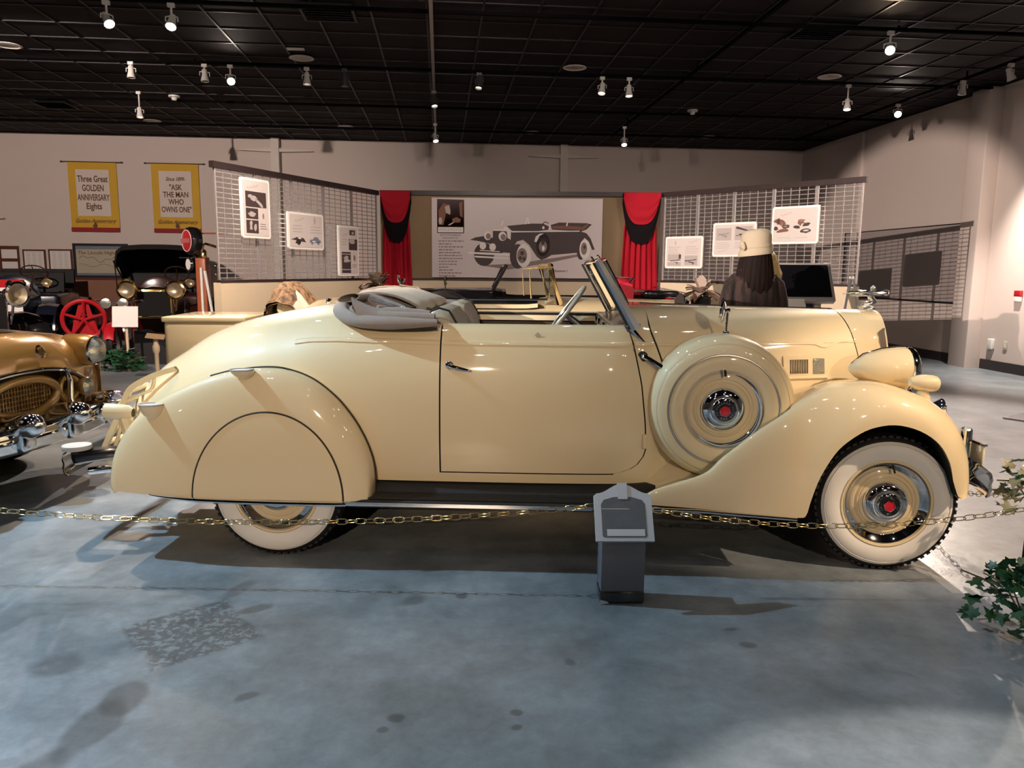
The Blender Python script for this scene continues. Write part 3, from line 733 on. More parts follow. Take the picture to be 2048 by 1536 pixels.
# ---- rear fenders with skirts
RF_TOP = [(-.822, .325), (-.842, .384), (-.811, .542), (-.732, .674), (-.628, .773), (-.509, .843), (-.365, .909), (-.261, .943), (-.159, .964), (-.032, .976), (.068, .969), (.193, .925), (.303, .844), (.389, .744), (.45, .643), (.491, .541), (.508, .451), (.508, .345)]
rft = spl([(x, 0, z) for x, z in RF_TOP], 72)
YC, YO = .775, .905
def rf_bot(x): return interp(x, [(-.80, .350), (-.6, .343), (-.37, .336), (.40, .332), (.52, .338)])
_rfz = sorted([(p.x, p.z) for p in rft[8:]])
def rf_y(x, z):
    zt = interp(x, _rfz); zb = rf_bot(x); s_ = min(1, max(0, (z-zb)/(zt-zb)))
    yo = YO - .05*max(0, (-x-.3)/.5)**2 - .03*max(0, (x-.30)/.2)**2
    return YC+(yo-YC)*(1-s_**2)**.36
for s in (-1, 1):
    b = MB(); rows = []
    for k in range(15):
        th = pi/2*k/14; row = []
        for p in rft:
            xb = min(.488, max(-.775, p.x)); zb = rf_bot(xb)
            sx = sin(th)
            x = lerp(xb, p.x, sx); z = lerp(zb, p.z, sx)
            yo = YO - .05*max(0, (-xb-.3)/.5)**2 - .03*max(0, (xb-.30)/.2)**2
            row.append(Vector((x, s*(YC+(yo-YC)*max(0, cos(th))**.72), z)))
        rows.append(row)
    inn = []
    for p in rft: inn.append(Vector((p.x*.985, s*(bW(min(.5, p.x))-.05), p.z-.035 if p.x < .1 else p.z-.01)))
    rows.append([a.lerp(c, .5)+Vector((0, 0, .006)) for a, c in zip(rows[-1], inn)]); rows.append(inn)
    b.grid(rows)
    b.grid([rows[0], [p+Vector((0, -s*.03, .012)) for p in rows[0]]])
    f = b.build('rear_fender', CREAM, CAR, 60)
    sm = MB(); sm.tube([Vector((p.x, s*(YC-.012), p.z+.002)) for p in rft[30:]], .005, 6).build('fender_welt', SEAM, f)
    # skirt
    rows = []
    for k in range(12):
        r = (k+.001)/11
        rows.append([Vector((.001+.372*r*cos(a), s*(rf_y(.001+.372*r*cos(a), .336+.430*r*sin(a))+.004), .336+.430*r*sin(a))) for a in zl(0, pi, 36)])
    sk = MB().grid(rows); sk.grid([rows[-1], [p+Vector((0, -s*.02, 0)) for p in rows[-1]]])
    so = sk.build('fender_skirt', CREAM, CAR, 60)
    arc = [Vector((.001+.376*cos(a), s*(rf_y(.001+.376*cos(a), .336+.434*sin(a))+.0015), .336+.434*sin(a))) for a in zl(0, pi, 60)]
    MB().tube(arc, .0045, 6).build('skirt_seam', SEAM, so)
    # chrome spear along the bottom
    cs = MB(); pts = [(-.60, .352), (-.55, .346), (-.37, .335), (0, .328), (.39, .328)]
    cp = [Vector((x, s*(rf_y(x, z+.01)+.006), z-.006)) for x, z in [(q.x, q.z) for q in spl([(a, 0, c) for a, c in pts], 20)]]
    cs.tube(cp, [.004+.008*min(1, i/5) for i in range(21)], 8).build('fender_spear', CHROME, f)
    # rumble seat steps (both on the near side as in the photo)
    if s < 0:
        for (x0, z0, rx, hh) in ((-.125, .972, .058, .055), (-.590, .792, .062, .095)):
            st = MB(); rows = []
            for i in range(7):
                t_ = i/6; rad = rx*(1-t_**2.2*.92)
                cx = x0 + .012*t_; cy = -.845+.02*t_
                rows.append([Vector((cx+rad*cos(a), cy+min(rad, .05)*sin(a)*.9, z0-hh*t_)) for a in zl(0, 2*pi, 20)[:-1]])
            st.grid(rows, cv=True); so2 = st.build('rumble_step', CREAM, CAR, 40)
            MB().add(rows[0], [tuple(range(20))]).tube([p+Vector((0, 0, .001)) for p in rows[0]], .004, 5, closed=True).build('step_tread', GREYPAD, so2)
# ---- front fenders
FF = [((1.83, .372), (1.83, .345)), ((1.90, .42), (1.90, .345)), ((2.043, .468), (2.03, .34)), ((2.147, .512), (2.14, .333)), ((2.221, .587), (2.24, .325)), ((2.369, .707), (2.38, .314)), ((2.432, .750), (2.48, .308)),
      ((2.52, .808), (2.588, .303)), ((2.60, .862), (2.619, .316)), ((2.66, .897), (2.638, .391)), ((2.73, .922), (2.673, .503)), ((2.80, .936), (2.735, .619)), ((2.845, .941), (2.80, .687)), ((2.91, .944), (2.889, .742)),
      ((3.0, .938), (3.002, .763)), ((3.12, .905), (3.12, .736)), ((3.23, .857), (3.217, .671)), ((3.343, .763), (3.283, .576)), ((3.42, .62), (3.329, .455)), ((3.447, .48), (3.352, .40)), ((3.435, .405), (3.375, .388))]
def ff_curves(n_per=4):
    T = spl_u([(a[0], 0, a[1]) for a, c in FF], n_per); B = spl_u([(c[0], 0, c[1]) for a, c in FF], n_per)
    return T, B
def spl_u(pts, n):
    P = [Vector(p) for p in pts]; out = []
    for i in range(len(P)-1):
        p0 = P[i-1] if i > 0 else P[0]*2-P[1]; p1, p2 = P[i], P[i+1]; p3 = P[i+2] if i+2 < len(P) else P[-1]*2-P[-2]
        for k in range(n):
            t = k/n; out.append(0.5*((2*p1)+(p2-p0)*t+(2*p0-5*p1+4*p2-p3)*t*t+(3*p1-p0-3*p2+p3)*t**3))
    return out+[P[-1]]
fft, ffb = ff_curves(4)
def ff_yc(x): return interp(x, [(1.83, .875), (2.3, .862), (2.5, .84), (2.62, .79), (2.8, .735), (3.1, .71), (3.45, .70)])
def ff_yo(x): return interp(x, [(1.83, .885), (1.95, .895), (2.3, .905), (3.2, .905), (3.35, .88), (3.45, .83)])
for s in (-1, 1):
    b = MB(); rows = []
    for k in range(15):
        th = pi/2*k/14; row = []
        for p, q in zip(fft, ffb):
            sx = sin(th); x = lerp(q.x, p.x, sx); z = lerp(q.z, p.z, sx)
            yc = ff_yc(p.x); yo = ff_yo(p.x)
            row.append(Vector((x, s*(yc+(yo-yc)*max(0, cos(th))**.72), z)))
        rows.append(row)
    in1, in2, in3 = [], [], []
    for p in fft:
        yc = ff_yc(p.x)
        if p.x < 2.62:
            w = max(0, min(1, (2.62-p.x)/.08)) if p.x > 2.54 else 1
            in1.append(Vector((p.x, s*lerp(yc-.12, yc-.015, w), lerp(p.z-.005, p.z-.006, w))))
            in2.append(Vector((p.x-.005, s*lerp(yc-.25, yc-.022, w), p.z-.06*(1 if p.z > .43 else .3))))
            in3.append(Vector((p.x-.01, s*lerp(.42, yc-.05, w), p.z-.16*(1 if p.z > .55 else .35))))
        else:
            in1.append(Vector((p.x, s*(yc-.12), p.z-.008))); in2.append(Vector((p.x-.01, s*(yc-.24), p.z-.045)))
            in3.append(Vector((p.x-.02, s*(yc-.36), p.z-.13)))
    rows += [in1, in2, in3]
    b.grid(rows)
    b.grid([rows[0], [p+Vector((0, -s*.035, .008)) for p in rows[0]]])
    f = b.build('front_fender', CREAM, CAR, 60)
    # apron between fender, spare well and running board
    ap = MB(); rr = []
    for x in zl(1.86, 2.62, 16):
        zf = interp(x, [(1.86, .36), (1.95, .40), (2.05, .435), (2.2, .44), (2.62, .46)])
        rr.append([Vector((x, s*yy, zf+dz)) for yy, dz in ((.87, .0), (.80, -.005), (.74, .0), (.68, .03), (.62, .10), (.56, .18))])
    ap.grid(rr).build('fender_apron', CREAM, CAR, 60)
    wl = MB(); wl.grid([[Vector((p.x*.995+.01, s*(.86-.5*k/3), p.z+.012)) for p in ffb[28:]] for k in range(4)])
    wl.grid([[Vector((x, s*.42, z)) for x in zl(2.6, 3.34, 6)] for z in (.35, .8)])
    wl.build('wheel_housing', DARK, CAR)
    MB().grid([[Vector((x, s*.45, z)) for x in zl(-.6, .5, 6)] for z in (.28, .8)]).build('wheel_housing', DARK, CAR)
    cs = MB(); cs.tube([(x, s*.908, z) for x, z in ((1.84, .332), (2.1, .327), (2.35, .310), (2.575, .296))], .009, 8).build('fender_spear', CHROME, f)
    # running board
    rb = MB(); prof = [(.30, .330), (.41, .333)]
    rb.grid([[Vector((x, s*yy, z)) for x in zl(.40, 1.95, 12)] for yy, z in ((.60, .405), (.72, .398), (.745, .385), (.77, .350), (.885, .340), (.895, .33), (.893, .305), (.60, .300))])
    r = rb.build('running_board', BLACKP if False else RUBBER, CAR, 40)
    for k in range(7):
        MB().box((1.16, s*(.765+.018*k), .347), (1.45, .008, .006)).build('tread_rib', RUBBER, r)
    MB().box((1.14, s*.897, .322), (1.50, .010, .018)).box((1.14, s*.899, .322), (1.50, .010, .006)).build('edge_strip', CHROME, r)
# chassis and floor pan (dark)
b = MB(); b.box((1.35, 0, .33), (3.9, .9, .12)).box((1.35, -.45, .26), (3.9, .08, .12)).box((1.35, .45, .26), (3.9, .08, .12)).tube([(0, -.6, .345), (0, .6, .345)], .05).tube([(3.05, -.6, .33), (3.05, .6, .33)], .03).box((2.4, 0, .6), (1.1, .5, .5)).build('chassis', DARK, CAR)

# ---- wheels
def ring_text(string, radius, size, c, ax, rgt, span, start, mm, name, parent):
    A = Vector(ax); Rr = Vector(rgt); U = A.cross(Rr)
    vs, fs = [], []
    for i, ch in enumerate(string):
        if ch == ' ': continue
        a = start - span*i/(len(string)-1)
        pos = Vector(c) + Rr*(radius*cos(a)) + U*(radius*sin(a))
        up = Rr*cos(a)+U*sin(a); rt = up.cross(A)
        o = text(ch, size, 'letter', mm, None, frame(pos, rt, up))
        k = len(vs); vs += [tuple(v.co) for v in o.data.vertices]; fs += [tuple(i2+k for i2 in p.vertices) for p in o.data.polygons]
        me = o.data; bpy.data.objects.remove(o); bpy.data.meshes.remove(me)
    me = bpy.data.meshes.new(name); me.from_pydata(vs, [], fs); me.materials.append(mm)
    o = bpy.data.objects.new(name, me); COL.objects.link(o); o.parent = parent
    return o
REDHEX = mat('red_enamel', (0.60, 0.012, 0.03), rough=0.25, coat=0.6)
def hub(parent, c, ax, big=True):
    C = Vector(c); A = Vector(ax)
    MB().lathe([(.108, .0), (.107, .012), (.095, .030), (.072, .040), (.066, .040), (.064, .052), (.058, .058), (.050, .060), (.0495, .057)], c, ax, 40).build('hubcap', CHROME, parent)
    MB().lathe([(.0495, .0585), (.0, .0585)], c, ax, 32).build('hubcap_centre', BLACKP, parent)
    MB().lathe([(.030, .059), (.030, .063), (.0275, .064), (.0275, .059)], c, ax, 6).build('emblem_rim', CHROME, parent)
    MB().lathe([(.0275, .0615), (.0, .063)], c, ax, 6).build('emblem', REDHEX, parent)
    rgt = Vector((1, 0, 0)) if ax[1] < 0 else Vector((-1, 0, 0))
    if big: ring_text('PACKARD MOTOR CAR CO', .039, .0135, C+A*.0592, ax, rgt, 2*pi*.93, pi*.93, CHROME, 'hubcap_lettering', parent)
def wheel(name, c, s, steer=0.0, parent=CAR, R=.345, letters=True):
    ax = (0, s, 0)
    tyre = [(.205, .055), (.222, .080), (.250, .090), (.285, .089), (.312, .078), (.330, .062), (.342, .045), (.345, .02), (.345, -.02), (.342, -.045), (.330, -.062), (.30, -.085), (.25, -.09), (.205, -.055)]
    o = MB().lathe(tyre, (0, 0, 0), ax, 64).build(name, RUBBER, parent, 30)
    o.location = c; o.rotation_euler = (0, 0, steer)
    MB().lathe([(.2215, .0825), (.250, .0925), (.285, .0915), (.3105, .0808), (.312, .079)], (0, 0, 0), ax, 64).build('whitewall', WHITEWALL, o)
    MB().lathe([(.297, .0885), (.2985, .0895), (.300, .0865)], (0, 0, 0), ax, 64).build('whitewall_bead', WHITEWALL, o)
    tr = MB()
    for i in range(60):
        a = 2*pi*i/60
        for h in (.057, -.057):
            tr.box((.3345*cos(a), s*h, .3345*sin(a)), (.010, .020, .020), (0, -a, 0))
    tag(tr.build('tread_blocks', RUBBER, o), kind='stuff')
    MB().lathe([(.222, .080), (.217, .086), (.208, .084), (.203, .070)], (0, 0, 0), ax, 56).build('rim', CREAM, o)
    MB().lathe([(.204, .074), (.200, .079), (.188, .070), (.170, .052), (.166, .050)], (0, 0, 0), ax, 56).build('trim_ring', CHROME, o)
    MB().lathe([(.168, .050), (.160, .054), (.150, .055), (.146, .051), (.142, .055), (.132, .058), (.128, .054), (.124, .058), (.106, .060), (.0, .060)], (0, 0, 0), ax, 56).build('wheel_disc', CREAM, o)
    MB().tube([(.02, s*.066, .196), (.018, s*.085, .182), (.024, s*.090, .158)], .005, 6).build('valve_stem', BLACKM, o)
    hub(o, (0, s*.058, 0), ax, letters)
    return o
wheel('wheel', (0, -.705, .345), -1); wheel('wheel', (0, .705, .345), 1, letters=False)
wheel('wheel', (3.05, -.705, .345), -1, radians(-3)); wheel('wheel', (3.05, .705, .345), 1, radians(-3), letters=False)
# ---- side-mounted spare in its painted cover
for s in (-1, 1):
    c = Vector((2.236, s*.63, .800)); ax = (0, s, 0)
    R = .362
    o = MB().lathe([(R-.03, -.085), (R-.006, -.08), (R, -.06), (R, .05), (R-.005, .085), (R-.016, .112), (R-.034, .130), (R-.040, .134)], (0, 0, 0), ax, 72).build('spare_wheel_cover', CREAM, CAR, 50)
    o.location = c; o.rotation_euler = (radians(0), 0, radians(1.5)*s)
    MB().lathe([(R-.040, .132), (R-.044, .138), (R-.060, .146), (R-.080, .152), (R-.088, .154)], (0, 0, 0), ax, 72).build('outer_ring', CREAM, o)
    MB().lathe([(R-.088, .151), (R-.090, .157), (R-.095, .1575), (R-.098, .151)], (0, 0, 0), ax, 72).build('bright_ring', CHROME_DULL, o)
    MB().lathe([(R-.098, .153), (R-.11, .157), (R-.14, .158), (R-.165, .152)], (0, 0, 0), ax, 72).build('face_panel', CREAM, o)
    MB().lathe([(.207, .151), (.200, .148), (.190, .128), (.174, .116)], (0, 0, 0), ax, 56).build('trim_ring', CHROME, o)
    MB().lathe([(.176, .116), (.166, .120), (.150, .121), (.146, .117), (.142, .121), (.132, .124), (.128, .120), (.124, .124), (.0, .126)], (0, 0, 0), ax, 56).build('wheel_disc', CREAM, o)
    MB().tube([(.0, s*.13, .196), (.0, s*.15, .184), (.0, s*.152, .165)], .006, 6).build('valve_stem', BLACKM, o)
    hub(o, (0, s*.124, 0), ax, s < 0)
    # brace from cowl to spare
    br = MB(); p0 = bz(1.845, 1.045, 0, s); br.ball(p0, (.022, .012, .022)); br.tube([p0+Vector((0, s*.008, 0)), p0+Vector((.03, s*.03, -.012)), Vector((1.955, s*.70, .985))], .012, 8).build('spare_brace', CHROME, CAR)
    MB().lathe([(.026, 0), (.026, .008), (.016, .010)], p0, ax, 16, cap=True).build('brace_grommet', RUBBER, CAR)
    # mirror standing on the spare
    m0 = Vector((2.262, s*.62, 1.160))
    mr = MB(); mr.tube([m0, m0+Vector((0, 0, .03)), m0+Vector((.004, 0, .118))], .006, 8); mr.ball(m0+Vector((0, 0, .004)), (.018, .018, .012)); mr.ball(m0+Vector((.006, 0, .115)), .012)
    mo = mr.build('mirror_stem', CHROME, CAR)
    mh = MB(); cc = m0+Vector((-.018, 0, .105)); mh.lathe([(0, -.012), (.040, -.008), (.056, .0), (.058, .006), (.055, .009)], cc, (-1, .45*s*-1, .12), 28); mh.build('mirror_head', CHROME, mo)
    MB().lathe([(.055, .008), (0, .007)], cc, (-1, .45*s*-1, .12), 28).build('mirror_glass', mat('mirror', (.55, .55, .55), rough=.02, metal=1), mo)
# ---- headlamps, fender lamps, hood ornament
for s in (-1, 1):
    c = Vector((3.10, s*.53, .985))
    prof = [(0, -.185), (.018, -.182), (.045, -.155), (.072, -.105), (.092, -.045), (.103, .02), (.106, .07), (.106, .10)]
    h = MB().lathe(prof, (0, 0, 0), (1, 0, 0), 36).build('headlamp', CREAM, CAR, 60); h.location = c
    MB().lathe([(.105, .095), (.112, .10), (.112, .115), (.104, .128), (.098, .13)], (0, 0, 0), (1, 0, 0), 36).build('lamp_rim', CHROME, h)
    MB().lathe([(.100, .126), (.085, .142), (.05, .153), (0, .157)], (0, 0, 0), (1, 0, 0), 36).build('lamp_lens', LENS, h)
    MB().tube([Vector((-.175, 0, .022)), Vector((-.12, 0, .072)), Vector((-.03, 0, .101)), Vector((.05, 0, .110)), Vector((.10, 0, .112))], .0055, 6).build('lamp_spine', CHROME, h)
    MB().tube([(.02, 0, -.06), (.0, -s*.10, -.13)], [.045, .06], 10).build('lamp_stand', CREAM, h)
    c = Vector((3.185, s*.76, .945))
    h = MB().lathe([(0, -.072), (.02, -.066), (.034, -.04), (.040, .0), (.040, .04), (.036, .058)], (0, 0, 0), (1, 0, -.06), 24).build('fender_lamp', CREAM, CAR); h.location = c
    MB().lathe([(.036, .057), (.030, .066), (0, .070)], (0, 0, 0), (1, 0, -.06), 20).build('lamp_lens', mat('cream_lens', (.75, .66, .42), rough=.25), h)
    MB().tube([(.0, -s*.0, -.03), (.01, -s*.02, -.085)], [.022, .038], 10).build('lamp_foot', CREAM, h)
o = MB(); ox, oz = 3.205, 1.258
o.ball((ox, 0, oz+.004), (.044, .024, .014)); o.tube([(ox-.05, 0, oz+.012), (ox-.02, 0, oz+.020), (ox+.028, 0, oz+.012)], [.008, .017, .010], 8)
o.tube([(ox-.058, 0, oz+.016), (ox-.03, 0, oz+.028), (ox+.012, 0, oz+.034), (ox+.030, 0, oz+.046), (ox+.012, 0, oz+.068), (ox+.004, 0, oz+.088), (ox+.014, 0, oz+.104)], [.007, .015, .020, .020, .018, .020, .013], 10)
o.ball((ox+.022, 0, oz+.120), (.017, .015, .018))
for s in (-1, 1):
    o.tube([(ox+.010, s*.016, oz+.098), (ox+.050, s*.020, oz+.090), (ox+.092, s*.008, oz+.098)], [.010, .008, .007], 8)
    o.tube([(ox+.006, s*.016, oz+.092), (ox-.035, s*.034, oz+.102), (ox-.085, s*.050, oz+.098), (ox-.125, s*.060, oz+.086)], [.016, .020, .013, .003], 8, flat=.5)
    o.tube([(ox+.002, s*.016, oz+.082), (ox-.04, s*.030, oz+.084), (ox-.085, s*.042, oz+.076)], [.012, .014, .003], 8, flat=.5)
o.tube([Vector((ox+.098+.016*cos(a), 0, oz+.100+.016*sin(a))) for a in zl(0, 2*pi, 14)[:-1]], .006, 6, closed=True)
o.build('hood_ornament', mat('bright_chrome', (.92, .92, .92), rough=.16, metal=1.0, var=.02), CAR, 60)
MB().tube([(shell_front(z)+.072, 0, z) for z in zl(.62, 1.247, 10)], .010, 8).build('grille_spine', CREAM, CAR)
# ---- windscreen: two raked panes in chrome frames
w = MB()
def wp(y, t):   # point on the screen: side position y (-.6..+.6), height t 0..1
    x = lerp(1.795-.0*abs(y), 1.608, t) + .085*(1-abs(y)/.62)
    return Vector((x, y*lerp(1, .95, t), lerp(1.185, 1.515, t) + .012*t*(1-abs(y)/.62)))
for s in (-1, 1):
    loop = [wp(s*.61, 0), wp(s*.61, .5), wp(s*.61, .97), wp(s*.56, 1), wp(s*.3, 1), wp(s*.012, 1), wp(s*.012, .5), wp(s*.012, 0.02), wp(s*.3, .02)]
    w.tube(loop, .013, 8, closed=True)
wo = w.build('windscreen_frame', CHROME, CAR)
for s in (-1, 1):
    p = MB(); p.grid([[wp(s*lerp(.012, .61, i/4), t) for i in range(5)] for t in zl(.02, 1, 4)]); p.build('windscreen_glass', GLASS, wo)
    post = MB(); base, top = wp(s*.635, -.04), wp(s*.632, 1.0)
    dirv = (top-base)
    rows = []
    for t in zl(0, 1, 8):
        cpt = base.lerp(top, t); wd = lerp(.034, .018, t)
        rows.append([cpt+Vector((-wd*.35, s*.010, -.005)), cpt+Vector((wd*.2, s*.018, .004)), cpt+Vector((wd, s*.006, .016)), cpt+Vector((wd*.6, -s*.012, .012)), cpt+Vector((-wd*.4, -s*.012, 0))])
    post.grid(rows, cv=True); post.build('windscreen_post', CHROME_DULL, wo)
    ft = MB(); q = bz(1.815, 1.150, 0, s)
    ft.prism([(-.065, .052), (-.03, .052), (.045, -.035), (.040, -.042), (-.02, -.042), (-.035, -.01)], q+Vector((0, s*.002, .0)), (1, 0, 0), (0, 0, 1), (0, s*.008, 0))
    ft.tube([q+Vector((-.045, s*.008, .05)), q+Vector((.0, s*.012, 0)), q+Vector((.035, s*.008, -.034))], [.012, .011, .006], 8)
    ft.build('post_foot', CHROME, wo)
    bs = MB(); rows = [[base.lerp(top, t)+Vector((-.024, -s*.0, -.004)), base.lerp(top, t)+Vector((-.012, s*.012, 0)), base.lerp(top, t)+Vector((-.012, -s*.014, 0))] for t in zl(0.02, .98, 4)]
    bs.grid(rows, cv=True).build('post_seal', RUBBER, wo)
MB().ball(wp(.0, .62)+Vector((-.03, .0, 0)), (.012, .05, .028)).tube([wp(0, .62), wp(0, .62)+Vector((-.03, 0, 0))], .006, 6).build('rear_view_mirror', CHROME, wo)
for y in (-.30, .30):
    MB().tube([wp(y, 1.0), wp(y, 1.0)+Vector((-.012, 0, .02)), wp(y, 1.0)+Vector((-.022, 0, .028))], .006, 6).build('top_latch', CHROME, wo)
# dashboard, steering wheel, seat
d = MB(); rows = []
for y in zl(-.60, .60, 14):
    k = (abs(y)/.62)**2*.04
    rows.append([Vector((1.84, y, 1.235-k)), Vector((1.76, y, 1.228-k)), Vector((1.70, y, 1.20)), Vector((1.68, y, 1.15)), Vector((1.69, y, 1.05))])
dd = d.grid(rows).build('dashboard', mat('dash_wood', (.17, .10, .055), rough=.25, coat=.6, var=.25), CAR)
for y in (-.42, -.15, .22, .45): MB().lathe([(.045, 0), (.045, .012), (.038, .014), (0, .012)], (1.685, y, 1.135), (-1, 0, .1), 20).build('gauge', CHROME, dd)
sw = MB(); sc = Vector((1.475, .33, 1.20)); A = Vector((-.80, 0, .60)).normalized(); U = Vector((.60, 0, .80)); V_ = Vector((0, 1, 0))
sw.tube([sc+U*(.205*cos(a))+V_*(.205*sin(a)) for a in zl(0, 2*pi, 40)[:-1]], .012, 8, closed=True)
for a in (pi/6, pi/6+2*pi/3, pi/6+4*pi/3): sw.tube([sc, sc+U*(.2*cos(a))+V_*(.2*sin(a))], .006, 6)
swo = sw.build('steering_wheel', mat('ivory_plastic', (.52, .46, .36), rough=.3, coat=.4), CAR)
MB().lathe([(.03, 0), (.03, .012), (0, .02)], sc, A, 20).tube([sc, sc-A*.35], .02, 10).build('steering_column', CHROME_DULL, swo)
MB().tube([sc+U*(.15*cos(a))+V_*(.15*sin(a))+A*.004 for a in zl(0, 2*pi, 30)[:-1]], .004, 6, closed=True).build('horn_ring', CHROME, swo)
# bench seat: pleated back and cushion
for s in (-1, 1):
    st = MB(); rows = []
    for j in range(33):
        y = s*lerp(.03, .60, j/32); pl = .010*abs(sin(pi*j/32*7))
        ed = 1-(abs(j-16)/16)**6
        k = .03*(1-ed)
        prof = [(1.02-k, .62), (.985+pl-k, .80), (.955+pl-k, 1.00), (.925+pl-k, 1.12), (.905+pl*.8-k, 1.20-k), (.87, 1.262-k*2), (.815, 1.278-k*2), (.755, 1.255-k*2), (.72, 1.20-k), (.70, 1.08), (.70, .62)]
        rows.append([Vector((x, y, z)) for x, z in prof])
    st.grid(rows); st.add(rows[0], [tuple(range(11))]); st.add(rows[-1], [tuple(reversed(range(11)))])
    so = st.build('seat_back', LEATHER, CAR, 40)
    MB().tube([Vector((x, s*.60, z)) for x, z in ((.955, 1.0), (.925, 1.12), (.90, 1.20), (.866, 1.258), (.815, 1.272), (.76, 1.25), (.725, 1.20))], .006, 6).build('seat_piping', BLACKM, so)
MB().rbox((1.20, 0, .66), (.56, 1.2, .18), .05).build('seat_cushion', LEATHER, CAR)
# ---- folded top: boot roll, stacked folds, draped flap
def roll(path, rx, rz, name, m, par, n=10, hollow=False):
    rows = []; P = [Vector(p) for p in path]
    for i, p in enumerate(P):
        t = (P[min(i+1, len(P)-1)]-P[max(i-1, 0)]).normalized(); sd = t.cross(Vector((0, 0, 1))).normalized(); u = sd.cross(t)
        a_ = rx[i] if isinstance(rx, list) else rx; c_ = rz[i] if isinstance(rz, list) else rz
        rows.append([p+sd*(a_*cos(2*pi*j/n))+u*(c_*sin(2*pi*j/n)) for j in range(n)])
    b = MB().grid(rows, cv=True)
    if not hollow: b.add(rows[0], [tuple(range(n))]); b.add(rows[-1], [tuple(reversed(range(n)))])
    return b.build(name, m, par, 60)
def upath(pts, n): 
    full = pts + [(x, -y, z) for x, y, z in reversed(pts[:-1])]
    return spl(full, n)
U1 = upath([(.815, -.685, 1.203), (.70, -.70, 1.200), (.52, -.685, 1.199), (.38, -.62, 1.208), (.27, -.46, 1.240), (.235, -.22, 1.275), (.228, 0, 1.286)], 60)
boot = roll(U1, .040, [.018+.016*min(1, min(i, 60-i)/6) for i in range(61)], 'folded_top', TOPGREY, CAR, 12)
U2 = upath([(.80, -.655, 1.222), (.66, -.655, 1.228), (.50, -.625, 1.232), (.39, -.55, 1.246), (.33, -.40, 1.275), (.30, -.2, 1.30), (.295, 0, 1.308)], 60)
roll(U2, .034, .026, 'fold_layer', TOPGREY, boot, 12)
U3 = upath([(.77, -.62, 1.235), (.64, -.61, 1.250), (.50, -.57, 1.258), (.42, -.48, 1.28), (.38, -.32, 1.30), (.36, 0, 1.315)], 60)
roll(U3, .030, .024, 'fold_layer', TOPGREY, boot, 12)
MB().tube([p+Vector((-.0, 0, -.030)) for p in U1], .007, 6).build('top_welt', SEAM, boot)
# main stacked bundle across the car
bn = MB(); rows = []
for j in range(25):
    y = lerp(-.50, .62, j/24); e = 1-.10*(abs(j-12)/12)**3
    prof = spl([(.33, 0, 1.275), (.315, 0, 1.315), (.36, 0, 1.345), (.47, 0, 1.348), (.58, 0, 1.325), (.675, 0, 1.285), (.705, 0, 1.250), (.68, 0, 1.222), (.60, 0, 1.225), (.48, 0, 1.240)], 22, True)[:-1]
    rows.append([Vector((p.x+.012*sin(j*.8), y, (p.z-1.25)*e+1.25+.006*sin(j*1.7+p.x*14))) for p in prof])
bn.grid(rows, cv=True); bn.add([p for p in rows[-1]], [tuple(reversed(range(22)))])
bn.build('stacked_folds', TOPTAN, boot, 60)  # tan tone stands in for warm lamplight on the grey top
MB().tube([Vector((p.x, -.50, p.z)) for p in [q for q in rows[0]]], .008, 6, closed=True).build('fold_hem', TOPGREY, boot)
bx = MB(); bx.add([Vector((p.x*.985+.007, p.y+.06, (p.z-1.28)*.92+1.28)) for p in rows[0]], [tuple(range(22))]).build('fold_hollow', DARK, boot)
# hollow roll at the near rear corner and the draped flap under it
hr = [Vector((lerp(.35, .43, t), -.60+.10*t, 1.318+.0*t)) for t in zl(0, 1, 4)]
tb = MB(); rows = []
for p in hr:
    rows.append([p+Vector((.058*cos(a), .0, .020*sin(a)+.012*cos(a))) for a in zl(0, 2*pi, 18)[:-1]])
tb.grid(rows, cv=True); tb.grid([rows[0], [(q-hr[0])*.86+hr[0]+Vector((0, .002, 0)) for q in rows[0]], [(q-hr[0])*.84+hr[0]+Vector((0, .08, 0)) for q in rows[0]]], cv=True); tb.build('rolled_edge', TOPGREY, boot, 60)
fl = MB(); rows = []
for i in range(15):
    t = i/14
    top = Vector((lerp(.365, .80, t), -.615-.03*t, lerp(1.322, 1.222, t**.75)-.03*sin(pi*t)*.6))
    bot = Vector((lerp(.405, .82, t), -.665-.015*t, lerp(1.225, 1.208, t)))
    rows.append([top+Vector((0, .05, .0)), top, top.lerp(bot, .33)+Vector((.006*sin(i), -.012, 0)), top.lerp(bot, .66)+Vector((.006*cos(i*1.3), -.012, 0)), bot])
fl.grid(rows).build('draped_flap', TOPGREY, boot, 60)
f2 = MB(); rows = []
for i in range(11):
    t = i/10
    p = Vector((lerp(.46, .64, t), -.565, lerp(1.335, 1.262, t)))
    rows.append([p+Vector((.03, .14, .004)), p+Vector((0, .06, .006)), p+Vector((-.01, 0, 0)), p+Vector((-.02, -.01, -.03-.02*sin(pi*t)))])
f2.grid(rows).build('folded_flap', TOPGREY, boot, 60)
MB().tube([(.45, -.60, 1.318), (.56, -.60, 1.29), (.66, -.585, 1.248), (.70, -.57, 1.24)], .008, 6).ball((.63, -.57, 1.272), (.02, .01, .008)).build('top_bow', CHROME_DULL, boot)
MB().ball((.07, .02, 1.268), (.016, .016, .02)).tube([(.07, .02, 1.25), (.07, .02, 1.275)], .01, 8).build('deck_handle', CHROME, CAR)
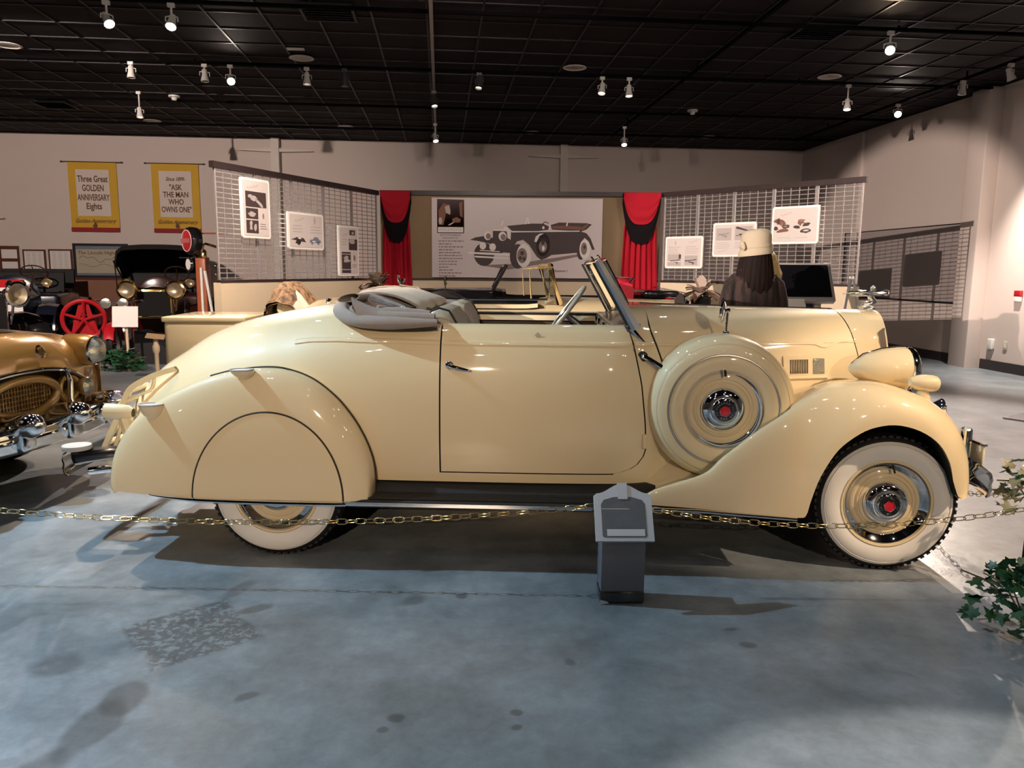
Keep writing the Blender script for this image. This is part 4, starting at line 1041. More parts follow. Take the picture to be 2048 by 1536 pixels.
# ---- luggage rack
rk = [Vector((x, 0, z)) for x, z in ((-.66, .930), (-.75, .905), (-.837, .868), (-.915, .822), (-.955, .77), (-.99, .69), (-1.04, .59), (-1.10, .47), (-1.115, .435))]
for y in (-.43, .43):
    P = spl([(p.x, y, p.z) for p in rk], 30)
    rows = [[p+Vector((0, -.012, 0)), p+Vector((0, .012, 0)), p+Vector((.020, .012, -.024)), p+Vector((.020, -.012, -.024))] for p in P]
    r = MB().grid(rows, cv=True).build('luggage_rack', CREAM, CAR, 40)
    ir = spl([(-.78, y, .862), (-.80, y, .80), (-.88, y, .765), (-.985, y, .715), (-.985, y, .60), (-1.03, y, .46)], 20)
    MB().tube(ir, .010, 6).build('inner_rail', CREAM, r)
    MB().rbox((-1.06, y-.01*(-1 if y > 0 else 1), .43), (.16, .02, .08), .008).build('hinge_bracket', CREAM, r)
    for bx_, bz_ in ((-1.11, .44), (-1.03, .43)): MB().ball((bx_, y-.022*(1 if y < 0 else -1), bz_), (.009, .006, .009)).build('bolt', CHROME_DULL, r)
    MB().rbox((-.975, y*1.06, .415), (.16, .03, .09), .012).build('rack_mount', CREAM, r)
for x, z in ((-.915, .795), (-.955, .735), (-.985, .655), (-1.02, .575), (-1.06, .50)):
    MB().rbox((x, 0, z), (.018, .86, .03), .006, (0, -.9, 0)).build('rack_slat', CREAM, CAR)
# ---- tail lamp, rear bumper, exhaust, front bumper, plate, horns
for s in (-1, 1):
    t_ = MB().lathe([(.022, .085), (.036, .06), (.040, .02), (.041, -.03), (.040, -.060)], (-.825, s*.735, .732), (1, 0, -.05), 24).build('tail_lamp', CREAM, CAR)
    MB().lathe([(.0415, -.058), (.044, -.062), (.042, -.072), (.034, -.074)], (-.825, s*.735, .732), (1, 0, -.05), 24).build('lamp_rim', CHROME, t_)
    MB().lathe([(.036, -.072), (.02, -.084), (0, -.088)], (-.825, s*.735, .732), (1, 0, -.05), 20).build('lamp_lens', mat('red_lens', (.25, .01, .012), rough=.15), t_)
    MB().tube([(-.79, s*.735, .70), (-.762, s*.735, .63)], [.03, .04], 8).build('lamp_foot', CREAM, t_)
bp = spl([(-1.165, -.64, .42), (-1.195, -.60, .42), (-1.225, -.4, .42), (-1.235, 0, .42), (-1.225, .4, .42), (-1.195, .60, .42), (-1.165, .64, .42)], 40)
prof = [(.0, -.068), (-.018, -.056), (-.027, -.024), (-.020, 0), (-.027, .024), (-.018, .056), (.0, .068)]
rb = MB().grid([[p+Vector((a, 0, c)) for a, c in prof] for p in bp]).build('rear_bumper', CHROME, CAR)
for s in (-1, 1):
    MB().tube([(-1.18, s*.56, .44), (-1.10, s*.56, .455), (-.98, s*.54, .47), (-.9, s*.5, .46)], [.028, .026, .024, .022], 8, flat=1.5).build('bumper_arm', BLACKP, rb)
    MB().lathe([(.07, -.012), (.075, 0), (.072, .012), (0, .014)], (-1.15, s*.58, .505), (0, 0, 1), 28).build('bumper_step', GREYPAD, rb)
MB().tube([(-1.26, -.30, .297), (-1.10, -.30, .320), (-.8, -.30, .33)], .024, 12).build('exhaust_tip', CHROME, CAR)
fp = spl([(3.53, -.74, .43), (3.575, -.68, .43), (3.625, -.4, .43), (3.64, 0, .43), (3.625, .4, .43), (3.575, .68, .43), (3.53, .74, .43)], 40)
prof = [(.0, -.068), (.018, -.056), (.027, -.024), (.020, 0), (.027, .024), (.018, .056), (.0, .068)]
fb = MB().grid([[p+Vector((a, 0, c)) for a, c in prof] for p in fp]).build('front_bumper', CHROME, CAR)
for s in (-1, 1):
    MB().box((3.44, s*.50, .43), (.24, .05, .10)).build('bumper_arm', BLACKP, fb)
    MB().rbox((3.64, s*.34, .50), (.05, .06, .30), .02).build('bumper_guard', CHROME, fb)
pl = MB().rbox((3.705, -.235, .475), (.014, .34, .165), .006).build('number_plate', mat('ivory_plate', (.78, .72, .56), rough=.35), CAR)
MB().box((3.705, -.235, .565), (.02, .36, .012)).box((3.705, -.235, .385), (.02, .36, .012)).build('plate_frame', CHROME, pl)
MB().box((3.705, -.235, .41), (.020, .10, .025)).build('plate_slot', BLACKM, pl)
for y in (-.345, -.125): MB().ball((3.705, y, .525), (.012, .008, .008)).build('plate_bolt', CHROME_DULL, pl)
MB().prism([(-.012, -.01), (.0, .012), (.012, -.01)], (3.713, -.235, .53), (0, 1, 0), (0, 0, 1), (.003, 0, 0)).build('plate_emblem', BLACKM, pl)
for s in (-1, 1):
    MB().lathe([(.018, -.20), (.022, -.05), (.035, .05), (.062, .10), (.066, .104)], (3.46, s*.20, .72), (1, 0, -.05), 24).ball((3.28, s*.20, .73), .05).build('horn', CHROME, CAR)
# ---------------------------------------------------------------- display screens behind the cars
CREAMW = mat('cream_low_wall', (0.62, 0.50, 0.35), rough=0.6, var=0.03, bump=0.04)
RAILM = mat('dark_rail', (0.030, 0.018, 0.018), rough=0.35, var=0.2)
WIREM = mat('silver_grid_wire', (0.62, 0.58, 0.58), rough=0.22, metal=0.7, var=0.05)
KHAKI = mat('khaki_cloth_board', (0.24, 0.165, 0.095), rough=0.9, var=0.05, bump=0.1, bscale=300)
LA, LB = Vector((-2.32, 8.47, 0)), Vector((-.88, 11.30, 0))
RA, RB = Vector((3.12, 10.85, 0)), Vector((4.82, 8.65, 0))
CA, CB = Vector((-.86, 11.34, 0)), Vector((3.12, 10.95, 0))
def wing(A, B, lab, npan):
    d = (B-A); L = d.length; ang = atan2(d.y, d.x)
    t = thing('grid_screen', A, ang, lab, 'screen', 'wire grid screens beside the central board')
    MB().box((L/2, .05, .65), (L, .10, 1.30)).build('low_wall', CREAMW, t)
    MB().box((L/2, .03, 2.52), (L+.06, .06, .065)).build('top_rail', RAILM, t)
    MB().box((L/2, .03, 1.315), (L, .07, .03)).build('bottom_rail', RAILM, t)
    pw = L/npan
    g = MB()
    for x in (.012, pw-.012): g.box((x, 0, 1.91), (.018, .018, 1.16))
    for k in range(1, 5): g.box((pw*k/5, -.004, 1.91), (.006, .006, 1.16))
    for k in range(22): g.box((pw/2, .004, 1.35+.0525*k), (pw-.02, .006, .0085))
    me = None
    for k in range(npan):
        if me is None:
            o = g.build('grid_panel', WIREM, t); me = o.data
        else:
            o = bpy.data.objects.new('grid_panel', me); COL.objects.link(o); o.parent = t
        o.location = (pw*k, .03, 0)
    return t, d.normalized(), ang
WL, dl, al = wing(LA, LB, 'left wire grid screen on a cream low wall with a dark top rail', 5)
WR, dr, ar = wing(RA, RB, 'right wire grid screen on a cream low wall with a dark top rail', 5)
t = thing('display_board', CA, atan2((CB-CA).y, (CB-CA).x), 'khaki cloth board between the red curtains carrying the big car poster', 'board')
LC = (CB-CA).length
MB().box((LC/2, .06, .65), (LC, .10, 1.30)).build('low_wall', CREAMW, t)
MB().box((LC/2, .06, 1.91), (LC, .06, 1.22)).build('cloth_panel', KHAKI, t)
MB().box((LC/2, .04, 2.53), (LC, .08, .065)).build('top_rail', RAILM, t)
MB().box((LC/2, .04, 1.315), (LC, .08, .03)).build('bottom_rail', RAILM, t)
# ---- printed boards on the wire screens
INKD = mat('ink_dark', (0.055, 0.035, 0.035), rough=0.6); INKM = mat('ink_mid', (0.22, 0.165, 0.15), rough=0.6)
INKL = mat('ink_pale', (0.42, 0.36, 0.34), rough=0.6); INKW = mat('ink_white', (0.74, 0.68, 0.66), rough=0.6)
INKB = mat('ink_brown', (0.20, 0.08, 0.045), rough=0.6); INKS = mat('ink_blue_grey', (0.16, 0.17, 0.22), rough=0.6)
SIGNM = mat('white_sign_frame', (0.86, 0.80, 0.74), rough=0.4, var=0.02); SIGNF = mat('pale_sign_face', (0.60, 0.53, 0.50), rough=0.45, var=0.06, scale=3)
def rrect(w, h, r, n=5):
    P = []
    for cx, cy, a0 in ((w/2-r, h/2-r, 0), (-w/2+r, h/2-r, pi/2), (-w/2+r, -h/2+r, pi), (w/2-r, -h/2+r, 3*pi/2)):
        for k in range(n+1): P.append((cx+r*cos(a0+pi/2*k/n), cy+r*sin(a0+pi/2*k/n)))
    return P
def sign(A, d, s0, s1, z0, z1, lab, draw):
    nrm = Vector((d.y, -d.x, 0)); c = A+d*((s0+s1)/2)+nrm*.045
    w, h = s1-s0, z1-z0; zc = (z0+z1)/2
    t = thing('picture_board', (c.x, c.y, z0), 0, lab, 'sign', 'printed boards on the wire screens')
    o = Vector((0, 0, h/2))
    MB().prism(rrect(w, h, .03), o, d, (0, 0, 1), -nrm*.02).build('frame', SIGNM, t)
    MB().prism(rrect(w-.05, h-.05, .02), o+nrm*.003, d, (0, 0, 1), -nrm*.003).build('face', SIGNF, t)
    for k, (m, polys) in enumerate(draw(w, h)):
        b = MB()
        for p in polys: b.prism(p, o+nrm*(.004+.0004*k), d, (0, 0, 1), -nrm*.0008)
        tag(b.build('print', m, t), kind='stuff')
    for sx in (-1, 1): MB().tube([o+d*(sx*w*.35)+Vector((0, 0, h/2-.01)), o+d*(sx*w*.35)+Vector((0, 0, h/2+.03))-nrm*.03], .004, 5).build('hook', CHROME_DULL, t)
    return t
def R_(x0, y0, x1, y1): return [(x0, y0), (x1, y0), (x1, y1), (x0, y1)]
def lines(x0, x1, y, n, dy, rnd=.25): return [R_(x0+(x1-x0)*rnd*.3*random.random(), y-dy*k, x1-(x1-x0)*rnd*random.random(), y-dy*k+dy*.28) for k in range(n)]
def blob(cx, cy, rx, ry, n=12, j=.2, ang=0):
    P = []
    for k in range(n):
        a = 2*pi*k/n; r = 1+j*(random.random()-.5)*2
        x, y = rx*r*cos(a), ry*r*sin(a); P.append((cx+x*cos(ang)-y*sin(ang), cy+x*sin(ang)+y*cos(ang)))
    return P
def script(x, y, w): return [[(x+w*t, y+w*.22*t+w*.07*sin(t*22)+k) for t in zl(0, 1, 14)] + [(x+w*t, y+w*.22*t+w*.07*sin(t*22)+k-w*.05) for t in reversed(zl(0, 1, 14))] for k in (0,)]
def planeshape(cx, cy, w, s=1): return [[(cx-w/2, cy-.06*w), (cx+w/2, cy+.05*w*s), (cx+w/2, cy+.12*w*s), (cx+.1*w, cy+.06*w), (cx-w/2, cy+.02*w)], [(cx-.2*w, cy-.12*w), (cx+.35*w, cy-.2*w), (cx+.36*w, cy-.15*w), (cx-.15*w, cy-.05*w)], [(cx+.1*w, cy-.1*w), (cx+.2*w, cy-.3*w), (cx+.26*w, cy-.3*w), (cx+.18*w, cy-.08*w)]]
def carshape(cx, cy, w):
    return [[(cx-.5*w, cy-.08*w), (cx-.46*w, cy+.06*w), (cx-.2*w, cy+.1*w), (cx-.08*w, cy+.22*w), (cx+.22*w, cy+.22*w), (cx+.36*w, cy+.08*w), (cx+.5*w, cy+.04*w), (cx+.5*w, cy-.08*w)], blob(cx-.28*w, cy-.1*w, .1*w, .1*w, 10, 0), blob(cx+.28*w, cy-.1*w, .1*w, .1*w, 10, 0)]
def dA(w, h): return [(INKD, [R_(-w*.36, h*.02, w*.36, h*.28), R_(-w*.36, -h*.18, w*.06, 0), R_(-w*.36, -h*.42, w*.06, -h*.20)]), (INKL, script(-w*.3, h*.33, w*.4) + [blob(-.08*w, .17*h, .13*w, .05*h), blob(.1*w, .1*h, .16*w, .03*h, ang=-.6), blob(-.2*w, .2*h, .07*w, .03*h), blob(-.15*w, -.09*h, .12*w, .05*h, j=.4), blob(-.2*w, -.3*h, .05*w, .09*h, j=.4), blob(-.05*w, -.32*h, .05*w, .06*h)]), (INKM, lines(w*.12, w*.36, -h*.26, 3, h*.04) + [blob(.24*w, -.12*h, .03*w, .05*h)])]
def dB(w, h): return [(INKL, script(-w*.32, h*.26, w*.25) + [blob(.24*w, .3*h, .035*w, .1*h)] + lines(-w*.38, -w*.06, .12*h, 3, .08*h) + lines(w*.1, w*.42, .12*h, 3, .08*h)), (INKD, [blob(-.22*w, -.24*h, .16*w, .09*h, j=.5), blob(-.22*w, -.32*h, .05*w, .08*h)]), (INKS, carshape(.24*w, -.26*h, .32*w)), (INKW, [blob(.2*w, -.27*h, .06*w, .02*h), blob(-.2*w, -.2*h, .05*w, .02*h)])]
def dC(w, h): return [(INKD, [R_(.04*w, .32*h, .32*w, .42*h), R_(0, .02*h, .42*w, .24*h), R_(-.36*w, -.44*h, .08*w, -.02*h)]), (INKL, script(-.36*w, .3*h, .34*w) + lines(-.36*w, -.06*w, .22*h, 3, .05*h) + [blob(.2*w, .36*h, .06*w, .03*h), blob(.15*w, .2*h, .16*w, .05*h), blob(-.14*w, -.16*h, .17*w, .05*h, j=.5), R_(-.36*w, -.38*h, .08*w, -.36*h), R_(-.36*w, -.07*h, .08*w, -.055*h)]), (INKM, lines(.14*w, .38*w, -.28*h, 2, .04*h) + [blob(.26*w, -.14*h, .05*w, .06*h)])]
def dD(w, h): return [(INKL, script(.14*w, .3*h, .22*w) + [blob(-.22*w, .3*h, .02*w, .07*h)] + lines(-.42*w, -.06*w, .16*h, 4, .065*h) + lines(.04*w, .42*w, .16*h, 4, .065*h) + [R_(-.42*w, -.42*h, -.06*w, -.06*h), R_(.04*w, -.4*h, .38*w, -.1*h)]), (INKD, [R_(-.12*w, -.2*h, -.06*w, -.06*h)] + planeshape(-.22*w, -.26*h, .26*w) + planeshape(.2*w, -.26*h, .3*w)), (INKW, [R_(-.42*w, -.3*h, -.06*w, -.28*h)])]
def dE(w, h): return [(INKL, [R_(-.42*w, -.02*h, -.06*w, .34*h), R_(.02*w, -.02*h, .42*w, .38*h)] + lines(-.42*w, -.06*w, -.1*h, 4, .05*h) + lines(.02*w, .4*w, -.1*h, 4, .05*h) + script(-.36*w, -.36*h, .2*w)), (INKM, planeshape(-.24*w, .16*h, .24*w) + planeshape(.2*w, .12*h, .3*w)), (INKD, [[(.04*w, .32*h), (.4*w, .2*h), (.4*w, .23*h), (.06*w, .38*h)], [(.12*w, .12*h), (.36*w, .14*h), (.3*w, .17*h), (.12*w, .16*h)]])]
def dF(w, h): return [(INKL, script(-.32*w, .26*h, .24*w) + lines(-.36*w, -.06*w, -.34*h, 1, .04*h) + lines(.0*w, .3*w, -.34*h, 1, .04*h)), (INKB, [blob(-.34*w, .1*h, .09*w, .1*h, j=.5), blob(-.24*w, -.14*h, .13*w, .045*h, ang=.15), blob(.12*w, .08*h, .10*w, .08*h, j=.5), blob(-.24*w, .05*h, .05*w, .04*h)]), (INKD, [blob(-.36*w, .12*h, .05*w, .06*h, j=.5), blob(-.2*w, -.03*h, .09*w, .05*h), blob(-.4*w, -.08*h, .05*w, .05*h), blob(.24*w, -.0*h, .08*w, .045*h, ang=.2), blob(.05*w, -.06*h, .07*w, .045*h), blob(.24*w, -.16*h, .11*w, .06*h, ang=.1)]), (INKM, [blob(-.2*w, -.03*h, .05*w, .025*h), blob(.25*w, -.155*h, .07*w, .035*h), blob(.13*w, .11*h, .05*w, .03*h)]), (INKW, [blob(.24*w, -.15*h, .05*w, .015*h)])]
sign(LA, dl, .31, .78, 1.785, 2.43, 'tall picture board with dark photographs, nearest on the left screen', dA)
sign(LA, dl, 1.09, 1.79, 1.685, 2.12, 'squarish board with two small pictures, middle of the left screen', dB)
sign(LA, dl, 2.11, 2.58, 1.36, 2.015, 'narrow tall board hanging lowest on the left screen', dC)
sign(RA, dr, .10, .71, 1.50, 1.935, 'small board with two aircraft pictures beside the right curtain', dD)
sign(RA, dr, .86, 1.49, 1.655, 2.095, 'middle board on the right screen, behind the cream hat', dE)
sign(RA, dr, 1.70, 2.31, 1.805, 2.26, 'highest board on the right screen with eight small vehicle pictures', dF)
# ---- the big car poster
ex = (CB-CA).normalized(); nrm = Vector((ex.y, -ex.x, 0)); PO = CA+ex*.74+nrm*.006+Vector((0, 0, 1.345))
t = thing('car_poster', PO, 0, 'wide poster of a dark open touring car between the red curtains', 'poster')
PW, PH = 2.43, 1.12
POSTERM = mat('poster_paper', (0.60, 0.52, 0.52), rough=0.4, var=0.04, scale=1.5)
MB().prism(R_(0, 0, PW, PH), (0, 0, 0), ex, (0, 0, 1), nrm*.008).build('paper', POSTERM, t)
def PP(pts): return [((x-15)/1965*PW, (1000-y)/955*PH) for x, y in pts]
def pblob(cx, cy, rx, ry, n=22): return PP([(cx+rx*cos(2*pi*k/n), cy+ry*sin(2*pi*k/n)) for k in range(n)])
layers = [
    (INKM, [PP([(560, 850), (980, 830), (1750, 700), (1780, 720), (1300, 830), (900, 900)])]),
    (INKD, [pblob(620, 720, 118, 140), pblob(1740, 670, 48, 105), PP([(455, 545), (520, 515), (640, 495), (720, 520), (720, 600), (560, 560)]),
            PP([(720, 435), (930, 435), (930, 640), (800, 720), (720, 700)])]),
    (INKD, [PP([(930, 440), (1240, 440), (1720, 430), (1800, 455), (1850, 520), (1880, 600), (1900, 650), (1870, 655), (1830, 560), (1780, 510), (1720, 600), (1700, 690), (1400, 720), (1340, 760), (1280, 780), (1230, 740), (1140, 600), (1070, 540), (1000, 560), (950, 640), (930, 700), (800, 690), (850, 580), (930, 520)]),
            PP([(880, 375), (1160, 345), (1300, 345), (1380, 385), (1370, 415), (1240, 435), (940, 435)]),
            PP([(1385, 360), (1480, 330), (1800, 335), (1860, 350), (1800, 410), (1740, 435), (1400, 415)]),
            pblob(1010, 740, 92, 150), pblob(1300, 600, 85, 140)]),
    (INKW, [PP([(925, 440), (1720, 425), (1720, 436), (940, 452)]), pblob(1080, 730, 85, 140), pblob(1785, 645, 62, 118), PP([(855, 380), (930, 430), (925, 540), (890, 520), (880, 440), (720, 432), (730, 420), (840, 415)]),
            pblob(660, 495, 42, 52), pblob(832, 500, 46, 55), pblob(605, 615, 38, 45), pblob(718, 630, 38, 45), PP([(435, 690), (910, 705), (915, 735), (440, 712)]), PP([(500, 735), (915, 755), (915, 775), (520, 757)]),
            PP([(570, 665), (800, 680), (800, 690), (570, 675)]), PP([(1200, 560), (1215, 500), (1260, 465), (1310, 462), (1260, 490), (1225, 570)]),
            PP([(815, 370), (822, 330), (850, 305), (835, 340), (830, 372)]), PP([(1090, 355), (1110, 270), (1130, 290), (1140, 350), (1128, 350), (1115, 290), (1102, 355)])]),
    (INKB, [PP([(1400, 375), (1560, 368), (1740, 378), (1730, 415), (1400, 400)]), PP([(1730, 400), (1800, 345), (1830, 345), (1750, 425)])]),
    (INKM, [pblob(1060, 730, 58, 92), pblob(1775, 640, 36, 75), pblob(1300, 620, 48, 70), pblob(840, 510, 30, 38), pblob(668, 500, 28, 36)]),
    (INKD, [pblob(1060, 700, 22, 26), pblob(1040, 760, 20, 24), pblob(1085, 770, 18, 26), pblob(1780, 620, 14, 24), pblob(1300, 570, 20, 30), PP([(1290, 345), (1310, 322), (1340, 322), (1368, 345), (1355, 345), (1335, 332), (1315, 332), (1302, 345)])]),
    (INKW, [pblob(1305, 640, 16, 30), pblob(1302, 393, 14, 18), PP([(1360, 415), (1372, 360), (1385, 360), (1378, 415)]), PP([(1560, 370), (1572, 330), (1585, 330), (1580, 370)])]),
    (INKD, [PP([(78, 62), (388, 70), (388, 385), (78, 385)]), PP([(78, 385), (388, 385), (388, 468), (78, 468)])]),
    (INKW, [PP([(86, 395), (378, 395), (378, 458), (86, 458)])]),
    (INKB, [PP([(90, 200), (150, 110), (225, 130), (235, 250), (180, 230), (150, 370), (95, 370)]), PP([(330, 110), (370, 90), (370, 280), (340, 260)]), PP([(250, 300), (300, 275), (350, 300), (340, 340), (260, 340)])]),
    (INKL, [PP([(165, 150), (215, 135), (232, 200), (225, 245), (180, 225)]), pblob(115, 320, 22, 40), PP([(200, 370), (260, 335), (275, 340), (225, 375)])]),
]
for k, (m, polys) in enumerate(layers):
    b = MB()
    for p in polys: b.prism(p, nrm*(.0083+.0005*k), ex, (0, 0, 1), nrm*.0004)
    tag(b.build('print', m, t), kind='stuff')
def ptext(s, x, y, size, m, name='lettering', **kw):
    u, v = (x-15)/1965*PW, (1000-y)/955*PH
    return text(s, size, name, m, t, frame(ex*u+Vector((0, 0, v))+nrm*.0150, ex, (0, 0, 1)), **kw)
ptext('BOTH PACKARD &', 230, 492, .034, INKD); ptext('ROLLS-ROYCE', 230, 527, .034, INKD); ptext('ROLLS-ROYCE', 232, 427, .05, INKL)
b = MB(); yy = 562
for k in range(13):
    L = (290, 150, 285, 175, 255, 270, 280, 215, 210, 120, 165, 270, 200)[k]; x = 95
    while x < 90+L:
        w = random.choice((18, 26, 34, 42)); b.prism(PP([(x, yy-6), (min(x+w, 92+L), yy-6), (min(x+w, 92+L), yy+6), (x, yy+6)]), nrm*.0135, ex, (0, 0, 1), nrm*.0004); x += w+9
    yy += 35
tag(b.build('fine_print', INKM, t), kind='stuff'); ptext('Phantom I', 1510, 912, .048, INKD)
# ---- curtains with swags
REDC = mat('red_curtain', (0.31, 0.006, 0.016), rough=0.8, var=0.12, scale=5, spec=0.2); BLKC = mat('black_swag', (0.008, 0.006, 0.007), rough=1.0, spec=0.08)
def curtain(x0, x1, lab):
    A = CA+ex*x0; w = x1-x0
    t = thing('red_curtain', (A.x, A.y, 0), 0, lab, 'curtain', 'red curtains with black swags')
    rows = []
    for k in range(16):
        z = lerp(2.53, .02, k/15); fl = lerp(.80, 1.04, min(1, k/9))*(1 if k > 2 else .95)
        rows.append([ex*(w/2+(j/40-.5)*w*fl)+nrm*(.06+.022*sin(j/40*pi*13+.6*sin(k*.4))+.008*sin(j*1.9))+Vector((0, 0, z)) for j in range(41)])
    MB().grid(rows).build('drape', REDC, t, 80)
    def swag(z0, depth, drop, m, off, nm, wide):
        rows = []
        for k in range(13):
            v = k/12; row = []
            for j in range(25):
                u = j/24; sag = 1-abs(2*u-1)**3.2
                z = z0 - drop*(sag*.80+.20)*v
                row.append(ex*(w/2+(u-.5)*w*wide)+nrm*(off+depth*sin(pi*v)*.5+.012*sin(v*pi*6)*sag)+Vector((0, 0, z)))
            rows.append(row)
        MB().grid(rows).build(nm, m, t, 80)
    swag(2.535, .05, .70, BLKC, .10, 'black_swag', 1.02); swag(2.545, .06, .44, REDC, .14, 'red_swag', .98)
curtain(.03, .46, 'red curtain with a black swag at the left of the poster'); curtain(3.44, 3.97, 'red curtain with a black swag at the right of the poster')
# ---- yellow banners on the back wall
YEL = mat('yellow_banner_cloth', (0.62, 0.36, 0.035), rough=0.8, var=0.06, scale=3); BANW = mat('banner_white_panel', (0.66, 0.56, 0.50), rough=0.8, var=0.03)
REDB = mat('banner_red_hem', (0.27, 0.018, 0.022), rough=0.8); INKT = mat('banner_ink', (0.13, 0.065, 0.04), rough=0.8)
def banner(x0, x1, z0, z1, lab, rowsT):
    w = x1-x0; xc = (x0+x1)/2; y = YB-.03
    t = thing('cloth_banner', (xc, y, z0), 0, lab, 'banner', 'yellow anniversary banners'); H = z1-z0
    rows = [[Vector((w*(j/14-.5), -.012*sin(j*.9+k*.5)*k/10*.6-.004, H-H*k/10)) for j in range(15)] for k in range(11)]
    c = MB().grid(rows).grid([[p+Vector((0, .006, 0)) for p in r] for r in rows]); c.build('cloth', YEL, t)
    MB().tube([(-w/2-.11, 0, H), (w/2+.11, 0, H)], .011, 8).ball((-w/2-.12, 0, H), (.03, .02, .02)).ball((w/2+.12, 0, H), (.03, .02, .02)).build('rod', mat('dark_rod', (.06, .035, .03), rough=.4), t)
    MB().box((0, -.016, H*.56), (w*.69, .004, H*.665)).build('white_panel', BANW, t)
    MB().box((0, -.020, .045), (w*1.002, .008, .09)).build('red_hem', REDB, t)
    for s, zf, size, sh, sx in rowsT:
        text(s, size, 'lettering', INKT, t, frame((0, -.0195, H*zf), (1, 0, 0), (0, 0, 1)), shear=sh, sx=sx, bold=.022)
    text('Golden Anniversary', .125, 'lettering', INKT, t, frame((0, -.0215, H*.155), (1, 0, 0), (0, 0, 1)), shear=.45, sx=.82)
    MB().prism(blob(0, 0, .045, .045, 10, .35), (0, -.0175, H*.092), (1, 0, 0), (0, 0, 1), (0, -.006, 0)).build('crest', INKT, t)
banner(-7.94, -6.94, 2.19, 3.66, 'yellow cloth banner farthest left, reading Three Great Golden Anniversary Eights', [('Three Great', .755, .185, 0, .66), ('GOLDEN', .625, .185, 0, .60), ('ANNIVERSARY', .49, .185, 0, .545), ('Eights', .365, .185, 0, .75)])
banner(-6.22, -5.23, 2.19, 3.66, 'yellow cloth banner second from left, reading Ask The Man Who Owns One', [('Since 1899-', .775, .115, .4, .75), ('"ASK', .655, .165, 0, .75), ('THE MAN', .55, .165, 0, .75), ('WHO', .445, .165, 0, .75), ('OWNS ONE"', .335, .165, 0, .66)])
# ---- framed charts on the back wall, lower left
for x0, x1, z0, z1, lab, m, nl in [(-9.0, -8.53, 1.28, 1.80, 'left one of two framed white charts on the back wall', PAPER, 12), (-8.47, -7.98, 1.24, 1.81, 'right one of two framed white charts on the back wall', PAPER, 12)]:
    t = thing('framed_chart', ((x0+x1)/2, YB-.02, z0), 0, lab, 'chart', 'framed charts on the back wall'); w, h = x1-x0, z1-z0
    MB().box((0, 0, h/2), (w, .03, h)).build('frame', mat('mahogany', (.10, .03, .02), rough=.4), t); MB().box((0, -.017, h/2), (w-.07, .004, h-.07)).build('sheet', m, t)
    b = MB()
    for k in range(nl):
        for c in range(3): b.box((-w/2+.09+c*(w-.12)/3+.03, -.020, h-.07-k*(h-.13)/nl), ((w-.2)/3.6, .002, .010))
    tag(b.build('fine_print', INKL, t), kind='stuff')
t = thing('framed_notices', (-9.35, YB-.02, 1.30), 0, 'dark frame with two white notices at the left edge', 'notice'); MB().box((0, 0, .28), (.55, .03, .58)).build('frame', mat('mahogany', (.10, .03, .02), rough=.4), t)
for z in (.40, .14): MB().box((0.08, -.018, z), (.32, .004, .19)).build('sheet', PAPER, t)
t = thing('framed_map', (-7.38, YB-.03, 1.21), 0, 'framed highway map poster left of the black folding top', 'poster'); MB().box((0, 0, .36), (1.15, .04, .74)).build('frame', BLACKM, t)
MB().box((0, -.022, .36), (1.02, .004, .62)).build('map_sheet', mat('map_tan', (.42, .36, .26), rough=.6, var=.1, scale=3), t)
MB().box((0, -.025, .64), (1.02, .002, .07)).box((.0, -.025, .07), (1.02, .002, .05)).build('map_band', INKS, t)
text('The Lincoln Highway', .11, 'lettering', INKT, t, frame((.0, -.0265, .53), (1, 0, 0), (0, 0, 1)))
b = MB().tube([Vector((-.45+.9*q, -.026, .40+.05*sin(q*9)+.03*sin(q*23))) for q in zl(0, 1, 30)], .004, 5).tube([Vector((-.45+.9*q, -.026, .26+.03*sin(q*12+1))) for q in zl(0, 1, 30)], .003, 5).build('route_line', INKT, t)
t = thing('wainscot', (-7.65, YB-.030, 0), 0, 'brown panelled dado along the back wall at the far left', 'panelling'); MB().box((0, 0, .58), (3.9, .05, 1.16)).build('panel', mat('dado_brown', (.26, .115, .07), rough=.6, var=.1, scale=4), t); MB().box((0, -.01, 1.18), (3.9, .07, .04)).build('cap', mat('mahogany', (.10, .03, .02), rough=.4), t)
t = thing('letter_sign', (-6.50, 12.35, 0), .2, 'red and white sign with a black letter L on a dark stand', 'sign'); MB().tube([(0, 0, 0), (0, 0, .8)], .02).lathe([(.2, 0), (.2, .02), (0, .03)], n=20).build('stand', BLACKM, t)
MB().box((0, -.02, 1.00), (.36, .02, .46)).build('board', PAPER, t); MB().box((0, -.032, 1.19), (.36, .006, .12)).build('red_band', REDP, t); text('L', .30, 'lettering', BLACKM, t, frame((0, -.033, .96), (1, 0, 0), (0, 0, 1)))
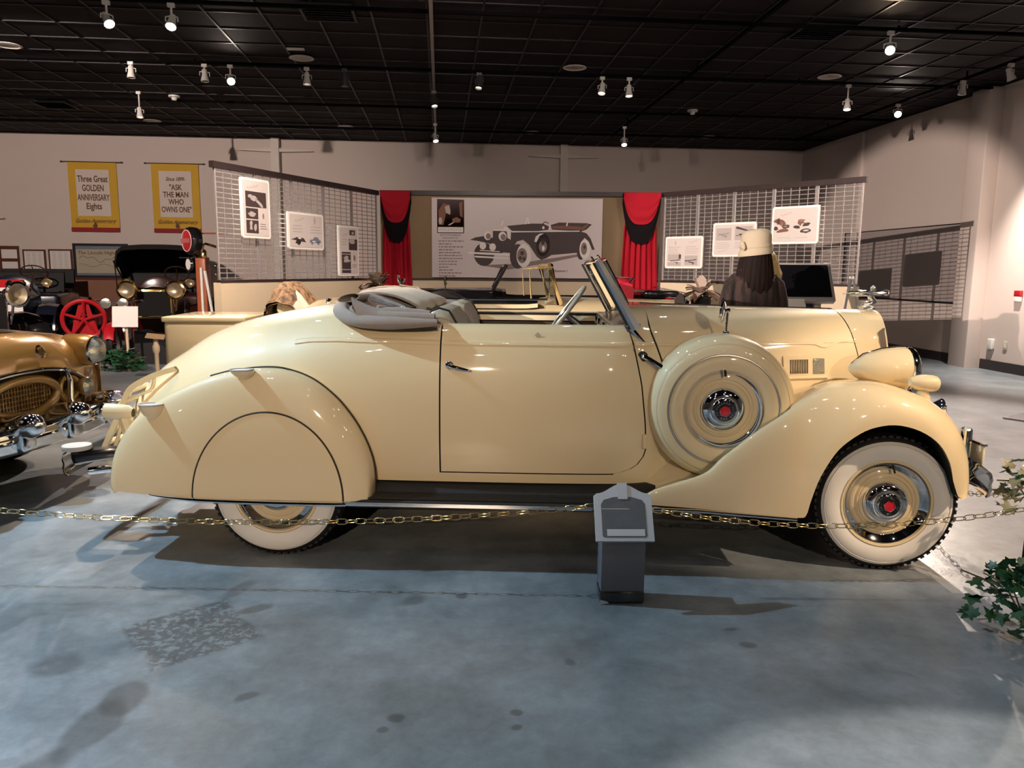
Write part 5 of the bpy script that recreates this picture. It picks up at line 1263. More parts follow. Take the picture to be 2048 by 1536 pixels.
# ---- fabric plants on the low wall
def bouquet(loc, lab, petals, mats_, size, hh):
    t = thing('artificial_flowers', loc, 0, lab, 'flowers', 'artificial flowers by the screens')
    MB().lathe([(.09, 0), (.11, .02), (.13, .30), (.14, .32), (.12, .32)], n=20, cap=False).build('pot', BLACKM, t)
    for k in range(petals):
        a = 2*pi*k/petals*2.4+random.random()*.5; el = random.uniform(.1, 1.35); L = size*random.uniform(.6, 1.0)
        base = Vector((0, 0, hh)); d = Vector((cos(a)*cos(el), sin(a)*cos(el), sin(el))); sd = d.cross(Vector((0, 0, 1))).normalized()
        rows = []
        for i in range(7):
            q = i/6; p = base+d*(L*q)+Vector((0, 0, -.5*L*q*q*(1.2-el*.5))); w = size*.20*sin(pi*(q*.85+.12))
            rows.append([p-sd*w+Vector((0, 0, .015)), p-sd*w*.5, p, p+sd*w*.5, p+sd*w+Vector((0, 0, .015))])
        MB().grid(rows).build('petal', mats_[k % len(mats_)], t, 80)
    MB().tube([(0, 0, .28), (0, 0, hh)], .012, 6).build('stalk', STEM, t)
FLW = mat('pale_pink_petal', (.40, .30, .25), rough=.6, var=.15, scale=8); FLB = mat('brown_petal', (.14, .075, .04), rough=.6, var=.3, scale=8); FLG = mat('grey_green_petal', (.22, .22, .15), rough=.6, var=.2)
bouquet((-.86, 10.68, .82), 'bunch of pale and brown artificial flowers in front of the left screen', 26, (FLW, FLG, FLB), .34, .40)
bouquet((3.35, 9.75, .82), 'bunch of pale artificial flowers in front of the right screen', 26, (FLW, FLB, FLW), .34, .36)
for x, y, lab in ((-.86, 10.68, 'cream plinth under the left bunch of artificial flowers'), (3.35, 9.75, 'cream plinth under the right bunch of artificial flowers')):
    t = thing('plinth', (x, y, 0), 0, lab, 'plinth'); MB().rbox((0, 0, .40), (.26, .26, .80), .01).build('column', CREAMW, t); MB().rbox((0, 0, .81), (.29, .29, .02), .004).build('top_slab', RAILM, t)

# ---------------------------------------------------------------- kiosk
GREYK = mat('silver_kiosk', (.42, .38, .36), rough=.35, metal=.3)
t = thing('display_kiosk', (3.47, 7.25, 0), radians(-6), 'silver kiosk with a large tilted black screen right of the people', 'kiosk')
Mx = Matrix.Translation((0, 0, 1.36)) @ Matrix.Rotation(radians(-30), 4, 'X')
b = MB(); b.M = Mx; b.rbox((0, 0, 0), (.62, .07, .42), .012); b.build('screen_housing', GREYK, t)
b = MB(); b.M = Mx; b.box((0, -.038, .005), (.55, .004, .35)); b.build('screen', mat('black_screen', (.006, .006, .008), rough=.12, spec=.5), t)
MB().rbox((-.22, .06, .62), (.07, .05, 1.24), .01).build('leg', GREYK, t); MB().rbox((.20, .06, .62), (.07, .05, 1.24), .01).build('leg', GREYK, t)
MB().rbox((0, .06, .02), (.6, .45, .04), .01).build('base', GREYK, t); MB().box((0, .09, .75), (.36, .02, .9)).build('back_panel', mat('blue_panel', (.02, .03, .10), rough=.5), t)
b = MB(); b.M = Mx; b.box((-.10, -.060, -.235), (.19, .003, .06)).box((-.12, -.062, -.275), (.24, .003, .05)); b.build('taped_notice', PAPER, t)
# easel with cover beside kiosk
t = thing('easel', (4.46, 8.1, 0), .3, 'thin white easel standing beside the kiosk', 'easel')
for x, dx in ((-.02, -.28), (.02, .28)): MB().tube([(x, 0, 1.42), (x+dx, -.1, 0)], .012, 8).build('leg', WHITE, t)
MB().tube([(0, 0, 1.40), (0, .28, 0)], .012, 8).build('rear_leg', WHITE, t); MB().tube([(-.18, -.06, .6), (.18, -.06, .6)], .01, 6).build('crossbar', WHITE, t)

# ---------------------------------------------------------------- two people in fur coats
SKIN = mat('skin', (.55, .32, .22), rough=.5, var=.04); 
def fur(name, c, dark, sc, st=(1.6, 1.6, .18)):
    m = mat(name, c, rough=.75, var=.5, scale=sc, bump=.8, bscale=120)
    nt = m.node_tree; tc = [n for n in nt.nodes if n.type == 'TEX_COORD'][0]; nz = [n for n in nt.nodes if n.type == 'TEX_NOISE'][0]
    mp = nd(nt, 'ShaderNodeMapping'); mp.inputs['Scale'].default_value = st
    nt.links.new(tc.outputs['Object'], mp.inputs['Vector']); nt.links.new(mp.outputs['Vector'], nz.inputs['Vector'])
    mx = [n for n in nt.nodes if n.type == 'MIX'][0]; mx.inputs[6].default_value = (*dark, 1); mx.inputs[7].default_value = (*c, 1)
    mr = nd(nt, 'ShaderNodeMapRange'); mr.inputs['From Min'].default_value = .40; mr.inputs['From Max'].default_value = .62
    nt.links.new(nz.outputs['Fac'], mr.inputs['Value']); nt.links.new(mr.outputs['Result'], mx.inputs[0]); return m
def person(loc, rz, lab, coat, hair, hat, scale=1.0, hairlen=.34, skirt=True):
    t = thing('person', loc, rz, lab, 'person')
    # body: one continuous skinned figure, facing -y in its own frame
    V = []; E = []; Rd = []
    def v(p, r, par=None):
        V.append(Vector(p)*scale); Rd.append(r*scale)
        if par is not None: E.append((par, len(V)-1))
        return len(V)-1
    pel = v((0, 0, .95), .135); wa = v((0, 0, 1.08), .115, pel); ch = v((0, .01, 1.26), .135, wa); sh = v((0, .01, 1.38), .10, ch); nk = v((0, .0, 1.46), .052, sh); nk2 = v((0, -.012, 1.52), .052, nk)
    h1 = v((0, -.02, 1.575), .078, nk2); h2 = v((0, -.012, 1.645), .092, h1); h3 = v((0, -.008, 1.705), .070, h2)
    for s in (-1, 1):
        hp = v((s*.10, 0, .88), .095, pel); kn = v((s*.11, -.01, .50), .060, hp); an = v((s*.11, .02, .09), .040, kn); ft = v((s*.12, -.06, .04), .036, an); v((s*.125, -.14, .03), .026, ft)
        so = v((s*.17, .01, 1.37), .062, sh); el = v((s*.235, .03, 1.10), .043, so); wr = v((s*.22, -.06, .88), .030, el); pm = v((s*.215, -.085, .82), .030, wr)
        for k, (fx, L) in enumerate(((-.024, .060), (-.008, .070), (.008, .066), (.022, .052))):
            f1 = v((s*.215+fx*.3, -.10+fx, .785), .0095, pm); v((s*.213, -.10+fx*1.1, .785-L*.6), .0085, f1); v((s*.208, -.092+fx*1.1, .785-L), .0075, len(V)-1)
        th = v((s*.195, -.115, .81), .0105, pm); v((s*.19, -.125, .775), .0085, th)
    me = bpy.data.meshes.new('body'); me.from_pydata(V, E, []); o = bpy.data.objects.new('body', me); COL.objects.link(o); o.parent = t
    md = o.modifiers.new('skin', 'SKIN'); sv = me.skin_vertices[0].data
    for i, r in enumerate(Rd): sv[i].radius = (r, r)
    sv[0].use_root = True
    md.use_smooth_shade = True
    o.modifiers.new('sub', 'SUBSURF').levels = 2; o.modifiers['sub'].render_levels = 2; me.materials.append(SKIN)
    S = scale
    f = MB(); f.prism([(-.012, 0), (.012, 0), (0, .045)], Vector((0, -.100, 1.60))*S, (S, 0, 0), (0, 0, S), (0, -.014*S, .004)); f.build('nose', SKIN, t)
    for s in (-1, 1):
        MB().ball(Vector((s*.033, -.095, 1.655))*S, (.013*S, .008*S, .007*S)).build('eye', mat('eye_white', (.8, .78, .75), rough=.2), t)
        MB().ball(Vector((s*.094, .0, 1.63))*S, (.010*S, .018*S, .030*S)).build('ear', SKIN, t)
    MB().ball(Vector((0, -.096, 1.572))*S, (.024*S, .008*S, .008*S)).build('mouth', mat('lips', (.45, .08, .07), rough=.4), t)
    # coat: lofted rings plus sleeves
    c = MB(); rows = []
    for z, rx, ry, yo in ((1.475, .085, .075, .0), (1.45, .13, .09, .005), (1.42, .175, .11, .01), (1.37, .205, .125, .01), (1.28, .215, .14, .01), (1.15, .215, .15, .01), (1.0, .235, .165, .01), (.8, .285, .19, .01), (.6, .305, .21, .01), (.40, .32, .225, .01), (.36, .30, .21, .01)):
        rows.append([Vector((rx*abs(cos(a))**.85*(1 if cos(a) > 0 else -1)*(1+.02*sin(a*9+z*5)), ry*sin(a)*(1+.03*sin(a*7+z*9))+yo, z))*S for a in zl(0, 2*pi, 36)[:-1]])
    c.grid(rows, cv=True)
    c.build('fur_coat', coat, t, 80)
    for s in (-1, 1):
        MB().tube([Vector(p)*S for p in ((s*.14, .01, 1.405), (s*.185, .012, 1.36), (s*.215, .02, 1.24), (s*.23, .03, 1.08), (s*.225, -.03, .95), (s*.22, -.055, .89))], [.06*S, .066*S, .066*S, .068*S, .070*S, .070*S], 14).build('sleeve', coat, t, 80)
    cl = MB(); cl.tube([Vector((.10*cos(a), .085*sin(a)+.005, 1.47+.015*sin(a)))*S for a in zl(0, 2*pi, 24)[:-1]], .045*S, 10, closed=True).build('collar', coat, t, 80)
    # hair: cap and falling locks
    hm = MB(); rows = []
    for k in range(10):
        a = -pi*.10+pi*.6*k/9; z = 1.655+.115*sin(a); r = .112*cos(a) if k < 9 else .004
        rows.append([Vector((r*cos(b_), r*.98*sin(b_)+.006, z))*S for b_ in zl(-.35, pi+.35, 20)])
    hm.grid(rows)
    ho = hm.build('hair', hair, t, 80)
    lm = MB(); rows = []
    for i in range(15):
        q = i/14; z = 1.66-hairlen*q; row = []
        for k in range(49):
            b_ = lerp(-.30, pi+.30, k/48); g = .006*sin(k*1.9+q*3)+.004*sin(k*4.3+1)
            w = lerp(.112, .150, min(1, q*1.6))*(1-.45*max(0, q-.7)/.3)
            row.append(Vector(((w+g)*cos(b_)*(1+.08*q), (w*.92+g)*sin(b_)*(1-.12*q)+.008+.035*q, z-.02*sin(k*1.1)*q)))
        rows.append([p*S for p in row])
    lm.grid(rows); lm.grid([[p*.0+Vector((p.x*.9, p.y*.85, p.z)) for p in r] for r in rows[:1]]+[rows[0]]); lm.build('long_hair', hair, ho, 80)
    if hat:
        b = MB(); rows = []
        for k, (r, z) in enumerate(((.134, 1.600), (.138, 1.610), (.133, 1.635), (.120, 1.665), (.121, 1.71), (.119, 1.755), (.108, 1.79), (.082, 1.812), (.04, 1.812), (.002, 1.806))):
            rows.append([Vector((r*cos(a), r*1.05*sin(a)+.004, z-.016*cos(a)*(1 if k < 4 else .3)-.012*(k >= 7)*abs(cos(a))))*S for a in zl(0, 2*pi, 32)[:-1]])
        b.grid(rows, cv=True); ht = b.build('cloche_hat', hat, t, 70)
        MB().tube([Vector((.1225*cos(a), .129*sin(a)+.004, 1.672-.008*cos(a)))*S for a in zl(0, 2*pi, 32)[:-1]], .008*S, 6, closed=True, flat=2.2).build('hat_band', hat, ht)
        MB().ball(Vector((.128, .055, 1.675))*S, (.018*S, .03*S, .034*S), rot=(0, .2, .3)).ball(Vector((.126, .085, 1.66))*S, (.014*S, .02*S, .026*S)).build('hat_bow', hat, ht)
    sk = MB()
    for s in (-1, 1): MB().rbox(Vector((s*.122, -.06, .045))*S, (.085*S, .25*S, .075*S), .03*S).build('shoe', BLACKM, t)
    return t
DARKFUR = fur('dark_brown_fur', (.050, .026, .022), (.007, .004, .004), 14); TANFUR = fur('brown_fur', (.36, .17, .075), (.14, .055, .025), 7)
DHAIR = mat('dark_hair', (.012, .006, .005), rough=.75, var=.4, scale=20, spec=.2); BHAIR = mat('blonde_hair', (.60, .42, .17), rough=.4, var=.25, scale=20)
HATM = mat('cream_felt', (.50, .42, .31), rough=.85, var=.05, bump=.1, bscale=300)
person((2.555, 6.16, 0), pi-.05, 'person from behind in a dark fur coat and cream cloche hat with long dark hair', DARKFUR, DHAIR, HATM, 1.0, .46)
person((2.86, 6.68, 0), pi+.5, 'blonde person in a brown fur coat mostly hidden behind the one with the hat', TANFUR, BHAIR, None, .94, .20)
# ---------------------------------------------------------------- other vehicles
def plain_wheel(t, c, s, R=.36, wd=.13, white=True, disc=None, nm='wheel'):
    ax = (0, s, 0)
    o = MB().lathe([(R-.13, .05), (R-.08, wd/2), (R-.03, wd/2-.005), (R, wd/4), (R, -wd/4), (R-.03, -wd/2), (R-.13, -.05)], (0, 0, 0), ax, 40).build(nm, RUBBER, t); o.location = c
    if white: MB().lathe([(R-.12, .052), (R-.08, wd/2+.003), (R-.035, wd/2)], (0, 0, 0), ax, 40).build('whitewall', WHITEWALL, o)
    if disc: MB().lathe([(R-.125, .05), (R-.17, .03), (.08, .05), (.06, .07), (0, .08)], (0, 0, 0), ax, 32).build('wheel_disc', disc, o)
    else:
        for k in range(12):
            a = 2*pi*k/12; MB().tube([(.04*cos(a), 0, .04*sin(a)), ((R-.12)*cos(a), 0, (R-.12)*sin(a))], .012, 6).build('spoke', PALEWOOD, o)
        MB().lathe([(.06, .06), (.05, .08), (0, .085)], (0, 0, 0), ax, 20).build('hubcap', BRASS, o)
    return o
def arch_fender(t, cx, s, paint, R=.44, y0=.56, y1=.86, a0=-.15, a1=pi*.93, tail=None):
    rows = []
    path = [Vector((cx+R*cos(a), 0, .36+R*sin(a))) for a in zl(a0, a1, 16)]
    if tail: path += [Vector(p) for p in tail]
    for p in path:
        rows.append([Vector((p.x, s*y0, p.z-.03)), Vector((p.x, s*lerp(y0, y1, .3), p.z+.012)), Vector((p.x, s*lerp(y0, y1, .6), p.z+.016)), Vector((p.x, s*lerp(y0, y1, .88), p.z)), Vector((p.x, s*y1, p.z-.04))])
    return MB().grid(rows).build('fender', paint, t, 60)
def classic_car(loc, rz, label, paint, inner, xw, xn, xt, zh=1.20, W=.74, wb=3.2):
    """open classic tourer: x forward, rear axle at 0, screen at xw, hood front at xn, tail at xt"""
    t = thing('open_car', loc, rz, label, 'car')
    def sec(x, top):
        w = interp(x, [(xt, W*.72), (xt+.4, W*.95), (.6, W), (xw-.3, W), (xw+.15, W*.86), (xn, W*.46)])
        zt = interp(x, [(xt, zh-.22), (xt+.35, zh-.03), (xw-.25, zh-.03), (xw, zh), (xn, zh-.02)]); zb = .48
        n = 4.0; return w, zt, zb, n
    def P(x, q, s):
        w, zt, zb, n = sec(x, 0); a = q*pi/2
        return Vector((x, s*w*cos(a)**(2/n), zb+(zt-zb)*sin(a)**(2/n)))
    for nm, x0, x1, q1 in (('rear_body', xt, xt+.75, 1), ('side_body', xt+.75, xw-.12, .56), ('hood', xw-.12, xn, 1)):
        if q1 < 1:
            for s in (-1, 1):
                b = MB().grid([[P(x, q, s) for x in zl(x0, x1, 16)] for q in zl(.0001, q1, 14)])
                r = [P(x, q1, s) for x in zl(x0, x1, 16)]; b.grid([r, [p+Vector((0, -s*.04, .012)) for p in r], [p+Vector((0, -s*.07, -.03)) for p in r]]).build(nm, paint, t, 55)
            continue
        b = MB()
        for s in (-1, 1): b.grid([[P(x, q, s) for x in zl(x0, x1, 16)] for q in zl(.0001, q1, 14)])
        if x0 == xt: b.add([P(xt, q, -1) for q in zl(0.0001, 1, 14)] + [P(xt, q, 1) for q in reversed(zl(0.0001, .95, 13))], [tuple(range(29))])
        b.build(nm, paint, t, 55)
    b = MB()
    for s in (-1, 1): b.grid([[P(x, q, s)*1.0+Vector((0, -s*.05, 0)) for x in zl(xt+.7, xw-.1, 10)] for q in zl(.0001, .55, 8)])
    b.box(((xt+xw)/2, 0, .5), (xw-xt-.4, 1.2, .04)); b.build('cockpit_lining', inner, t)
    r = xn+.06
    MB().rbox((r, 0, .86), (.14, W*.90, zh-.52), .06).build('radiator_shell', CHROME, t); MB().box((r+.075, 0, .84), (.01, W*.72, zh-.66)).build('radiator_core', DARK, t)
    for s in (-1, 1):
        arch_fender(t, 0, s, paint, tail=None); arch_fender(t, wb, s, paint, tail=[(wb-.62, 0, .62), (wb-.8, 0, .45), (wb-1.0, 0, .36)])
        plain_wheel(t, (0, s*.70, .36), s, disc=paint); plain_wheel(t, (wb, s*.70, .36), s, disc=paint)
        MB().box((wb/2-.1, s*.76, .35), (wb-1.2, .24, .04)).build('running_board', BLACKM, t)
        h = MB().lathe([(0, -.16), (.05, -.13), (.10, -.03), (.115, .05)], (0, 0, 0), (1, 0, 0), 24).build('headlamp', CHROME, t); h.location = (xn+.02, s*.42, .98)
        MB().lathe([(.115, .05), (.06, .075), (0, .08)], (0, 0, 0), (1, 0, 0), 24).build('lamp_lens', LENS, h)
    bp = spl([(xn+.28, -.8, .46), (xn+.36, -.4, .46), (xn+.37, 0, .46), (xn+.36, .4, .46), (xn+.28, .8, .46)], 24)
    MB().tube(bp, .035, 8, flat=1.8).build('front_bumper', CHROME, t)
    MB().tube([(p.x*0+xt-.10, p.y, .46) for p in bp], .03, 8, flat=1.8).build('rear_bumper', CHROME, t)
    return t, P
def screen(t, x, w, z0, z1, m, rake=.07, glass=True, thick=.014):
    o = MB().tube([(x, -w, z0), (x-rake, -w, z1), (x-rake, w, z1), (x, w, z0)], thick, 8, closed=True).build('windscreen_frame', m, t)
    MB().box(((2*x-rake)/2, 0, (z0+z1)/2), (.006, 2*w-.02, z1-z0-.02), (0, -rake/(z1-z0), 0)).build('windscreen_glass', GLASS, o)
    return o
def bench(t, x, w, z0, z1, m, lean=.10):
    b = MB(); rows = []
    for j in range(29):
        y = lerp(-w, w, j/28); pl = .008*abs(sin(pi*j/28*8)); e = .05*(abs(j-14)/14)**6
        rows.append([Vector((px+pl, y, z-e)) for px, z in ((x+.05, z0), (x+.02, lerp(z0, z1, .5)), (x-lean*.6, z1-.06), (x-lean*.8, z1-.01), (x-lean-.03, z1), (x-lean-.09, z1-.02), (x-lean-.11, z1-.08), (x-lean-.10, z0))])
    b.grid(rows); b.add(rows[0], [tuple(range(8))]); b.add(rows[-1], [tuple(reversed(range(8)))])
    o = b.build('seat_back', m, t, 50)
    MB().rbox((x+.28, 0, z0-.02), (.5, 2*w, .16), .04).build('seat_cushion', m, t)
    return o
# second car: ivory roadster with rumble seat open and trunk behind
T2, P2 = classic_car((-1.00, 7.76, 0), radians(-3.0), 'ivory roadster parked behind the cream convertible, with its windscreen up', CREAM2, TRIM, 2.12, 3.30, -.50, 1.20)
so = screen(T2, 2.12, .60, 1.17, 1.50, mat('gold_frame', (.62, .46, .22), rough=.25, metal=.8), .09, thick=.030)
MB().box((2.05, -.30, 1.34), (.008, .012, .30)).build('screen_bar', CHROME, so)
for s in (-1, 1):
    MB().grid([[Vector((lerp(1.86, 2.07, i/4), s*.62, lerp(1.185, 1.47, j/4))) for i in range(5)] for j in range(5)]).build('wind_wing', GLASS, so)
    MB().tube([(1.86, s*.62, 1.19), (1.84, s*.62, 1.47), (2.06, s*.62, 1.49)], .008, 6).build('wing_frame', mat('gold_frame', (.62, .46, .22), rough=.25, metal=.8), so)
bench(T2, 1.05, .56, .75, 1.20, LEATHER)
tf = MB(); rows = []
for j in range(21):
    y = lerp(-.66, .66, j/20); e = 1-.12*(abs(j-10)/10)**4
    pr = spl([(.28, 0, 1.16), (.24, 0, 1.22), (.34, 0, 1.28), (.55, 0, 1.285), (.74, 0, 1.25), (.84, 0, 1.20), (.78, 0, 1.16), (.5, 0, 1.15)], 18, True)[:-1]
    rows.append([Vector((p.x, y, 1.16+(p.z-1.16)*e+.006*sin(j*1.3+p.x*9))) for p in pr])
tf.grid(rows, cv=True); tf.add(rows[0], [tuple(range(18))]); tf.add(rows[-1], [tuple(reversed(range(18)))]); tfo = tf.build('folded_top', TOPTAN, T2, 60)
MB().tube([(.80, -.62, 1.20), (.86, -.60, 1.255), (.80, -.3, 1.285), (.6, 0, 1.30)], .012, 6).build('top_strap', TOPTAN, tfo)
MB().tube([(.9, -.70, 1.20), (1.3, -.73, 1.20), (2.0, -.70, 1.20)], .010, 6).build('belt_trim', CHROME, T2)
sp = plain_wheel(T2, (2.75, -.80, .82), -1, .36, .16, True, CREAM2, 'spare_wheel')
# rumble seat back, open
rb = MB(); rows = []
for j in range(17):
    y = lerp(-.42, .42, j/16); e = .16*(abs(j-8)/8)**3
    rows.append([Vector((x, y, z-e*q)) for x, z, q in ((-.20, .98, 0), (-.30, 1.12, .3), (-.40, 1.24, .9), (-.45, 1.275, 1), (-.50, 1.26, 1), (-.50, 1.12, .3), (-.45, .98, 0))])
rb.grid(rows); rb.add(rows[0], [tuple(range(7))]); rb.add(rows[-1], [tuple(reversed(range(7)))]); rb.build('rumble_seat_back', CREAM2, T2, 50)
MB().rbox((.02, 0, 1.0), (.34, .8, .06), .02).build('rumble_seat', mat('orange_leather', (.62, .30, .05), rough=.5), T2)
MB().tube([(-.02, -.42, 1.08), (-.02, -.42, 1.16)], .02, 8).ball((-.02, -.42, 1.17), (.03, .02, .018)).build('grab_handle', CHROME, T2)
# fur throw over the rumble seat back
FURT = fur('striped_fur', (.34, .20, .10), (.085, .05, .03), 20, (1.2, 1.2, .35))
f = MB(); rows = []
for j in range(21):
    y = lerp(-.44, .36, j/20); e = .16*(abs(y)/.42)**3
    pts = spl([(-.12+.05*sin(j), 0, .96), (-.24, 0, 1.10), (-.36, 0, 1.27), (-.45, 0, 1.325), (-.56, 0, 1.29), (-.60, 0, 1.12), (-.64+.03*sin(j*2), 0, .94)], 16)
    rows.append([Vector((p.x+.012*sin(j*1.1+p.z*9), y, p.z-e*max(0, (p.z-.96)/.36)+.010*sin(j*1.7+p.x*20))) for p in pts])
rows = [[p+Vector((random.uniform(-.012, .012), 0, random.uniform(-.010, .014))) for p in r] for r in rows]
f.grid(rows); f.grid([[p+Vector((.015, 0, -.02)) for p in r] for r in rows])
t = thing('fur_throw', (-1.00, 7.76, 0), radians(-3.0), 'striped tan fur throw draped over the rumble seat of the ivory roadster', 'throw')
f.build('fur', FURT, t, 80)
MB().grid([[Vector((rows[j][i].x*1.0+.004, rows[j][i].y, rows[j][i].z+.010)) for i in (3, 4, 5, 6)] for j in range(0, 6)]).build('white_lining', mat('white_satin', (.70, .62, .50), rough=.35), t, 80)
# cream trunk behind the roadster
t = thing('travel_trunk', (-2.16, 7.76, 0), radians(-3.0), 'large cream leather trunk on a rack behind the ivory roadster', 'trunk')
MB().rbox((0, 0, .74), (.74, .86, .48), .05).build('case', CREAM2, t); MB().rbox((0, 0, .985), (.76, .88, .05), .015).build('lid', CREAM2, t)
MB().box((.05, 0, .49), (.76, .6, .03)).tube([(-.3, -.3, 0), (-.3, -.3, .48)], .02).tube([(-.3, .3, 0), (-.3, .3, .48)], .02).build('rack', BLACKM, t)
# third car: black convertible with red seats, facing left
T3, P3 = classic_car((2.52, 9.52, 0), radians(177), 'black open car with red seats parked in front of the poster, facing left', BLACKP, REDLEATHER, 1.85, 2.98, -.30, 1.245)
so = screen(T3, 1.88, .60, 1.22, 1.50, CHROME, .13, thick=.016)
MB().grid([[Vector((lerp(1.60, 1.84, i/3), s_*.62, lerp(1.22, 1.49, j/3)-.0)) for i in range(4)] for s_ in (1,) for j in range(4)]).build('wind_wing', GLASS, so)
MB().tube([(1.90, .63, 1.2), (1.73, .63, 1.52)], .02, 8).build('windscreen_post', BLACKP, so)
bench(T3, .48, .58, .8, 1.37, REDLEATHER, .14)
MB().tube([(.35, -.60, 1.15), (.28, -.60, 1.33), (.23, -.55, 1.375), (.23, .55, 1.375), (.28, .60, 1.33)], .012, 6).build('seat_rim', BLACKP, T3)
MB().rbox((-.10, 0, 1.18), (.44, 1.25, .11), .045).build('top_boot', BLACKP, T3)
sp = plain_wheel(T3, (2.45, .80, .86), 1, .36, .16, False, BLACKP, 'spare_wheel')
MB().tube([Vector((2.45+.37*cos(a), .80, .86+.37*sin(a))) for a in zl(0.2, pi-.2, 20)], .014, 6).build('spare_band', CHROME, sp).location = (-2.45, -.80, -.86)
m_ = MB(); m_.tube([(2.43, .80, 1.22), (2.43, .80, 1.29)], .008, 6); m_.lathe([(0, -.01), (.05, -.006), (.052, .006), (0, .008)], (2.43, .80, 1.33), (1, .3, 0), 20); m_.build('mirror', CHROME, T3)
for k in range(4): MB().ball((2.15+.12*k, .66-.02*k, 1.06), (.03, .02, .03)).build('horn_trim', CHROME, T3)
orn = MB(); oz = 1.235; ox = 3.02
orn.ball((ox, 0, oz), (.05, .03, .012)); orn.tube([(ox-.03, 0, oz), (ox-.005, 0, oz+.05), (ox+.02, 0, oz+.085), (ox+.03, 0, oz+.115), (ox+.015, 0, oz+.135), (ox+.035, 0, oz+.15)], [.016, .024, .022, .014, .012, .010], 8)
orn.tube([(ox+.035, 0, oz+.148), (ox+.065, 0, oz+.138)], [.007, .002], 6)
for s in (-1, 1): orn.prism([(-.06, .11), (-.015, .10), (.02, .06), (-.01, .04), (-.045, .06)], (ox, s*.02, oz), (1, 0, 0), (0, s*.3, 1), (0, s*.006, 0))
orn.build('hood_ornament', CHROME, T3, 60)

# ---- gold car at the left edge: front end
G = thing('gold_car', (-2.58, 5.07, 0), radians(-13), 'metallic gold car cut by the left edge, showing grille, headlamp and chrome bumper', 'car')
ys = zl(-.92, .92, 46)
def otop(y): return .800-.13*(abs(y)/.62)**2.4 if abs(y) < .64 else .66
def obot(y): return .50+.10*(abs(y)/.62)**2.5 if abs(y) < .64 else .60
def gx(y): return -.02-.20*(abs(y)/.92)**2.2
def ghood(y):   # height of the skin line a little behind the nose
    return interp(abs(y), [(0, 1.05), (.25, 1.035), (.42, .995), (.50, .965), (.58, .972), (.70, .985), (.80, .965), (.88, .90), (.92, .78)])
rows = []
for y in ys:
    g = gx(y); zt = min(otop(y), ghood(y)-.03); zh = ghood(y); k = max(0, (abs(y)-.55)/.37)
    rows.append([Vector((x, y*w, z)) for x, z, w in ((g-.02, zt, 1), (g+.005, zt+.02, 1), (g-.005, lerp(zt, zh, .35), 1), (g-.04, lerp(zt, zh, .7), 1), (g-.12, lerp(zt, zh, .93), 1), (g-.26, zh, 1), (g-.6, zh+.035*(1-k), 1), (g-1.1, zh+.065*(1-k), 1), (g-1.7, zh+.08*(1-k), 1))])
GB = MB().grid(rows); GB.build('nose_and_hood', GOLD, G, 60)
for s in (-1, 1):
    b = MB(); rows = []
    for x in zl(-.20, -4.7, 40):
        top = interp(-x, [(.2, .78), (.45, .80), (1.7, .84), (4.0, .86), (4.7, .72)]); yy = .92+.03*sin(min(1, (-x)/1.2)*pi/2)
        arch = 0
        for cx in (-.95, -3.85):
            d = abs(x-cx)
            if d < .42: arch = max(arch, .36+sqrt(.42**2-d*d)*.80)
        zb = max(.30, arch)
        rows.append([Vector((x, s*(yy-.06), zb)), Vector((x, s*yy, lerp(zb, top, .3))), Vector((x, s*(yy+.005), lerp(zb, top, .6))), Vector((x, s*yy, top))])
    b.grid(rows); b.build('side_panel', GOLD, G, 60)
    plain_wheel(G, (-.95, s*.80, .36), s, disc=CHROME); plain_wheel(G, (-3.85, s*.80, .36), s, disc=CHROME)
    ck = MB(); rr = []
    for y in zl(.60, .925, 8):
        g = gx(y); zt = min(otop(.639), .66)
        rr.append([Vector((g-.02, s*y, .40)), Vector((g+.0, s*y, .48)), Vector((g+.01, s*y, .58)), Vector((g-.0, s*y, .70))])
    ck.grid(rr).build('cheek_panel', GOLD, G, 60)
    h = MB().lathe([(.112, -.16), (.114, -.04), (.108, .03), (.098, .05)], (0, 0, 0), (1, 0, 0), 36).build('headlamp', GOLD, G); h.location = (-.085, s*.672, .872)
    MB().lathe([(.099, .045), (.104, .052), (.098, .064), (.092, .062)], (0, 0, 0), (1, 0, 0), 36).build('lamp_rim', CHROME, h); MB().lathe([(.094, .055), (.07, .085), (.035, .10), (0, .105)], (0, 0, 0), (1, 0, 0), 36).build('lamp_lens', LENS, h)
    # parking lamp pod inside the outer grille opening
    p = MB().lathe([(.03, -.1), (.062, -.02), (.066, .03), (.058, .045)], (0, 0, 0), (1, 0, 0), 24).build('parking_lamp', GOLD, G); p.location = (-.10, s*.60, .625)
    MB().lathe([(.058, .042), (.03, .065), (0, .07)], (0, 0, 0), (1, 0, 0), 24).build('lamp_lens', LENS, p)
    # grille divider
    MB().tube([(-.03, s*.34, .785), (.01, s*.335, .70), (.01, s*.33, .58), (.03, s*.33, .47)], [.014, .018, .018, .022], 10).build('grille_divider', CHROME, G)
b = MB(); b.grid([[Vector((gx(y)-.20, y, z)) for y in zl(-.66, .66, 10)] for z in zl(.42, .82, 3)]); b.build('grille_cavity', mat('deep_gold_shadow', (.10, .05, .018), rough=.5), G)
b = MB(); b.tube([Vector((gx(y)+.004, y, otop(y)+.004)) for y in zl(-.62, .62, 40)], .013, 8).build('grille_brow', CHROME, G)
b = MB(); rows = [[Vector((gx(y)-.01-.10*k/3, y, obot(y)-.06+.03*k)) for y in zl(-.62, .62, 20)] for k in range(4)]; b.grid(rows).build('grille_floor', GOLD, G, 60)
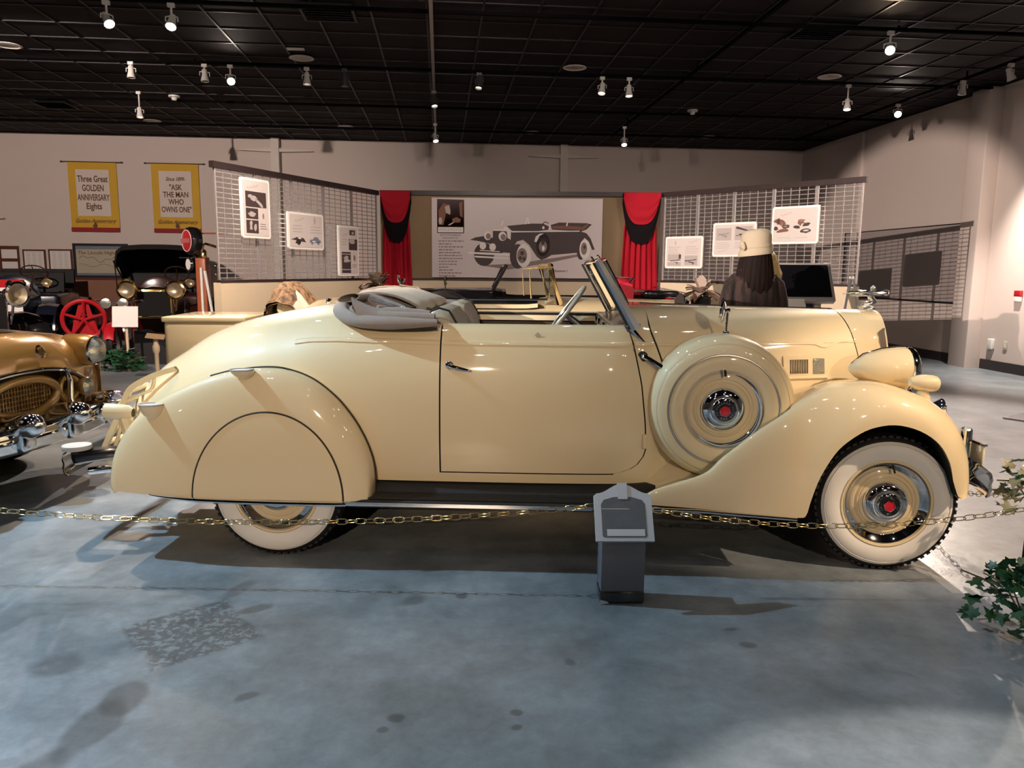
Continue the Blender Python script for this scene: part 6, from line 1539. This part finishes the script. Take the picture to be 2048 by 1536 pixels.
# oval grille ring and mesh insert
ov = [Vector((gx(.33*cos(a))-.03, .30*cos(a), .635+.115*sin(a))) for a in zl(0, 2*pi, 48)[:-1]]
MB().tube(ov, .030, 10, closed=True).build('grille_ring', GOLD, G)
for j in range(6):
    z = .56+.03*j
    MB().box((-.085, 0, z), (.008, .52, .006)).build('mesh_bar', GOLD, G)
for j in range(21): MB().box((-.083, -.25+.025*j, .635), (.008, .006, .18)).build('mesh_bar', GOLD, G)
for s in (-1, 1): MB().tube([Vector((gx(.48)-.05, s*(.48+.09*cos(a)), .63+.085*sin(a))) for a in zl(0, 2*pi, 30)[:-1]], .022, 8, closed=True).build('side_grille_ring', GOLD, G)
sc = MB(); sc.tube([Vector((-.30+.07*(1-(y/.3)**2), y, 1.035+.012*(1-(y/.3)**2)-.05*(y/.3)**2)) for y in zl(-.34, .34, 24)], .022, 8, flat=.9).build('hood_scoop', mat('dark_gold_slot', (.05, .022, .010), rough=.35), G)
e = MB(); e.lathe([(.042, 0), (.044, .008), (.034, .012), (.030, .006)], (-.040, .14, .915), (1, .05, .35), 24).build('hood_badge', CHROME, G); MB().box((-.03, .14, .918), (.008, .05, .03), (0, -.3, 0)).build('badge_crest', BRASS, G)
bp = spl([(-.42, -.98, .44), (-.16, -.93, .43), (-.02, -.70, .42), (.05, -.35, .41), (.07, 0, .41), (.05, .35, .41), (-.02, .70, .42), (-.16, .93, .43), (-.42, .98, .44)], 60)
gp = [(-.03, -.085), (.015, -.08), (.04, -.05), (.03, -.02), (.045, .0), (.03, .02), (.04, .05), (.015, .08), (-.03, .085)]
bb = MB().grid([[p+Vector((a, 0, c)) for a, c in gp] for p in bp]).build('front_bumper', CHROME, G, 60)
for y, x in ((-.69, .0), (-.21, .07), (.21, .07), (.69, .0)):
    d = MB().lathe([(.075, -.10), (.082, .0), (.078, .06), (.055, .11), (.02, .13), (0, .132)], (x+.03, y, .50), (1, 0, .12), 28).rbox((x+.02, y, .45), (.10, .13, .22), .03).build('bumper_guard', CHROME, bb)
rows = [[Vector((g_, y, z)) for g_, z in ((-1.75, 1.12-.1*(abs(y)/.8)**3), (-1.85, 1.0), (-3.0, .95), (-3.1, 1.05), (-4.5, .98), (-4.75, .80))] for y in zl(-.90, .90, 16)]
MB().grid(rows).build('rear_body', GOLD, G, 60)
screen(G, -1.72, .66, 1.08, 1.46, CHROME, .22)
bench(G, -2.75, .6, .7, 1.12, LEATHER)

# ---- brass-era cars on the left
def lampset(t, c, d, R, m, nm='headlamp'):
    h = MB().lathe([(0, -R*1.3), (R*.45, -R*1.25), (R*.6, -R*.9), (R*.62, -R*.4), (R*.9, -R*.1), (R, R*.15), (R*1.16, R*.2), (R*1.18, R*.34), (R*.98, R*.40), (R*.92, R*.34)], (0, 0, 0), d, 28).build(nm, m, t); h.location = c
    MB().lathe([(R*.97, R*.25), (R*.6, -R*.1), (0, -R*.25)], (0, 0, 0), d, 24).build('lamp_lens', mat('lamp_mirror', (.66, .54, .36), rough=.30, metal=.8, var=.3, scale=20), h)
    MB().lathe([(R*.35, 0), (R*.38, R*.35), (R*.2, R*.5), (R*.25, R*.6), (0, R*.7)], (-d[0]*R*.6, -d[1]*R*.6, R*.6), (0, 0, 1), 16).build('lamp_chimney', m, h)
    return h
def brass_car(loc, rz, label, paint, metal, canopy=True, sep=.33):
    """veteran car facing -y in its own frame, radiator at y=0"""
    t = thing('veteran_car', loc, rz, label, 'car', 'veteran cars along the left side')
    MB().rbox((0, .06, .86), (.56, .12, .56), .04).build('radiator_shell', metal, t); MB().box((0, -.002, .85), (.46, .01, .44)).build('radiator_core', DARK, t)
    b = MB(); b.grid([[Vector((x*lerp(1, 1.25, k/4), .12+.22*k, lerp(.60, z, 1)+.0)) for x, z in ((-.28, .60), (-.29, .95), (-.22, 1.12), (0, 1.16), (.22, 1.12), (.29, .95), (.28, .60))] for k in range(5)]).build('hood', paint, t, 40)
    MB().lathe([(.36, 0), (.36, .03), (.30, .05)], (0, 1.02, .98), (0, -1, 0), 24, cap=True).build('dash_panel', paint, t)
    MB().rbox((0, 1.9, .78), (1.2, 1.75, .42), .06).build('tub', paint, t)
    for yy, zz in ((1.45, 1.0), (2.3, 1.05)):
        MB().rbox((0, yy, zz-.08), (1.1, .48, .16), .05).build('seat_cushion', BLACKM, t)
        rr = []
        for j in range(25):
            x = lerp(-.56, .56, j/24); p = .012*abs(sin(pi*j/24*9)); rr.append([Vector((x, yy+.30-p+dy, z)) for dy, z in ((-.02, zz), (.02, zz+.2), (.06, zz+.38), (.12, zz+.40), (.14, zz+.1))])
        MB().grid(rr).build('seat_back', BLACKM, t)
    for s in (-1, 1):
        plain = MB()
        rows = []
        for a in zl(.05, pi*.95, 14):
            rows.append([Vector((s*w, .35-.50*cos(a), .40+.46*sin(a)-d)) for w, d in ((.50, .02), (.62, 0), (.76, .03))])
        MB().grid(rows).build('fender', paint, t, 60)
        rows = [[Vector((s*w, 2.75-.50*cos(a), .42+.46*sin(a)-d)) for w, d in ((.50, .02), (.62, 0), (.76, .03))] for a in zl(.05, pi*.95, 14)]
        MB().grid(rows).build('fender', paint, t, 60)
        for yy in (.35, 2.75):
            w = MB().lathe([(.30, -.04), (.36, -.05), (.40, -.02), (.40, .02), (.36, .05), (.30, .04), (.30, -.04)], (0, 0, 0), (1, 0, 0), 36).build('wheel', RUBBER, t); w.location = (s*.63, yy, .40)
            for k in range(10):
                a = 2*pi*k/10; MB().tube([(0, .04*cos(a), .04*sin(a)), (0, .31*cos(a), .31*sin(a))], .014, 6).build('spoke', paint, w)
            MB().lathe([(.06, -.05), (.06, .05), (.03, .07), (0, .07)], (0, 0, 0), (s, 0, 0), 16).build('hub', metal, w)
        MB().box((s*.66, 1.5, .42), (.22, 1.5, .03)).build('running_board', BLACKM, t)
        lampset(t, (s*sep, -.12, 1.10), (-.42, -.90, 0) if metal == BRASS else (.1, -.99, 0), .14, metal)
        MB().tube([(s*sep, -.06, .98), (s*.30, .02, .72)], .015, 6).build('lamp_fork', metal, t)
        sl = lampset(t, (s*.47, .95, 1.20), (0, -1, 0), .075, metal, 'side_lamp')
    st = MB(); c = Vector((.26, 1.18, 1.38)); A = Vector((0, .75, .66)).normalized(); X = Vector((1, 0, 0)); U = A.cross(X)
    st.tube([c+X*(.19*cos(a))+U*(.19*sin(a)) for a in zl(0, 2*pi, 28)[:-1]], .012, 6, closed=True)
    for k in range(3): st.tube([c, c+X*(.18*cos(k*2.1+.5))+U*(.18*sin(k*2.1+.5))], .008, 5)
    st.tube([c, c-A*.5], .016, 6); st.build('steering_wheel', mat('dark_wood_rim', (.05, .025, .015), rough=.3), t)
    if canopy:
        rows = []
        for y, zt, zs in ((.92, 1.86, 1.60), (.96, 1.91, 1.62), (1.3, 1.95, 1.60), (1.9, 1.95, 1.58), (2.5, 1.88, 1.5), (2.72, 1.72, 1.35), (2.75, 1.3, 1.2)):
            rows.append([Vector((x*.64, y+(.10 if abs(x) > .9 else 0), z)) for x, z in ((-1.0, zs-.42 if y > 1.6 else zs-.1), (-1.02, zs), (-.98, zt-.10), (-.85, zt-.03), (-.4, zt), (0, zt+.005), (.4, zt), (.85, zt-.03), (.98, zt-.10), (1.02, zs), (1.0, zs-.42 if y > 1.6 else zs-.1))])
        c = MB().grid(rows); rows2 = [[p*1.0+Vector((-p.x*.03, 0.01, -.015)) for p in r] for r in rows]; c.grid(rows2); c.grid([rows[0], rows2[0]])
        co = c.build('folding_top', mat('black_top_cloth', (.016, .014, .014), rough=.7, bump=.2, bscale=300), t, 60)
        for s in (-1, 1):
            MB().tube([(s*.64, .95, 1.62), (s*.60, .80, 1.05)], .010, 6).build('brass_stay', BRASS, co); MB().tube([(s*.66, 1.0, 1.62), (s*.62, 2.3, 1.0)], .014, 6).build('top_iron', BLACKM, co)
    t.scale = (1.14, 1.14, .96) if metal == BRASS else (1, 1, 1)
    return t
brass_car((-4.98, 14.0, 0), radians(14), 'dark maroon veteran car with a black folding top and two big brass headlamps', MAROON, BRASS, True)
brass_car((-7.35, 13.55, 0), radians(14), 'dark blue veteran car with brass headlamps, left of the one with the folding top', NAVYP, BRASS, False)
brass_car((-5.60, 10.10, 0), radians(58), 'black vintage car with a chrome radiator and round chrome headlamps behind the gold car', BLACKP, CHROME, False, .30)
# ---- red motorcycle
t = thing('motorcycle', (-5.02, 12.75, 0), radians(8), 'red vintage motorcycle with twin round headlamps beside the info sheet', 'motorcycle')
for y, R in ((-.62, .30), (.62, .30)):
    w = MB().lathe([(R-.05, -.03), (R-.02, -.04), (R, 0), (R-.02, .04), (R-.05, .03), (R-.05, -.03)], (0, 0, 0), (1, 0, 0), 32).build('wheel', RUBBER, t); w.location = (0, y, .30)
    for k in range(12):
        a = 2*pi*k/12; MB().tube([(.02*(-1)**k, .03*cos(a), .03*sin(a)), (0, (R-.05)*cos(a), (R-.05)*sin(a))], .003, 4).build('spoke', CHROME, w)
    rows = [[Vector((x, y+(R+.04)*cos(a), .30+(R+.04)*sin(a)-d)) for x, d in ((-.07, .03), (0, 0), (.07, .03))] for a in zl(.1, pi*.9, 12)]
    MB().grid(rows).build('mudguard', REDP, t, 60)
MB().rbox((0, -.10, .74), (.22, .46, .18), .08).build('fuel_tank', REDP, t); MB().rbox((0, .34, .76), (.24, .32, .07), .03).build('saddle', mat('grey_leather', (.16, .14, .13), rough=.5), t)
MB().tube([(0, -.38, .82), (0, -.62, .30)], .022, 8).build('fork', REDP, t); MB().tube([(-.34, -.18, .93), (-.22, -.34, .95), (0, -.38, .90), (.22, -.34, .95), (.34, -.18, .93)], .013, 8).build('handlebar', CHROME, t)
for x in (-.12, .12): 
    h = MB().lathe([(0, -.08), (.05, -.06), (.075, 0), (.078, .02)], (0, 0, 0), (0, -1, 0), 20).build('headlamp', CHROME, t); h.location = (x, -.46, .90); MB().lathe([(.076, .015), (0, .03)], (0, 0, 0), (0, -1, 0), 20).build('lamp_lens', LENS, h)
MB().tube([(0, -.36, .80), (0, -.20, .36), (0, .30, .30), (0, .62, .30)], .020, 8).tube([(0, .62, .30), (0, .30, .70), (0, -.30, .72)], .018, 8).build('frame', REDP, t)
MB().lathe([(.12, -.07), (.14, 0), (.12, .07)], (0, .05, .42), (1, 0, 0), 24, cap=True).rbox((0, .05, .56), (.13, .14, .16), .02).build('engine', CHROME_DULL, t)
MB().tube([(.12, .0, .46), (.14, -.05, .25), (.14, .35, .22), (.13, .85, .24)], .024, 8).build('exhaust', CHROME, t); MB().tube([(-.25, -.30, .50), (-.28, -.34, .22), (0, -.36, .16), (.28, -.34, .22), (.25, -.30, .50)], .012, 6).build('crash_bar', CHROME, t)
# red flywheel engine behind it
t = thing('stationary_engine', (-5.62, 12.75, 0), .3, 'bright red flywheel engine standing left of the motorcycle', 'engine')
MB().tube([Vector((.30*cos(a), 0, .62+.30*sin(a))) for a in zl(0, 2*pi, 36)[:-1]], .035, 8, closed=True).build('flywheel', REDP, t)
for k in range(5): MB().tube([(0, 0, .62), (.29*cos(k*1.257+.3), 0, .62+.29*sin(k*1.257+.3))], .022, 6).build('spoke', REDP, t)
MB().rbox((0, .22, .40), (.34, .30, .56), .05).build('block', REDP, t); MB().prism([(-.30, 0), (-.24, 0), (.0, .82), (.22, 0), (.30, 0), (.05, .92), (-.05, .92)], (0, .05, .02), (1, 0, 0), (0, 0, 1), (0, .04, 0)).build('stand', REDP, t)
# ---- info sheet on a stake, ivy clump, small stand, black slanted board
t = thing('info_sheet', (-4.55, 11.62, 0), 0, 'white printed sheet on a pale stake in front of the motorcycle', 'sign')
MB().box((0, .03, .45), (.035, .02, .9)).build('stake', PALEWOOD, t); MB().lathe([(.12, 0), (.12, .02), (0, .025)], (0, .03, 0), n=16).build('foot', BLACKM, t); MB().box((0, 0, .74), (.36, .008, .30), (-.15, 0, 0)).build('sheet', PAPER, t)
for k in range(6): MB().box((-.01, -.004+.006*(k-3)*-.9, .83-.038*k), (.28, .004, .007)).build('text_line', INKL, t)
t = thing('sign_stand', (-3.62, 10.15, 0), .2, 'pale turned-wood stand with a small slanted top next to the luggage rack', 'stand')
MB().lathe([(.10, 0), (.10, .03), (.035, .05), (.028, .12), (.028, .36), (.045, .40), (.045, .46), (.030, .49), (.032, .56)], n=14).build('post', PALEWOOD, t); MB().box((.0, 0, .585), (.22, .16, .014), (.25, .12, 0)).build('top_plate', mat('tan_plate', (.50, .33, .18), rough=.5), t)
t = thing('slanted_board', (-4.30, 12.0, 0), -.1, 'black slanted floor board behind the small wooden stand', 'board')
MB().prism([(0, 0), (.75, 0), (.75, .06), (.10, .50), (0, .50)], (-.3, 0, 0), (1, 0, 0), (0, 0, 1), (0, .33, 0)).build('wedge', BLACKM, t); MB().box((-.02, -.004, .47), (.5, .006, .02)).build('edge_strip', BLACKP, t)
# ---- petrol pump with round red globe
t = thing('petrol_pump', (-3.72, 12.62, 0), radians(-10), 'red wooden petrol pump with a round red sign and brass fittings', 'petrol pump')
MB().rbox((0, 0, .80), (.17, .17, 1.60), .02).build('column', mat('orange_wood', (.33, .085, .035), rough=.35, coat=.4, var=.2), t); MB().rbox((0, 0, .06), (.42, .42, .12), .02).build('base', WOOD, t)
g = MB(); gd = (-.62, -.78, 0); gc = Vector((-.12, -.06, 1.86)); g.lathe([(.17, .085), (.20, .075), (.215, .04), (.215, -.05), (.20, -.075), (0, -.08)], gc, gd, 40).build('globe_rim', BLACKP, t)
MB().lathe([(.172, .085), (.17, .09), (.10, .105), (0, .11)], gc, gd, 36).build('globe_face', REDP, t)
MB().lathe([(.168, .088), (.168, .097), (.158, .097), (.158, .088)], gc, gd, 36).build('white_ring', WHITE, t)
gx_ = Vector((-.78, .62, 0))*-1
MB().prism([(-.15, -.035), (.15, -.035), (.15, .035), (-.15, .035)], gc+Vector(gd)*.108, gx_, (0, 0, 1), Vector(gd)*.004).build('sign_band', mat('pale_red_band', (.42, .10, .11), rough=.4), t)
MB().tube([(-.12, -.06, 1.65), (-.05, 0, 1.55)], .02).tube([(-.35, -.05, 1.60), (.10, 0, 1.60)], .012, 6).build('globe_bracket', BLACKM, t)
MB().lathe([(.10, 0), (.11, .02), (.10, .045)], (-.16, -.06, 1.50), gd, 28, cap=True).build('gauge', BLACKP, t); MB().lathe([(.085, .047), (0, .049)], (-.16, -.06, 1.50), gd, 28).build('gauge_face', PAPER, t)
MB().tube([(.0, -.02, 1.62), (.02, -.03, 1.78), (.08, -.04, 1.82), (.30, -.06, 1.76)], [.03, .028, .020, .022], 8).lathe([(.05, 0), (.05, .10), (.03, .13)], (.02, 0, 1.60), n=16).build('brass_spout', BRASS, t)
MB().tube([(.02, -.10, .50), (.02, -.10, 1.45)], .022, 8).tube([(.20, -.10, .50), (.08, -.10, 1.40)], .022, 8).build('white_hose', WHITE, t); MB().tube([(.05, -.05, 1.6), (.2, -.05, 1.45), (.32, 0, 1.4)], .010, 6).build('rod', BLACKM, t)
for k in range(5): MB().ball((.22+.05*(k % 2), -.02, 1.20+.07*k), (.03, .03, .03)).build('brass_fitting', BRASS, t)
MB().tube([(.0, 0, 1.6), (0, .0, 1.98), (.42, .02, 1.98)], .016, 6).build('sign_arm', mat('orange_wood', (.33, .085, .035)), t)
# ---------------------------------------------------------------- foreground: sign stand, chains, ivy
GREYB = mat('blue_grey_paint', (.13, .14, .165), rough=.6, var=.06, bump=.1, bscale=150); GREYL = mat('light_grey_board', (.52, .55, .60), rough=.55, var=.05)
t = thing('sign_podium', (.80, 3.25, 0), radians(-4), 'low grey sign stand with an arched tilted top in front of the cream car', 'sign stand')
MB().rbox((0, 0, .03), (.200, .130, .06), .012).build('base', BLACKP, t); MB().rbox((0, 0, .19), (.194, .125, .265), .004).build('column', GREYB, t)
MB().prism([(-.09, 0), (-.05, .006), (-.06, .014), (-.09, .02)], (-.008, -.066, .0), (1, 0, 0), (0, 0, 1), (0, -.003, 0)).build('chipped_edge', GREYL, t)
ey = Vector((0, .56, .83)).normalized(); exx = Vector((1, 0, 0)); nn = exx.cross(ey); o0 = Vector((0, -.090, .298))
arch = [(-.128, 0), (.128, 0), (.128, .205), (.115, .215)] + [(.115-.23*k/16, .215+.045*(.5-.5*cos(2*pi*k/16))) for k in range(1, 16)] + [(-.115, .215), (-.128, .205)]
bd = MB().prism(arch, o0, exx, ey, nn*.016).build('tilted_board', GREYL, t, 30)
ins = [(-.098, .022), (-.09, .016), (.09, .016), (.098, .022), (.098, .165), (.085, .185), (.04, .198), (0, .20), (-.04, .198), (-.085, .185), (-.098, .165)]
MB().prism(ins, o0+nn*.0165, exx, ey, nn*.001).build('inset_panel', mat('slate_panel', (.14, .15, .165), rough=.18, var=.35, scale=9), bd)
MB().prism(R_(-.078, .022, .088, .052), o0+nn*.018, exx, ey, nn*.001).build('paper_strip', mat('strip_paper', (.60, .62, .66), rough=.6), bd)
MB().prism(R_(-.022, .188, .022, .262), o0+nn*.0175, exx, ey, nn*.004).build('clip', GREYL, bd)
MB().prism(R_(-.095, .142, .025, .1445), o0+nn*.018, exx, ey, nn*.0008).build('printed_rule', PAPER, bd)
# chains: every link a part
lk = MB(); n = 20
lk.tube([Vector((.0165*cos(a)+(.010 if cos(a) > 0 else -.010)*min(1, abs(cos(a))*3), .0125*sin(a), 0)) for a in zl(0, 2*pi, n)[:-1]], .0021, 6, closed=True)
LINK = None
def chain(A, B, sag, label, m=GILT, pitch=.0435, twist=0.0):
    global LINK
    A, B = Vector(A), Vector(B)
    t = thing('chain', A, 0, label, 'chain', 'barrier chains around the cream car')
    L = (B-A).length*(1+2.67*(sag/(B-A).length)**2); n = max(3, int(L/pitch))
    pts = [Vector((0, 0, 0))+(B-A)*q+Vector((0, 0, -sag*4*q*(1-q))) for q in zl(0, 1, n)]
    for k in range(n):
        p, q = pts[k], pts[k+1]; d = (q-p).normalized()
        if LINK is None:
            o = lk.build('link', m); LINK = o.data
        else:
            o = bpy.data.objects.new('link', LINK); COL.objects.link(o)
        o.parent = t; o.location = (p+q)/2
        rt = d.to_track_quat('X', 'Z').to_matrix().to_4x4()
        o.rotation_euler = (rt @ Matrix.Rotation((pi/2 if k % 2 else .25)+random.uniform(-.15, .15)+pi/4*0, 4, 'X')).to_euler()
    return t
chain((-3.38, 3.785, .515), (.69, 3.325, .412), .150, 'gold barrier chain from the left edge to the grey sign stand')
chain((.91, 3.31, .405), (2.66, 3.12, .430), .088, 'gold barrier chain from the grey sign stand to the plants at the right')
chain((2.74, 3.36, .42), (3.30, 5.9, .40), .22, 'barrier chain passing behind the front bumper of the cream car')
for x, y, h, lab in ((-3.52, 3.80, .52, 'black chain post beside the gold car, outside the left edge'), (3.32, 5.92, .40, 'black chain post behind the front of the cream car')):
    t = thing('chain_post', (x, y, 0), 0, lab, 'post', 'barrier chain posts')
    MB().lathe([(.12, 0), (.12, .02), (.02, .035), (.016, h)], n=18).build('pole', BLACKP, t); MB().ball((0, 0, h+.012), .026).build('finial', GILT, t)
# ivy
def leaf_mesh(name, m):
    P = [(0, 0), (.22, -.16), (.46, -.05), (.36, .16), (.52, .42), (.22, .42), (0, .86), (-.22, .42), (-.52, .42), (-.36, .16), (-.46, -.05), (-.22, -.16)]
    vs = [(x, y, .10*abs(x)-.12*y*y) for x, y in P]+[(0, .3, .03)]
    fs = [(i, (i+1) % 12, 12) for i in range(12)]
    me = bpy.data.meshes.new(name); me.from_pydata(vs, [], fs); me.materials.append(m)
    for p in me.polygons: p.use_smooth = True
    return me
LG, LP = leaf_mesh('leaf', IVY), leaf_mesh('leaf', IVYPALE)
LY = leaf_mesh('leaf', mat('yellow_petal', (.70, .45, .05), rough=.5, var=.2)); LB = leaf_mesh('leaf', mat('bright_leaf', (.02, .22, .05), rough=.3, var=.2))
def ivy(loc, rx, ry, rz, n, label, meshes, size, seed, stand=None, cat='plant'):
    rd = random.Random(seed)
    t = thing('ivy_plant', loc, 0, label, cat, 'ivy plants along the barrier')
    for k in range(7):
        a = rd.uniform(0, 2*pi); e = Vector((rx*cos(a), ry*sin(a), rz*rd.uniform(.5, 1)))
        MB().tube(spl([(0, 0, .01), tuple(e*.5+Vector((0, 0, rz*.25))), tuple(e)], 8), .004, 5).build('stem', STEM, t)
    for k in range(n):
        a = rd.uniform(0, 2*pi); r = sqrt(rd.random()); h = rd.random()**.8
        f = sqrt(max(.05, 1-(h*.9)**2))
        o = bpy.data.objects.new('leaf', rd.choice(meshes)); COL.objects.link(o); o.parent = t
        o.location = (rx*r*f*cos(a), ry*r*f*sin(a), .02+rz*h)
        o.rotation_euler = (rd.uniform(-.9, 1.1), rd.uniform(-.7, .7), rd.uniform(0, 2*pi)); s = size*rd.uniform(.6, 1.2); o.scale = (s, s, s)
    if stand: MB().lathe([(.12, 0), (.12, .02), (.02, .035), (.016, stand)], (0, 0, -loc[2]), n=16).build('stand', BLACKM, t)
    return t
ivy((2.40, 2.78, 0), .26, .26, .26, 190, 'dark green ivy heap on the floor at the right edge', [LG], .068, 3)
ivy((2.80, 3.30, .36), .17, .17, .22, 80, 'pale leafy spray with yellow flowers on a stand at the right edge', [LP, LP, LP, LG, LB], .065, 5, .40)
t = thing('yellow_flower_head', (2.66, 3.16, .60), 0, 'flat yellow flower head above the pale leaves at the right edge', 'flowers')
rd = random.Random(2)
for k in range(22):
    o = bpy.data.objects.new('petal', LY); COL.objects.link(o); o.parent = t; o.location = (rd.uniform(-.035, .035), rd.uniform(-.035, .035), rd.uniform(-.005, .01)); o.rotation_euler = (rd.uniform(-.5, .5), rd.uniform(-.5, .5), rd.uniform(0, 6)); o.scale = (.022,)*3
MB().tube([(0, 0, -.005), (.03, .02, -.10), (.08, .06, -.2)], .004, 6).build('stem', STEM, t)
ivy((-4.50, 11.22, 0), .36, .20, .27, 130, 'dark green ivy clump on the floor in front of the motorcycle', [LG], .12, 9)
ivy((-2.62, 4.25, 0), .12, .12, .14, 24, 'thin leaf tuft low at the left edge under the gold car', [LG, LP], .06, 11)
